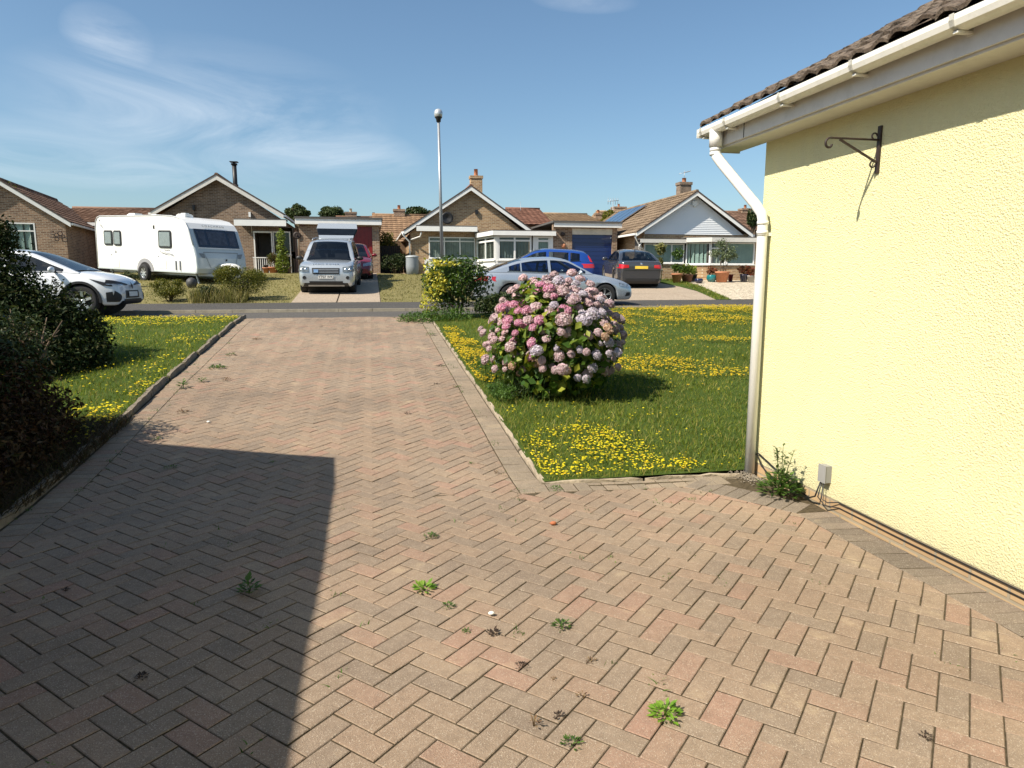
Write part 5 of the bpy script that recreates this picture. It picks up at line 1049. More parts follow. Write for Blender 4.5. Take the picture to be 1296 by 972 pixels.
for p, q in ((q0, q1), (q1, Vector((20.2, Yb - .3, 0)))):
    u = (q - p).normalized(); nn = Vector((u.y, -u.x, 0)); b.obox((p + q) / 2 + Vector((0, 0, (zb0 + zb1) / 2)), (q - p) / 2, nn * .02, Vector((0, 0, (zb1 - zb0) / 2)))
b.build('fascia', M_fascia, h)
b = MB(); b.box(PLx[0] + .1, s1 - .1, Ym - .6, Ym - .03, zf1 - .02, zf1 + .03); b.box(PLx[0] + .1, s1 - .1, Ym - .6, Ym - .31, zf0, zf0 + .02); b.prism([(q0.x, q0.y, zb1 - .01), (q1.x, q1.y, zb1 - .01), (20.2, q1.y, zb1 - .01), (20.2, Ym - .04, zb1 - .01), (q0.x, Ym - .04, zb1 - .01)], (0, 0, .05)); b.prism([(q0.x, q0.y + .05, zb0), (q1.x, q1.y + .03, zb0), (20.2, q1.y + .03, zb0), (20.2, Ym - .34, zb0), (q0.x, Ym - .34, zb0)], (0, 0, .02)); b.build('porch_roof', mat('roofing_felt', (.09, .085, .08), .9), h)
cq = aty(865, 250, Ym + 3.2); ct = aty(865, 231, Ym + 3.2); chimney(h, cq.x, cq.y, cq.z - 1.2, ct.z, .62, mat('stone_chimney', (.2, .15, .11), .95, var=.4, vs=9, bump=1, bs=14), .22)
b = MB(); b.tube([(cq.x, cq.y, ct.z), (cq.x, cq.y, ct.z + .6)], .015, 5); b.tube([(cq.x - .3, cq.y, ct.z + .42), (cq.x + .3, cq.y, ct.z + .58)], .012, 5)
for i in range(6): xx = cq.x + .02 + i * .05; b.tube([(xx, cq.y - .15, ct.z + .51 + i * .012), (xx, cq.y + .15, ct.z + .51 + i * .012)], .02, 4)
b.build('aerial', M_galv, h)
q = aty(879, 257.5, Ym - .05); b = MB(); b.box(q.x - .13, q.x + .13, q.y - .06, q.y, q.z - .1, q.z + .1); b.tube([(q.x, q.y - .03, q.z - .1), (q.x, q.y - .03, q.z - .16)], .05, 10); b.build('alarm_box', M_white, h)
b = MB(); b.tube([(PLx[0], Ym - .25, PLx[1] - .1), (PLx[0], Ym - .25, PLx[1] - .22), (wl - .06, Ym + .1, PLx[1] - .55), (wl - .06, Ym + .1, 1.4)], .04, 8); b.tube([(s0 - .2, Ym - .45, zf0), (s0 - .3, Ym - .4, zf0 - .15), (wl - .02, Ym - .33, zf0 - .3)], .035, 8); b.build('downpipe', M_white, h)
# solar array on left slope, far end
U = Vector((PPx[0] - PLx[0], 0, PPx[1] - PLx[1])); nr = Vector((-U.z, 0, U.x)).normalized(); b = MB(); gl_ = MB()
for i in range(4):
    y0 = Ym + 4.9 + i * 1.06; A = Vector((PLx[0], y0, PLx[1])) + U * .12 + nr * .12; b.obox(A + U * .39 + Vector((0, .5, 0)), U * .39, Vector((0, .5, 0)), nr * .02); gl_.obox(A + U * .39 + Vector((0, .5, 0)) + nr * .022, U * .38, Vector((0, .48, 0)), nr * .003)
sp = b.build('solar_panel', M_chrome, h); gl_.build('solar_cells', mat('solar_cells', (.015, .025, .05), .12, coat=1), sp)
# pots in front
M_teal = mat('teal_glaze', (.01, .16, .17), .2, coat=1); M_navy = mat('navy_glaze', (.01, .014, .05), .2, coat=1); M_brownpot = mat('brown_pot', (.22, .1, .06), .7); M_stonepot = mat('stone_pot', (.4, .38, .35), .9)
def pp(px, Y): return aty(px, 340, Y).x
L_cord = leaf('cordyline', [(.14, .16, .05), (.3, .28, .12), (.1, .12, .04)], .5, .3); L_spike = leaf('yellow_green_leaves', [(.16, .24, .03), (.35, .4, .06)], .5, .35); L_redp = leaf('red_leaves', [(.2, .03, .02), (.12, .08, .03), (.3, .08, .04)], .5, .3)
for (lb, px, Y, rad, hg, mm, pl, parts, n_, sz, sd, bowl) in [
    ('tall pale stone pot with a spiky cordyline beside the grey saloon', 835, 29.9, .15, .55, M_stonepot, L_cord, [(0, 0, 1.45, .22, .22, .25), (0, 0, .8, .14, .14, .2)], 130, .3, 150, 0),
    ('terracotta pot with a dark spiky plant, first on the gravel', 857, 28.6, .26, .42, M_terra, L_euo, [(0, 0, .65, .25, .25, .2), (0, 0, 1.25, .25, .25, .28)], 420, .14, 151, 0),
    ('wide brown pot with yellow-green leaves under the wide window', 870, 29.0, .31, .36, M_brownpot, L_spike, [(0, 0, .55, .42, .35, .22)], 520, .13, 152, 0),
    ('small dark pot tucked behind the wide brown pot', 878, 29.6, .2, .34, M_black, L_weed, [(0, 0, .45, .18, .18, .12)], 120, .1, 153, 0),
    ('low navy bowl on the gravel left of the teal pot', 885, 28.3, .22, .22, M_navy, None, None, 0, 0, 154, 1),
    ('round glazed teal pot with a small rust-coloured plant', 901, 29.1, .27, .34, M_teal, L_redp, [(0, 0, .5, .22, .22, .18)], 260, .12, 155, 1),
    ('big terracotta pot holding a small round-headed tree', 914, 28.9, .38, .5, M_terra, L_tree, None, 0, 0, 156, 0),
    ('small dark red pot just right of the big terracotta pot', 925, 29.4, .14, .34, mat('dark_red_glaze', (.12, .01, .01), .3), None, None, 0, 0, 157, 0),
    ('navy pot with a red-leaved plant right of the little tree', 942, 29.0, .22, .36, M_navy, L_redp, [(0, 0, .55, .3, .25, .22)], 320, .12, 158, 0),
    ('grey pot with a rusty red plant nearest the yellow wall', 951, 28.8, .2, .32, M_stonepot, L_redp, [(0, 0, .5, .25, .25, .22)], 280, .12, 159, 0)]:
    t = pot('plant_pot', lb, pp(px, Y), Y, rad * .86, hg * .95, mm, pl, .5, .3, n_, sz, sd, bowl=bool(bowl), parts=parts)
    if sd == 156:
        branches('trunk', t, 4, 1.35, .35, .035, M_bark, 160, .02, 3); leaf_cloud('crown', [(-.35, 0, 1.3, .3, .3, .22), (.3, 0, 1.35, .35, .35, .28), (0, .1, 1.7, .32, .3, .25), (.1, -.1, 1.1, .3, .25, .2), (.55, 0, 1.15, .2, .2, .15)], 1500, .085, leaf('grey_green_leaves', [(.06, .09, .04), (.12, .16, .08), (.2, .24, .14)], .5, .3), 161, t, shell=.9)

# ---------- bungalow 1 (left)
h = thing('bungalow', 'low brown brick gabled bungalow at the far left with wrought ornament on its wall', 'bungalow', (atd(86, 280, 31.5).x, atd(86, 280, 31.5).y, 0), (0, 0, R(8)), group='bungalows facing the road')
W1 = 4.75; G = 1.2; ze = 4.12; zp = ze + 1.68
b = MB(); wx1_, wx0_ = -1.42, -2.2; wz0, wz1 = 2.0, 3.28 - .35 + .3
wx0_, wx1_ = -2.4, -1.32; wz0, wz1 = 2.5, 3.98
wall_open(b, -W1 - .1, -.12, .7, ze - .03, 0, .25, [(wx0_, wx1_, wz0, wz1)]); b.prism([(-W1 - .1, 0, ze - .03), (-.12, 0, ze - .03), (-(W1 + .22) / 2, 0, zp - .12)], (0, .25, 0)); b.box(-.37, -.12, .25, 9, .7, ze - .03); b.box(-W1 - .1, -W1 + .15, .25, 9, .7, ze - .03)
b.build('wall', BR_A, h)
gable_roof(h, (-W1 - .35, ze - .08), (-(W1 + .22) / 2, zp + .02), (.13, ze - .08), 0, 9, TL_brown, board=.2, over=.15)
window(h, (wx0_, 0), (wx1_, 0), wz0, wz1, [1], wz1 - .36, blind=M_net, slit=.3)
b = MB()
def ring(b, x, z, r1, th=.012, y=-.02): b.tube([(x + r1 * math.cos(k * .5236), y, z + r1 * math.sin(k * .5236)) for k in range(13)], th, 5, caps=False)
for (x, z, r1) in ((.1, .07, .05), (.02, .03, .045), (.02, -.07, .045), (.16, .0, .035), (.19, -.08, .055)): ring(b, x, z, r1)
b.tube([(-.12, -.02, .06), (-.02, -.02, .03)], .012, 5); b.tube([(-.13, -.02, -.03), (0, -.02, -.03)], .012, 5); b.tube([(-.1, -.02, .1), (-.03, -.02, .11)], .01, 5); b.tube([(.05, -.02, .0), (.14, -.02, -.06)], .012, 5)
q = aty(71, 299, h.location.y - .35); o = b.build('wrought_ornament', M_iron, loc=(q.x, q.y - .03, q.z), label='dark wrought ornament of rings on the brick wall right of the window', cat='wall ornament'); o.rotation_euler = (0, 0, R(8)); o.scale = (1.8, 1, 1.8)

# ---------- roofs further back
def back_house(label, px0, px1, pyr, pye, Y, tile, gable=False, hipr=False, ch=None, fas=True, wallm=None, depth=4):
    x0, zr = xz(px0, pyr, Y + depth); x1, _ = xz(px1, pyr, Y + depth); e0, zev = xz(px0, pye, Y); t = thing('distant_bungalow', label, 'bungalow', (0, 0, 0), group='roofs beyond the facing bungalows'); b = MB()
    xl, xr = min(x0, e0), max(x1, xz(px1, pye, Y)[0]); U = Vector((0, depth, zr - zev)); roof_slope(b, (xl, Y, zev), (xr, Y, zev), U, max(4, int(U.length / .34)), max(3, int((xr - xl) / .32)), seed=int(px0), th=.04)
    b.prism([(xl, Y, zev), (xl, Y + depth, zr), (xl, Y + 2 * depth, zev)], (xr - xl, 0, 0)); b.tube([(xl, Y + depth, zr + .02), (xr, Y + depth, zr + .02)], .1, 6); b.build('roof', tile, t)
    b = MB(); b.box(xl + .2, xr - .2, Y + .4, Y + 2 * depth - .4, 1.2, zev - .01); b.build('wall', wallm or BR_A, t)
    if fas: b = MB(); b.box(xl, xr, Y - .04, Y - .01, zev - .18, zev - .01); b.build('fascia', M_white, t)
    if ch:
        for (cpx, cpt, cw, pm) in ch: q = aty(cpx, cpt, Y + depth); chimney(t, q.x, Y + depth, zr - .6, q.z, cw, BR_A if pm == 0 else BR_C, .28, M_terra if pm == 0 else mat('cream_pot', (.6, .55, .42), .7))
    return t
back_house('long low brown-tiled roof behind the caravan', 92, 188, 263.5, 281, 41, TL_brown)
back_house('orange-tiled bungalow roof seen through the gap beyond the timber gate', 472, 545, 272, 306, 46, TL_orange, ch=[(505, 265, .75, 0)], fas=False)
back_house('low dark roof with two small chimneys behind the red garage doors', 425, 480, 274.5, 283, 55, TL_brown, ch=[(444, 268.5, .9, 1), (473, 273.5, .6, 0)], fas=False)
back_house('short red-brown roof just right of the sunroom bungalow gable', 655, 683, 264.5, 284, 43, TL_red, fas=False)
back_house('sandy-brown roof with white fascia behind the blue garage', 684, 743, 270.5, 281, 50, TL_sand)
back_house('small low roof between the garages and the solar roof', 744, 775, 277, 284, 54, TL_sand, ch=[(757, 270, .6, 0)], fas=False)
back_house('brown roof with a small chimney beyond the clad gable, by the dark conifer', 925, 975, 268.5, 291, 47, TL_brown, ch=[(943, 264, .8, 0)], fas=False)
back_house('distant roof with chimney behind the solar panels', 772, 800, 268, 276, 60, TL_sand, ch=[(783, 262, 1.2, 0)], fas=False)
q = aty(776, 252, 58); t = thing('tv_aerial', 'thin television aerial on a mast above the distant tree', 'aerial', (q.x, 58, 2.0)); b = MB(); zt_ = q.z - 2; b.tube([(0, 0, 0), (0, 0, zt_)], .03, 5); b.tube([(-.5, 0, zt_ - .2), (.5, 0, zt_ - .1)], .025, 4)
for i in range(5): b.tube([(-.45 + i * .22, 0, zt_ - .45), (-.45 + i * .22, 0, zt_ + .1)], .018, 4)
b.build('mast', M_galv, t)
q = aty(665, 252, 45); q2 = aty(665, 266, 45); b = MB(); b.tube([(0, 0, 0), (0, 0, q.z - q2.z + .6)], .012, 4); b.build('roof_mast', M_galv, loc=(q2.x, 46.5, q2.z - .6), label='thin mast rising from the red-brown roof', cat='mast')
# ---------- trees beyond
def tree(label, px, pyt, pyb, wpx, Y, mm, seed, n=5200, size=.15, name='broadleaf_tree'):
    ct = aty(px, pyt, Y); cb = aty(px, pyb, Y); rx = wpx / 2 * Y / 880; H = ct.z - cb.z; t = thing(name, label, 'tree', (ct.x, Y, 1.8), group='trees beyond the bungalows')
    zc = (ct.z + cb.z) / 2 - 1.8; B = lumps(rx, rx * .8, H * .5, 12, seed, .5, zc=zc); leaf_cloud('crown', B, n, size, mm, seed, t, flat=.5, shell=.6, aspect=.6)
    b = MB(); b.tube([(0, 0, -.3), (.05, 0, zc * .5), (0, 0, zc)], [.2, .15, .08], 8)
    for i in range(6): a_ = i * 1.05; b.tube([(0, 0, zc * .6), (rx * .4 * math.cos(a_), rx * .3 * math.sin(a_), zc), (rx * .7 * math.cos(a_), rx * .5 * math.sin(a_), zc + H * .3)], [.08, .05, .02], 5)
    b.build('trunk', M_bark, t); return t
tree('round-headed tree above the bungalow roof just right of the gable with the flue', 376, 258.5, 285, 30, 60, L_tree, 170)
tree('round-headed tree above the middle of the flat garage roof with red doors', 420, 261, 285, 34, 62, L_tree, 171)
tree('broad dark tree line crown behind the left slope of the sunroom bungalow', 528, 262, 282, 44, 70, L_dark, 172, 3000, .3)
tree('pale green tree behind the flat garages, by the television aerial', 772, 264, 290, 26, 56, L_olive, 173)
tree('dark conifer close to the downpipe, right of the clad gable', 955, 259, 292, 18, 40, L_dark, 174, 2200, .16, 'conifer')
tree('spiky tree top above the roof at the far left', 4, 228, 250, 22, 36, L_olive, 175, 700, .3)

# ================================================================== vehicles
def smooth_interp(pts, x):
    xs_ = [p[0] for p in pts]; zs_ = [p[1] for p in pts]; return float(np.interp(x, xs_, zs_))
def hermite(pts, x):
    n = len(pts)
    if x <= pts[0][0]: return pts[0][1]
    if x >= pts[-1][0]: return pts[-1][1]
    for i in range(n - 1):
        if x <= pts[i + 1][0]: break
    (x0, y0), (x1, y1) = pts[i], pts[i + 1]; h = x1 - x0
    def sl(j):
        if j <= 0 or j >= n - 1: return (pts[min(j + 1, n - 1)][1] - pts[max(j - 1, 0)][1]) / (pts[min(j + 1, n - 1)][0] - pts[max(j - 1, 0)][0])
        a_ = (pts[j][1] - pts[j - 1][1]) / (pts[j][0] - pts[j - 1][0]); b_ = (pts[j + 1][1] - pts[j][1]) / (pts[j + 1][0] - pts[j][0])
        return 0 if a_ * b_ <= 0 else 2 * a_ * b_ / (a_ + b_)
    t = (x - x0) / h; m0, m1 = sl(i) * h, sl(i + 1) * h
    return (2 * t ** 3 - 3 * t ** 2 + 1) * y0 + (t ** 3 - 2 * t ** 2 + t) * m0 + (-2 * t ** 3 + 3 * t ** 2) * y1 + (t ** 3 - t ** 2) * m1
def patch(name, bvh, quad, axis, dirn, m_, parent, off=.004, nu=8, nv=5, thick=0):
    """bilinear quad in the plane across `axis`, dropped onto the body along dirn*axis. quad: 4 (a,b): axis x -> (y,z); y -> (x,z); z -> (x,y)"""
    b = MB(); V = []; ok = True
    for j in range(nv + 1):
        for i in range(nu + 1):
            u, v = i / nu, j / nv; p = [quad[0][k] * (1 - u) * (1 - v) + quad[1][k] * u * (1 - v) + quad[2][k] * u * v + quad[3][k] * (1 - u) * v for k in (0, 1)]
            if axis == 'x': o, d = Vector((dirn * 30, p[0], p[1])), Vector((-dirn, 0, 0))
            elif axis == 'y': o, d = Vector((p[0], dirn * 5, p[1])), Vector((0, -dirn, 0))
            else: o, d = Vector((p[0], p[1], 5)), Vector((0, 0, -1))
            h_, nn, _, _ = bvh.ray_cast(o, d)
            if h_ is None: V.append(None); continue
            if nn.dot(d) > 0: nn = -nn
            V.append(h_ - d * off * .6 + nn * off * .6)
    idx = {}; vs = []
    for i, v in enumerate(V):
        if v is not None: idx[i] = len(vs); vs.append(v)
    fs = []
    for j in range(nv):
        for i in range(nu):
            q = [j * (nu + 1) + i, j * (nu + 1) + i + 1, (j + 1) * (nu + 1) + i + 1, (j + 1) * (nu + 1) + i]
            if all(k in idx for k in q):
                pts = [vs[idx[k]] for k in q]
                if max((pts[a_] - pts[a_ - 1]).length for a_ in range(4)) < .4: fs.append(tuple(idx[k] for k in q))
    if not fs: return None
    b.add(vs, fs, 0, True); return b.build(name, m_, parent)
def make_wheel(parent, x, y, rad, wid, spokes=5, double=True, alloy=None, steer=0, dark=False):
    sg = 1 if y > 0 else -1; t = MB(); yo = y; w2 = wid / 2; rr = rad * .66
    rim = MB(); rim.lathe([(rr, -w2 * .7), (rr * .99, w2 * .55), (rr * .94, w2 * .62), (rr * .9, w2 * .5), (rr * .88, -w2 * .3)], n=28, axis='Y')
    rim.lathe([(rr * .17, w2 * .2), (rr * .17, w2 * .5), (0, w2 * .52)], n=12, axis='Y')
    for i in range(spokes):
        for s_ in ((-.13, .13) if double else (0,)):
            a_ = 2 * math.pi * i / spokes + .3; p0 = Vector((math.cos(a_ + s_ * .6) * rr * .12, w2 * .42, math.sin(a_ + s_ * .6) * rr * .12)); p1 = Vector((math.cos(a_ + s_) * rr * .93, w2 * .5, math.sin(a_ + s_) * rr * .93))
            rim.bar(p0, p1, rr * (.1 if double else .26), w2 * .18, up=(0, 1, 0))
    rim.lathe([(rr * .88, -w2 * .3), (rr * .5, -w2 * .28), (0, -w2 * .28)], n=20, mi=1, axis='Y')
    rim.v = [(v[0], v[1] * sg, v[2]) for v in rim.v]
    if sg < 0: rim.f = [f[::-1] for f in rim.f]
    o = rim.build('wheel', [alloy or M_alloy, M_dark], parent, loc=(x, yo, rad)); o.rotation_euler = (0, 0, steer)
    ty = MB(); ty.lathe([(rr * .98, -w2 * .85), (rad * .9, -w2), (rad * .985, -w2 * .85), (rad, -w2 * .3), (rad, w2 * .3), (rad * .985, w2 * .85), (rad * .9, w2), (rr * .98, w2 * .75)], n=32, axis='Y'); ty.build('tyre', M_tyre, o)
    return o
def side_strip(b, bvh, pts, sgn, wdt, off=.003):     # thin dark seam following the body side
    q = []
    for (x, z) in pts:
        h_, n_, _, _ = bvh.ray_cast(Vector((x, sgn * 5, z)), Vector((0, -sgn, 0)))
        if h_ is None: return
        q.append(h_ + Vector((0, sgn * off, 0)))
    for p, r_ in zip(q[:-1], q[1:]):
        d = (r_ - p).normalized(); s = d.cross(Vector((0, sgn, 0))).normalized() * wdt / 2; f = (0, 1, 2, 3) if sgn < 0 else (3, 2, 1, 0); b.add([p - s, r_ - s, r_ + s, p + s], [f, f[::-1]])
def make_car(name, label, cat, S, group=None):
    root = thing(name, label, cat, group=group); L, W, wb = S['L'], S['W'], S['wb']; r = S['r']; xf = L / 2 - S['fo']; xr = xf - wb; pm_ = S['paint']; hl = L / 2
    top, gh = S['top'], S['gh']; zb = S.get('clear', .2); zb_f = S.get('bottom', None)
    def plan(x):
        t_ = max(0, (abs(x) - (hl - S.get('nose', .75))) / S.get('nose', .75)); return W / 2 * (1 - S.get('taper', .16) * t_ ** 2.2)
    def ztop(x): return hermite(top, x)
    def arch(x):
        z = 0
        for cx_ in (xf, xr):
            d = abs(x - cx_); R_ = r * 1.13
            if d < R_: z = max(z, r + math.sqrt(R_ * R_ - d * d))
        return z
    xs_ = set(np.linspace(-hl, hl, 61)) | {xf + r * 1.13 * math.cos(a_) for a_ in np.linspace(0, math.pi, 17)} | {xr + r * 1.13 * math.cos(a_) for a_ in np.linspace(0, math.pi, 17)} | {hl - .01, hl - .03, hl - .06, -hl + .01, -hl + .03, -hl + .06} | {p[0] for p in top}
    xs_ = sorted(xs_); secs = []
    for x in xs_:
        w_ = plan(x); zt = ztop(x); e = max(0, 1 - (hl - abs(x)) / .12); bot = zb + (S.get('fb', .1)) * e ** 2; bot = bot if zb_f is None else max(bot, hermite(zb_f, x)); w_ *= (1 - .05 * e ** 2)
        bot = min(bot, zt - .05); hgt = zt - bot; ar = arch(x); crown = S.get('crown', .035) * (1 - e * .6)
        pts = [(0, bot), (w_ * .9, bot), (w_ * .975, bot + hgt * .07), (w_ * .995, bot + hgt * .3), (w_, bot + hgt * .52), (w_ * .99, bot + hgt * .72), (w_ * .965, bot + hgt * .88), (w_ * .93, bot + hgt * .965), (w_ * .87, zt), (w_ * .6, zt + crown * .7), (w_ * .3, zt + crown), (0, zt + crown * 1.05)]
        pts = [(a_, max(z, min(ar, zt - .06))) if i <= 6 else (a_, z) for i, (a_, z) in enumerate(pts)]
        secs.append([(x, a_, z) for a_, z in pts] + [(x, -a_, z) for a_, z in pts[-2:0:-1]])
    b = MB(); n = len(secs[0]); vs = [p for s in secs for p in s]
    fs = [(i * n + k, i * n + (k + 1) % n, (i + 1) * n + (k + 1) % n, (i + 1) * n + k) for i in range(len(secs) - 1) for k in range(n)]
    mi = [1 if (k == 0 or k == n - 1) else 0 for i in range(len(secs) - 1) for k in range(n)]
    b.add(vs, fs, 0, True); b.mi = mi; b.f += [tuple(range(n - 1, -1, -1)), tuple(range(len(vs) - n, len(vs)))]; b.mi += [0, 0]; b.sm += [False, False]
    bvh = BVHTree.FromPolygons([Vector(v) for v in b.v], b.f)
    # greenhouse
    gx = sorted(set(list(np.linspace(gh[0][0], gh[-1][0], 70)) + [p[0] for p in gh] + S['pillars_x'])); x3, x2, x1, x0 = S['glass_x']; gw = S.get('gwidth', .9); tum = S.get('tumble', .3)
    paint_f, glass_f, V = [], [], []; rows = []
    for x in gx:
        zbse = ztop(x) + S.get('crown', .035) * .3 - .02; zr = max(hermite(gh, x), zbse + .004); h_ = zr - zbse; w0 = plan(x) * gw; tp = min(.055, h_ * .35); bt = min(.035, h_ * .2)
        def wz(z): return w0 - tum * (z - zbse) - .04 * ((z - zbse) / .5) ** 2
        zl = [zbse, zbse + bt, zbse + bt + (h_ - bt - tp) * .5, zr - tp, zr - tp * .35]; side = [(wz(z), z) for z in zl]; wt = wz(zr) - min(.045, h_ * .3); cr = S.get('rcrown', .05) * min(1, h_ / .3)
        topp = [(wt, zr), (wt * .88, zr + cr * .35), (wt * .6, zr + cr * .75), (wt * .3, zr + cr * .95), (0, zr + cr)]; half = side + topp
        rows.append([(x, a_, z) for a_, z in half] + [(x, -a_, z) for a_, z in half[-2::-1]])
    m_n = len(rows[0]); V = [p for r_ in rows for p in r_]
    for i in range(len(rows) - 1):
        xm = (gx[i] + gx[i + 1]) / 2
        for k in range(m_n - 1):
            kk = k if k < m_n // 2 else m_n - 2 - k; f = (i * m_n + k, i * m_n + k + 1, (i + 1) * m_n + k + 1, (i + 1) * m_n + k)
            g_ = False
            if kk in (1, 2): g_ = S['sideglass'][0] < xm < S['sideglass'][1] and not any(a_ < xm < c_ for a_, c_ in S['pillars'])
            if kk >= 6 - (1 if (xm > x1 or xm < x2) else 0) + 0 and kk >= 6: g_ = (x1 < xm < x0 - .02) or (x3 + .02 < xm < x2 and not S.get('noback'))
            (glass_f if g_ else paint_f).append(f)
    def sub(fs_):
        used = sorted({i for f in fs_ for i in f}); mp_ = {u: i for i, u in enumerate(used)}; return [V[u] for u in used], [tuple(mp_[i] for i in f) for f in fs_]
    vv, ff = sub(paint_f); b.add(vv, ff, 0, True)
    body = b.build('body', [pm_, M_black], root)
    bv2 = BVHTree.FromPolygons([Vector(v) for v in b.v], b.f)
    vv, ff = sub(glass_f); gb = MB(); gb.add(vv, ff, 0, True); gb.build('window_glass', S.get('glass', M_carglass), root)
    bv3 = BVHTree.FromPolygons([Vector(v) for v in V], paint_f + glass_f)
    cb = MB(); cxs = np.linspace(x3 + .06, x0 - .1, 24); V_ = []
    for x in cxs:
        w_ = plan(x) * gw - .07; zc_ = ztop(x) + S.get('crown', .035) * 1.15 + .012
        V_ += [(x, -w_, zc_ - .02), (x, -w_ * .5, zc_), (x, w_ * .5, zc_), (x, w_, zc_ - .02)]
    cb.add(V_, [(i * 4 + k, i * 4 + k + 1, i * 4 + k + 5, i * 4 + k + 4) for i in range(23) for k in range(3)]); cb.build('cabin_floor', M_dark, root)
    M_seat = mat('dark_seat_fabric', (.05, .05, .055), .8, var=.3)
    for sx_, n_s in ((.05 + (x1 - .28) * .3, 2), (-.88, 2)):
        for sy_ in (-.36, .36):
            zt_ = hermite(gh, sx_) - .2; zb_s = ztop(sx_); sb_ = MB(); q_ = [(sx_ + .1, zb_s), (sx_ - .06, zb_s), (sx_ - .14, zt_ - .12), (sx_ - .02, zt_ - .12)]; sb_.prism([(a_, sy_ - .23, c_) for a_, c_ in q_], (0, .46, 0)); st_o = sb_.build('seat', M_seat, root)
            hb_ = MB(); hb_.ellips((sx_ - .1, sy_, zt_ - .04), (.05, .13, .09), 10, 6); hb_.build('headrest', M_seat, st_o)
    if 'trimline' in S:
        for sgn in (1, -1):
            tb = MB(); side_strip(tb, bv3, [(x, ztop(x) + .012) for x in np.linspace(S['sideglass'][0] - .05, S['sideglass'][1] - .02, 24)], sgn, .018, .006); tb.build('window_trim', M_chrome if S['trimline'] == 'chrome' else M_black, root)
    for x in (xf, xr):
        wl_ = MB(); wl_.tube([(x, -W / 2 + .26, r), (x, W / 2 - .26, r)], r * 1.1, 20)
        wl_.f = wl_.f; wl_.build('wheel_well', M_dark, root)
        for sgn in (1, -1): make_wheel(root, x, sgn * (W / 2 - S.get('tw', .225) / 2 - .012), r, S.get('tw', .225), S.get('spokes', 5), S.get('double', True), steer=S.get('steer', 0) if x == xf else 0)
    if S.get('archtrim'):
        for x in (xf, xr):
            for sgn in (1, -1):
                tb = MB(); pr_ = []
                for a_ in np.linspace(-.12, math.pi + .12, 25):
                    for R_ in (1.11, 1.26):
                        px_c, pz_c = x + r * R_ * math.cos(a_), max(zb + .02, r + r * R_ * math.sin(a_)); pr_.append((px_c, sgn * (plan(px_c) + .012), pz_c))
                fs_ = [(2 * i, 2 * i + 1, 2 * i + 3, 2 * i + 2) for i in range(24)]; tb.add(pr_, fs_, 0, True); tb.add([(p[0], p[1] - sgn * .03, p[2]) for p in pr_] + pr_, [(2 * i, 2 * i + 2, 50 + 2 * i + 2, 50 + 2 * i) for i in range(24)] + [(2 * i + 1, 2 * i + 3, 50 + 2 * i + 3, 50 + 2 * i + 1) for i in range(24)], 0, True)
                tb.build('wheel_arch_trim', M_black if S['archtrim'] == 1 else pm_, root)
    sm_ = MB()
    for sgn in (1, -1):
        for xd in S['doors']:
            side_strip(sm_, bvh, [(xd + .0 * z, z) for z in np.linspace(zb + .1, ztop(xd) - .05, 8)], sgn, .009)
        side_strip(sm_, bvh, [(x, zb + .1) for x in np.linspace(min(S['doors']), max(S['doors']), 12)], sgn, .009)
    for z_ in (): pass
    sm_.build('door_seam', M_dark, root)
    for sgn in (1, -1):
        hd = MB()
        for xh in S['handles']:
            h_, _, _, _ = bvh.ray_cast(Vector((xh, sgn * 5, S['hz'])), Vector((0, -sgn, 0)))
            if h_: hd.bar((xh - .09, h_.y + sgn * .022, S['hz'] + .005), (xh + .09, h_.y + sgn * .022, S['hz'] - .0), .02, .026); hd.bar((xh - .08, h_.y + sgn * .002, S['hz'] - .022), (xh + .08, h_.y + sgn * .002, S['hz'] - .022), .006, .03, mi=1)
        hd.build('door_handle', [pm_, M_dark], root)
        mb_ = MB(); mx_, mz_ = S['mirror']; yy_ = plan(mx_) * gw; mb_.ellips((mx_, sgn * (yy_ + .17), mz_), (.06, .12, .075), 12, 8); mb_.bar((mx_, sgn * (yy_ - .02), mz_ - .05), (mx_, sgn * (yy_ + .12), mz_ - .03), .05, .03, mi=1); mb_.build('wing_mirror', [S.get('mirrorm', pm_), M_black], root)
    return root, bvh, bv3, body
def place_car(root, x, y, heading, z=None, dz=0):
    """heading: angle of the car's nose from +X"""
    d = Vector((math.cos(heading), math.sin(heading), 0)); s = Vector((-d.y, d.x, 0))
    if z is None:
        f, b_ = T(x + d.x * 1.35, y + d.y * 1.35), T(x - d.x * 1.35, y - d.y * 1.35); l, r_ = T(x + s.x * .8, y + s.y * .8), T(x - s.x * .8, y - s.y * .8)
        pitch = math.atan2(f - b_, 2.7); roll = math.atan2(l - r_, 1.6); z = (f + b_ + l + r_) / 4
    else: pitch = roll = 0
    ax = (d * math.cos(pitch) + Vector((0, 0, math.sin(pitch)))).normalized(); ay = (s * math.cos(roll) + Vector((0, 0, math.sin(roll)))); az = ax.cross(ay).normalized(); ay = az.cross(ax)
    root.matrix_world = Matrix(((ax.x, ay.x, az.x, x), (ax.y, ay.y, az.y, y), (ax.z, ay.z, az.z, z + dz), (0, 0, 0, 1)))

P_silver = paint('silver_car_paint', (.5, .55, .6), .55, .28)
P_white = paint('pearl_white_paint', (.72, .74, .76), .0, .22)
P_blue = paint('blue_car_paint', (.012, .06, .3), .25, .22)
P_grey = paint('grey_car_paint', (.075, .076, .082), .5, .22)
P_redc = paint('red_car_paint', (.17, .006, .01), .1, .22)
P_silver2 = paint('pale_silver_paint', (.5, .54, .57), .5, .3)
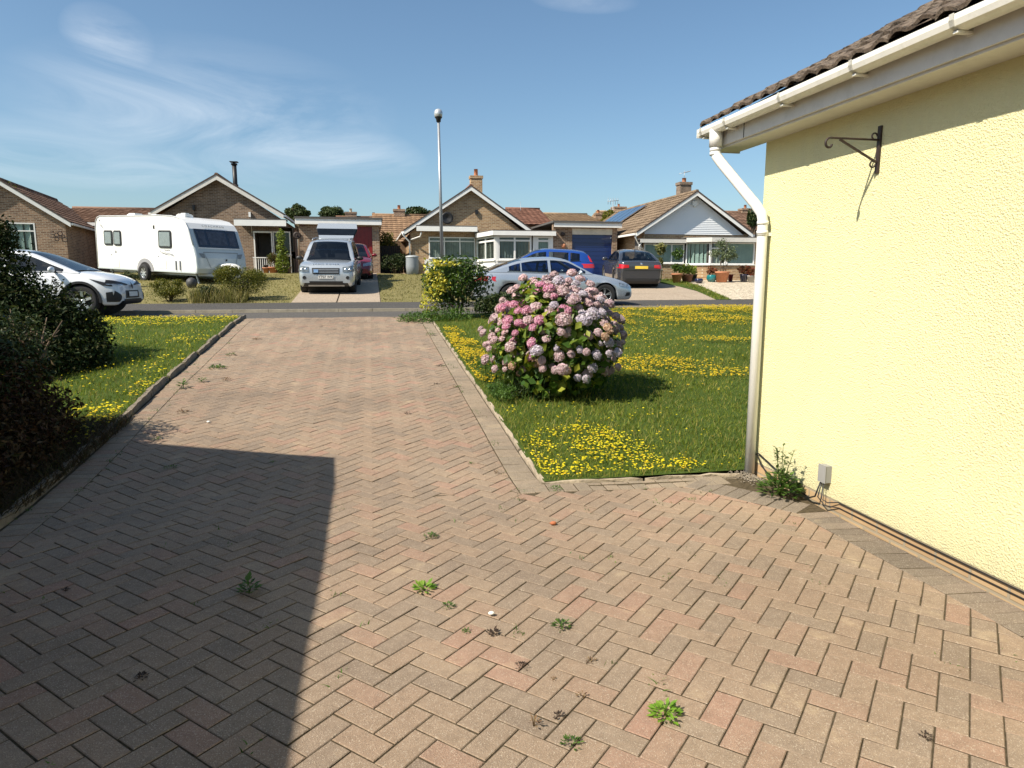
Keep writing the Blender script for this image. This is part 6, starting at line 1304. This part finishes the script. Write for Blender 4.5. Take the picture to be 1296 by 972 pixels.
# ---- silver saloon across the road
S = dict(L=4.93, W=1.87, wb=2.91, fo=.92, r=.34, paint=P_silver, clear=.19, nose=.9, taper=.17, crown=.03,
         top=[(-2.465, .66), (-2.44, .93), (-2.36, 1.0), (-2.0, 1.04), (-1.5, 1.035), (0, .985), (1.0, .975), (1.5, .91), (2.0, .8), (2.3, .69), (2.43, .58), (2.465, .47)],
         gh=[(-2.02, 1.04), (-1.6, 1.19), (-1.05, 1.345), (-.6, 1.41), (-.1, 1.43), (.3, 1.395), (.75, 1.2), (1.16, .975)], glass_x=(-1.98, -1.0, .28, 1.16), sideglass=(-1.42, .93), pillars_x=[-.22, -.14, -1.07, -1.03, -1.42, .93, .78, .8], pillars=[(-.22, -.14), (-1.07, -1.03), (.78, .8)],
         doors=[-1.15, -.17, .97], handles=[-.95, .1], hz=.83, mirror=(.72, 1.02), trimline='chrome', spokes=5, fb=.12, gwidth=.92, tumble=.42)
car, bvh, bv3, body = make_car('parked_saloon', 'silver saloon car parked sideways across the road behind the hydrangea', 'car', S)
for s in (1, -1):
    patch('tail_light', bvh, [(s * .92, .76), (s * .5, .78), (s * .5, .9), (s * .9, .9)], 'x', -1, M_red_light, car, .008); patch('tail_light', bvh, [(-2.42, .76), (-2.12, .8), (-2.14, .9), (-2.42, .9)], 'y', s, M_red_light, car, .008)
    patch('headlight', bvh, [(2.0, .62), (2.36, .56), (2.34, .64), (1.98, .72)], 'y', s, M_lamp, car, .008); patch('headlight', bvh, [(s * .88, .58), (s * .5, .55), (s * .5, .66), (s * .85, .68)], 'x', 1, M_lamp, car, .008)
    patch('bumper_vent', bvh, [(2.2, .3), (2.38, .32), (2.38, .42), (2.26, .42)], 'y', s, M_black, car, .008)
    patch('sill_trim', bvh, [(-1.1, .24), (1.1, .24), (1.1, .27), (-1.1, .27)], 'y', s, M_chrome, car, .006, 12, 2)
patch('grille', bvh, [(-.42, .3), (.42, .3), (.45, .66), (-.45, .66)], 'x', 1, M_black, car, .008); patch('number_plate', bvh, [(-.26, .62), (.26, .62), (.26, .73), (-.26, .73)], 'x', -1, M_yplate, car, .012)
sa = aty(612, 360, 21.6); sb_ = aty(804, 360, 20.4); place_car(car, 5.4, 21.0, R(0))
# ---- grey saloon, rear to us
S = dict(L=4.7, W=1.83, wb=2.85, fo=.8, r=.34, paint=P_grey, clear=.2, nose=.7, taper=.14, crown=.03,
         top=[(-2.35, .7), (-2.33, .98), (-2.28, 1.07), (-2.0, 1.08), (-1.5, 1.06), (0, .99), (1.0, .98), (1.6, .9), (2.1, .76), (2.3, .62), (2.35, .5)],
         gh=[(-1.85, 1.07), (-1.5, 1.22), (-1.05, 1.37), (-.6, 1.42), (-.1, 1.44), (.3, 1.4), (.75, 1.2), (1.1, .98)], glass_x=(-1.82, -1.0, .28, 1.1), sideglass=(-1.35, .93), pillars_x=[-.22, -.14, -1.35, .93], pillars=[(-.22, -.14)],
         doors=[-1.1, -.17, .97], handles=[-.9, .1], hz=.84, mirror=(.7, 1.04), trimline='black', spokes=7, double=False, gwidth=.9, tumble=.4)
car, bvh, bv3, body = make_car('parked_saloon', 'dark grey saloon parked nose-in before the blue garage, yellow rear plate towards us', 'car', S)
for s in (1, -1):
    patch('tail_light', bvh, [(s * .9, .8), (s * .5, .84), (s * .5, .95), (s * .9, .97)], 'x', -1, M_red_light, car, .01); patch('tail_light', bvh, [(-2.34, .8), (-2.1, .86), (-2.12, .96), (-2.34, .97)], 'y', s, M_red_light, car, .01)
patch('number_plate', bvh, [(-.26, .8), (.26, .8), (.26, .91), (-.26, .91)], 'x', -1, M_yplate, car, .014); patch('rear_diffuser', bvh, [(-.8, .22), (.8, .22), (.85, .42), (-.85, .42)], 'x', -1, M_black, car, .01, 12, 4); patch('boot_seam', bvh, [(-.86, .74), (.86, .74), (.86, .755), (-.86, .755)], 'x', -1, M_dark, car, .008, 12, 1)
h_, _, _, _ = bvh.ray_cast(Vector((-5, 0, .99)), Vector((1, 0, 0))); b = MB(); b.lathe([(0, -.008), (.042, -.006), (.045, 0)], (h_.x, 0, .99), 14, axis='X'); b.build('badge', M_chrome, car)
b = MB(); b.ellips((-.85, 0, 1.47), (.11, .02, .05)); b.build('roof_aerial', P_grey, car)
hd = R(80); place_car(car, 10.55 + 2.2 * math.cos(hd), 26.3 + 2.2 * math.sin(hd), hd)
# ---- blue hatchback
S = dict(L=4.05, W=1.73, wb=2.5, fo=.82, r=.31, paint=P_blue, clear=.19, nose=.7, taper=.16, crown=.04,
         top=[(-2.02, .6), (-2.0, .92), (-1.93, 1.0), (-1.5, 1.04), (0, .96), (.75, .96), (1.2, .9), (1.7, .77), (1.95, .62), (2.02, .48)],
         gh=[(-1.95, 1.0), (-1.8, 1.25), (-1.6, 1.38), (-1.1, 1.44), (-.3, 1.46), (.1, 1.42), (.6, 1.2), (1.12, .93)], glass_x=(-1.94, -1.62, .02, 1.12), sideglass=(-1.45, .85), pillars_x=[-.3, -.2, -1.1, -1.03, -1.45, .85], pillars=[(-.3, -.2), (-1.1, -1.03)],
         doors=[-1.1, -.25, .8], handles=[-.95, .0], hz=.84, mirror=(.6, 1.0), trimline='black', gwidth=.9, tumble=.34)
car, bvh, bv3, body = make_car('parked_hatchback', 'bright blue hatchback parked behind the silver saloon before the sunroom', 'car', S)
for s in (1, -1):
    patch('tail_light', bv3, [(-1.93, 1.02), (-1.84, 1.04), (-1.74, 1.28), (-1.8, 1.28)], 'y', s, M_red_light, car, .012); patch('tail_light', bvh, [(s * .84, .8), (s * .66, .8), (s * .66, .96), (s * .82, .96)], 'x', -1, M_red_light, car, .012)
    patch('headlight', bvh, [(1.5, .68), (1.9, .58), (1.88, .66), (1.45, .78)], 'y', s, M_lamp, car, .01); patch('headlight', bvh, [(s * .8, .62), (s * .5, .58), (s * .5, .68), (s * .78, .74)], 'x', 1, M_lamp, car, .01)
patch('grille', bvh, [(-.45, .28), (.45, .28), (.5, .5), (-.5, .5)], 'x', 1, M_black, car, .008); patch('number_plate', bvh, [(-.26, .6), (.26, .6), (.26, .71), (-.26, .71)], 'x', -1, M_yplate, car, .012)
place_car(car, 6.85, 28.1, R(180 - 12)); car.scale = (1.08, 1.0, 1.0)
# ---- red hatchback
S = dict(S); S['paint'] = P_redc
car, bvh, bv3, body = make_car('parked_hatchback', 'dark red hatchback half hidden behind the silver 4x4 at the red garage', 'car', S)
for s in (1, -1): patch('headlight', bvh, [(1.5, .68), (1.9, .58), (1.88, .68), (1.45, .8)], 'y', s, M_lamp, car, .01); patch('headlight', bvh, [(s * .8, .62), (s * .46, .58), (s * .46, .68), (s * .78, .76)], 'x', 1, M_lamp, car, .01)
patch('grille', bvh, [(-.4, .28), (.4, .28), (.45, .48), (-.45, .48)], 'x', 1, M_black, car, .008); patch('number_plate', bvh, [(-.26, .45), (.26, .45), (.26, .55), (-.26, .55)], 'x', 1, M_plate, car, .012)
place_car(car, -.78, 32.0, R(-90))
# ---- silver 4x4 with raised tailgate
S = dict(L=4.5, W=1.91, wb=2.66, fo=.85, r=.37, paint=P_silver2, clear=.28, nose=.55, taper=.12, crown=.03, fb=.14,
         top=[(-2.25, .7), (-2.23, 1.0), (-2.18, 1.08), (-1.5, 1.12), (0, 1.1), (.9, 1.1), (1.4, 1.09), (1.9, 1.04), (2.12, .98), (2.2, .88), (2.24, .72), (2.25, .55)],
         gh=[(-2.2, 1.08), (-2.12, 1.4), (-2.02, 1.66), (-1.7, 1.71), (-.5, 1.74), (.0, 1.72), (.25, 1.66), (.6, 1.42), (1.02, 1.1)], glass_x=(-2.19, -2.05, .2, 1.02), sideglass=(-2.0, .78), pillars_x=[-.35, -.25, -1.25, -1.15, -2.0, .78], pillars=[(-.35, -.25), (-1.25, -1.15)],
         doors=[-1.2, -.3, .85], handles=[-1.0, 0], hz=.98, mirror=(.62, 1.16), mirrorm=M_black, trimline='black', gwidth=.94, tumble=.2, tw=.24, archtrim=0, noback=True)
car, bvh, bv3, body = make_car('parked_suv', 'pale silver 4x4 facing the road on the left drive with its tailgate raised', 'car', S)
for s in (1, -1):
    patch('headlight', bvh, [(s * .9, .78), (s * .56, .78), (s * .56, .95), (s * .88, .99)], 'x', 1, mat('smoked_headlamp', (.13, .15, .16), .06, coat=1, var=.5, vs=9), car, .014)
    patch('headlight', bvh, [(1.92, .8), (2.18, .78), (2.16, .93), (1.9, .97)], 'y', s, MATS['smoked_headlamp'], car, .012)
    for yy_, rr_, zz_ in ((.66, .065, .865), (.8, .05, .865)):
        h_, _, _, _ = bvh.ray_cast(Vector((5, s * yy_, zz_)), Vector((-1, 0, 0)))
        if h_: b = MB(); b.lathe([(rr_, -.02), (rr_ * .9, .012), (0, .022)], (h_.x, s * yy_, zz_), 14, axis='X'); b.build('lamp_reflector', M_chrome, car)
    h_, _, _, _ = bvh.ray_cast(Vector((5, s * .72, .6)), Vector((-1, 0, 0)))
    if h_: b = MB(); b.lathe([(.06, -.02), (.06, .012), (.045, .006), (0, .006)], (h_.x, s * .72, .6), 14, axis='X'); b.build('fog_light', M_black, car)
patch('grille', bvh, [(-.44, .72), (.44, .72), (.46, .92), (-.46, .92)], 'x', 1, M_black, car, .012, 10, 4)
for zz_ in (.77, .82, .87):
    patch('grille_bar', bvh, [(-.42, zz_ - .007), (.42, zz_ - .007), (.42, zz_ + .007), (-.42, zz_ + .007)], 'x', 1, M_galv, car, .026, 10, 1)
patch('badge', bvh, [(-.4, .77), (-.25, .77), (-.25, .87), (-.4, .87)], 'x', 1, M_chrome, car, .04, 2, 2)
patch('lower_intake', bvh, [(-.55, .36), (.55, .36), (.56, .48), (-.56, .48)], 'x', 1, M_black, car, .012, 10, 3); patch('skid_plate', bvh, [(-.6, .3), (.6, .3), (.6, .355), (-.6, .355)], 'x', 1, M_galv, car, .012, 10, 2)
pl = MB(); pl.box(2.262, 2.27, -.26, .26, .57, .68); plo = pl.build('number_plate', M_plate, car)
text_obj('plate_text', 'YT07 WKJ', .115, M_text, plo, Matrix.Translation((2.272, 0, .625)) @ Euler((R(90), 0, R(90))).to_matrix().to_4x4(), 1.0)
text_obj('bonnet_lettering', 'LAND ROVER', .115, M_chrome, body, Matrix.Translation((2.08, 0, 1.035)) @ Euler((R(22), 0, R(90))).to_matrix().to_4x4(), 1.35, .006)
tg = MB(); hx_, hz_ = -2.06, 1.72; ct_, st_ = math.cos(R(30)), math.sin(R(30))
def tgp(s, y, n_): return (hx_ - s * ct_ - n_ * st_ * 0 + n_ * st_, y, hz_ + s * st_ + n_ * ct_)
def slab(s0, s1, w0, w1, n0, n1, mi): tg.prism([tgp(s0, -w0, n0), tgp(s0, w0, n0), tgp(s1, w1, n0), tgp(s1, -w1, n0)], Vector(tgp(0, 0, n1)) - Vector(tgp(0, 0, n0)), mi)
slab(0, .22, .66, .68, 0, .06, 0); slab(.22, .72, .68, .78, .0, .045, 1); slab(.72, 1.12, .8, .76, -.02, .06, 0); slab(.22, .72, .7, .8, -.03, -.002, 2)
tg.build('tailgate', [P_silver2, M_glass, M_black], car)
for s in (1, -1): b = MB(); b.tube([(-2.1, s * .6, 1.35), tgp(.5, s * .62, -.03)], .014, 6); b.build('gas_strut', M_black, car); b = MB(); b.tube([(-1.8, s * .66, 1.74), (-1.6, s * .66, 1.8), (-.2, s * .66, 1.82), (.0, s * .66, 1.76)], .02, 6); b.build('roof_rail', M_galv, car)
place_car(car, -1.42, 26.85, R(-90 - 2.5))
# ---- white crossover
S = dict(L=4.2, W=1.78, wb=2.69, fo=.8, r=.355, paint=P_white, clear=.24, nose=.62, taper=.17, crown=.05, fb=.1,
         top=[(-2.1, .7), (-2.08, 1.0), (-2.0, 1.06), (-1.2, 1.06), (0, 1.0), (.9, 1.0), (1.3, .98), (1.7, .91), (1.95, .81), (2.06, .7), (2.1, .5)],
         gh=[(-2.0, 1.05), (-1.8, 1.22), (-1.4, 1.4), (-.8, 1.47), (-.2, 1.49), (.15, 1.44), (.65, 1.25), (1.28, .99)], glass_x=(-1.95, -1.4, .1, 1.28), sideglass=(-1.4, .95), pillars_x=[-.35, -.27, -1.4, .95], pillars=[(-.35, -.27)],
         doors=[-1.1, -.3, .8], handles=[-.1], hz=.86, mirror=(.78, 1.06), trimline='black', gwidth=.91, tumble=.36, archtrim=1, spokes=5, double=False)
car, bvh, bv3, body = make_car('parked_crossover', 'white crossover car on the road at the far left, partly behind the dark bush', 'car', S)
for s in (1, -1):
    patch('headlight', bvh, [(s * .84, .74), (s * .2, .7), (s * .2, .73), (s * .8, .83)], 'x', 1, M_black, car, .014, 12, 3); patch('headlight', bvh, [(1.5, .86), (1.95, .74), (1.97, .68), (1.8, .7)], 'y', s, M_black, car, .012, 10, 4)
    patch('daytime_light', bvh, [(s * .83, .72), (s * .5, .7), (s * .5, .715), (s * .83, .74)], 'x', 1, M_lamp, car, .024, 8, 1); patch('bumper_vent', bvh, [(s * .82, .32), (s * .72, .32), (s * .66, .45), (s * .78, .58)], 'x', 1, M_black, car, .014, 5, 5); patch('bumper_vent', bvh, [(1.84, .32), (1.99, .34), (1.97, .56), (1.84, .54)], 'y', s, M_black, car, .012, 5, 5)
patch('lower_intake', bvh, [(-.55, .27), (.55, .27), (.5, .38), (-.5, .38)], 'x', 1, M_black, car, .014, 10, 3); patch('number_plate', bvh, [(-.26, .44), (.26, .44), (.26, .55), (-.26, .55)], 'x', 1, M_plate, car, .025, 4, 2); patch('grille', bvh, [(-.4, .4), (.4, .4), (.38, .58), (-.38, .58)], 'x', 1, M_black, car, .01, 8, 3)
patch('badge', bvh, [(-.07, .68), (.0, .6), (.07, .68), (0, .78)], 'x', 1, M_black, car, .03, 2, 2)
b = MB(); b.box(-1.1, 1.0, -.9, -.875, .27, .4); b.box(-1.1, 1.0, .875, .9, .27, .4); b.build('sill_cladding', M_black, car)
place_car(car, -7.85, 18.6, R(-3), dz=.0)

# ================================================================== caravan
CA, CB = Vector((-11.37, 32.51, 0)), Vector((-6.44, 28.15, 0)); cdv = (CB - CA); CL = cdv.length; ch_ = math.atan2(cdv.y, cdv.x)
cv = thing('touring_caravan', 'white touring caravan with dark wraparound front window on the drive at the left', 'caravan', (0, 0, 0))
zc = 1.36; CW = 2.26          # local: x forward, y left, side facing us is y=0 -> use y from 0 (near) to CW
prof = [(0.0, .42), (.0, 2.1), (.05, 2.36), (.16, 2.5), (.36, 2.56), (4.4, 2.57), (5.1, 2.55), (5.6, 2.46), (5.92, 2.3), (6.1, 2.08), (6.36, 1.45), (6.5, 1.0), (6.54, .6), (6.5, .42)]
sc_ = CL / 6.54; prof = [(x * sc_, z) for x, z in prof]
M_cara = paint('white_caravan_panel', (.76, .76, .74), 0, .3, .4); M_carag = paint('pale_grey_front_panel', (.5, .55, .56), .1, .3, .5)
def fine(prof, n=6):
    out = []
    for i in range(len(prof) - 1):
        for k in range(n): t_ = k / n; out.append((prof[i][0] * (1 - t_) + prof[i + 1][0] * t_, prof[i][1] * (1 - t_) + prof[i + 1][1] * t_))
    return out + [prof[-1]]
fp = fine(prof, 1); n = len(fp)
def ring_at(y, inset_): 
    cxm, czm = 3.2, 1.4; out = []
    for x, z in fp:
        dx, dz = x - cxm, z - czm; out.append((x - math.copysign(min(abs(dx), inset_), dx), y, z - (math.copysign(min(abs(dz), inset_), dz) if z > .5 else 0)))
    return out
b = MB(); ysn = [(0, .05), (.015, .02), (.05, 0), (CW - .05, 0), (CW - .015, .02), (CW, .05)]; V = []
for y_, i_ in ysn: V += ring_at(y_, i_)
fs = []; mi = []
for j in range(len(ysn) - 1):
    for k in range(n):
        fs.append((j * n + k, j * n + (k + 1) % n, (j + 1) * n + (k + 1) % n, (j + 1) * n + k)); mi.append(1 if (k >= 9 and k < n - 1) else 0)
b.add(V, fs, 0, False); b.mi = mi; b.f += [tuple(range(n - 1, -1, -1)), tuple(len(V) - n + k for k in range(n))]; b.mi += [0, 0]; b.sm += [False, False]
b.build('body', [M_cara, M_carag], cv)
bvc = BVHTree.FromPolygons([Vector(v) for v in b.v], b.f)
def cwin(x0, x1, z0, z1, curtain=True):
    b = MB(); q = [(x0 + .06, z0), (x1 - .06, z0), (x1, z0 + .06), (x1, z1 - .06), (x1 - .06, z1), (x0 + .06, z1), (x0, z1 - .06), (x0, z0 + .06)]; b.prism([(x, -.03, z) for x, z in q], (0, .028, 0)); f = b.build('window', M_black, cv)
    b = MB(); k = int((x1 - x0 - .12) / .055)
    for i in range(k): xx = x0 + .06 + i * .055; b.prism([(xx, -.034, z0 + .07), (xx + .028, -.041, z0 + .07), (xx + .055, -.034, z0 + .07)], (0, 0, z1 - z0 - .14))
    b.build('curtain', M_cnet, f)
    b = MB(); b.box(x0 + .04, x1 - .04, -.05, -.046, z0 + .05, z1 - .05); b.build('pane', M_pane, f)
a = N('grey_curtain'); a.set(Base_Color=a.mix(a.noise(5, 3), (.38, .38, .4), (.62, .62, .64)), Roughness=.9); M_cnet = a.m
s_ = sc_
cwin(.62, 1.22, 1.38, 1.98); cwin(1.3, 1.82, 1.37, 1.98); cwin(4.28 * s_, 5.08 * s_, 1.33, 2.0)
# wraparound front window
def cpatch(name, q, m_, off, nu=14, nv=8, par=None): return patch(name, bvc, q, 'x', 1, m_, par or cv, off, nu, nv)
fw_ = cpatch('front_window', [(.22, 1.4), (CW - .22, 1.4), (CW - .2, 2.08), (.2, 2.08)], mat('dark_blue_glass', (.012, .016, .03), .06, coat=1), .02)
for y0, y1 in ((.3, .62), (.72, CW - .72), (CW - .62, CW - .3)): cpatch('curtain', [(y0, 1.48), (y1, 1.48), (y1, 2.0), (y0, 2.0)], mat('dim_curtain', (.06, .065, .085), .3, var=.5, vs=8), .024, 4, 6, fw_)
cpatch('window_seal', [(.16, 1.35), (CW - .16, 1.35), (CW - .16, 1.39), (.16, 1.39)], M_cara, .018, 12, 1); cpatch('locker_seam', [(.35, 1.2), (CW - .35, 1.2), (CW - .35, 1.225), (.35, 1.225)], mat('mid_grey_plastic', (.22, .24, .25), .5), .01, 12, 1)
for q in ([(.35, 1.2), (.37, 1.2), (.6, .62), (.58, .62)], [(CW - .37, 1.2), (CW - .35, 1.2), (CW - .58, .62), (CW - .6, .62)]): cpatch('locker_seam', q, MATS['mid_grey_plastic'], .01, 1, 10)
for q in ([(.14, 1.18), (.36, 1.16), (.38, 1.0), (.26, 1.0)], [(CW - .36, 1.16), (CW - .14, 1.18), (CW - .26, 1.0), (CW - .38, 1.0)]): cpatch('grab_handle', q, MATS['mid_grey_plastic'], .016, 4, 3)
cpatch('badge', [(1.27, .88), (1.35, .9), (1.36, .98), (1.28, .96)], M_text, .012, 2, 2)
# lettering over the front window
h_, _, _, _ = bvc.ray_cast(Vector((20, CW / 2, 2.2)), Vector((-1, 0, 0))); text_obj('maker_lettering', 'COACHMAN', .13, mat('mid_grey_plastic', (.22, .24, .25), .5), cv, Matrix.Translation((h_.x + .03, CW / 2, 2.21)) @ Euler((R(60), 0, R(90))).to_matrix().to_4x4(), 1.5)
# side fittings and decals
M_dec = mat('grey_decal', (.3, .31, .32), .5); M_decd = mat('dark_grey_decal', (.09, .09, .095), .5)
def sidepoly(name, pts, m_, y=-.003): b = MB(); b.prism([(x * s_, y, z) for x, z in pts], (0, .0015, 0)); return b.build(name, m_, cv)
sidepoly('decal', [(4.25, 1.3), (4.32, 1.24), (4.42, 1.16), (4.75, 1.09), (4.98, 1.05), (4.74, 1.06), (4.45, 1.12), (4.33, 1.2)], M_decd); sidepoly('decal', [(4.45, 1.19), (4.8, 1.14), (5.1, 1.11), (5.24, 1.0), (5.05, 1.03), (4.95, 1.08), (4.7, 1.12)], M_dec)
sidepoly('decal', [(.26, 2.27), (.5, 2.17), (.62, 2.03), (.55, 2.05), (.4, 2.15)], M_dec); sidepoly('decal', [(.28, 2.42), (.35, 2.42), (.35, 2.34), (.3, 2.34)], M_decd)
text_obj('side_lettering', 'Pastiche', .11, M_dec, cv, Matrix.Translation((4.78 * s_, -.004, 1.245)) @ Euler((R(90), 0, 0)).to_matrix().to_4x4())
for (x0, x1, z0, z1) in ((4.25, 4.68, .53, .82), (1.15, 1.55, .5, .8)):
    b = MB(); x0 *= s_; x1 *= s_; b.box(x0, x1, -.008, -.002, z0, z1); hl_ = b.build('service_hatch', M_cara, cv); b = MB()
    for (a0, a1, c0, c1) in ((x0 - .012, x1 + .012, z0 - .012, z0), (x0 - .012, x1 + .012, z1, z1 + .012), (x0 - .012, x0, z0, z1), (x1, x1 + .012, z0, z1)): b.box(a0, a1, -.007, -.001, c0, c1)
    b.build('seal', M_dec, hl_)
for xx, zz_, q in ((1.05, 1.0, .03), (4.2, 1.0, .025), (1.35, 1.12, .05), (4.0, 2.1, .045)): b = MB(); b.box(xx * s_ - q, xx * s_ + q, -.012, -.001, zz_ - q, zz_ + q * (2 if zz_ > 2 else 1)); b.build('side_socket', M_dec if zz_ < 2 else M_text, cv)
for xx in (5.3, 5.55): b = MB(); b.box(xx * s_ - .02, xx * s_ + .02, -.05, -.002, .5, .86); b.build('grab_rail', M_dec, cv)
b = MB(); b.box(.02, CL - .1, -.012, .004, .41, .47); b.build('skirt', M_carag, cv)
# rim trim along the side profile
b = MB(); b.tube([(x, .0, z) for x, z in fp[:11]], .022, 5); b.build('edge_trim', mat('pale_grey_trim', (.55, .56, .56), .4), cv)
wxp = 3.32 * s_
b = MB(); P_ = []
for a_ in np.linspace(0, math.pi, 19): P_ += [(wxp + .40 * math.cos(a_), -.02, .40 + .36 * math.sin(a_)), (wxp + .55 * math.cos(a_), -.02, .40 + .5 * math.sin(a_))]
b.add(P_, [(2 * i, 2 * i + 1, 2 * i + 3, 2 * i + 2) for i in range(18)]); b.add([(p[0], -.02, p[2]) for p in P_[1::2]] + [(p[0], .01, p[2]) for p in P_[1::2]], [(i, i + 1, 20 + i, 19 + i) for i in range(18)]); b.build('wheel_arch', mat('mid_grey_arch', (.28, .28, .29), .5), cv)
b = MB(); b.add([(wxp, -.012, .41)] + [(wxp + .41 * math.cos(a_), -.012, .41 + .36 * math.sin(a_)) for a_ in np.linspace(0, math.pi, 19)], [(0, i + 1, i + 2) for i in range(18)]); b.build('wheel_well', M_dark, cv)
make_wheel(cv, wxp, -.07 + .02, .33, .18, 7, False); make_wheel(cv, wxp, CW - .15, .33, .18, 7, False)
b = MB()
for y_ in (.35, CW - .35): b.bar((.3, y_, .36), (CL - .3, y_, .36), .06, .12); b.bar((CL - .3, y_, .36), (CL + 1.0, CW / 2, .36), .06, .1)
b.bar((wxp, .1, .33), (wxp, CW - .1, .33), .1, .1)
for x_ in (.5, CL - .5):
    for y_ in (.3, CW - .3): b.bar((x_, y_, .36), (x_ + .15, y_, .02), .05, .05)
b.tube([(CL + .75, CW / 2, .5), (CL + .75, CW / 2, .1)], .03, 8); b.build('chassis', M_galv, cv)
b = MB(); b.lathe([(.02, -.03), (.11, -.03), (.11, .03), (.02, .03)], (CL + .75, CW / 2, .11), 14, axis='Y'); b.build('jockey_wheel', M_tyre, cv)
b = MB(); b.ellips((CL + .55, CW / 2, .62), (.5, .2, .17), 14, 8); b.ellips((CL + .3, CW / 2 + .1, .72), (.25, .4, .1), 12, 6); b.build('hitch_cover', mat('white_cover', (.75, .76, .74), .6), cv)
for (x_, y_, a_, c_) in ((1.9, .6, .5, .4), (2.4, 1.3, .4, .5), (4.4, 1.1, .5, .4), (5.0, .7, .35, .25)):
    b = MB(); b.box(x_ - a_ / 2, x_ + a_ / 2, y_ - c_ / 2, y_ + c_ / 2, 2.55, 2.66); b.box(x_ - a_ / 2 + .04, x_ + a_ / 2 - .04, y_ - c_ / 2 + .04, y_ + c_ / 2 - .04, 2.661, 2.70); b.build('roof_vent', M_cara, cv)
zA, zB = 1.52, 1.06 + .22
cv.location = (CA.x, CA.y, 1.53); cv.rotation_euler = Euler((0, R(2.2), ch_))
# covered wheel and stone by the caravan nose
q = aty(243, 366, 27.2); b = MB(); r = random.Random(3); b.ellips((0, 0, .17), (.19, .2, .2), 14, 9); b.v = [(x * (1 + r.uniform(-.06, .06)), y * (1 + r.uniform(-.06, .06)), z) for x, y, z in b.v]
b.build('covered_bundle', mat('dark_tarpaulin', (.05, .05, .05), .6, var=.4, vs=5), loc=(q.x, 27.2, T(q.x, 27.2)), label='dark rounded covered bundle under the front corner of the caravan', cat='bundle')
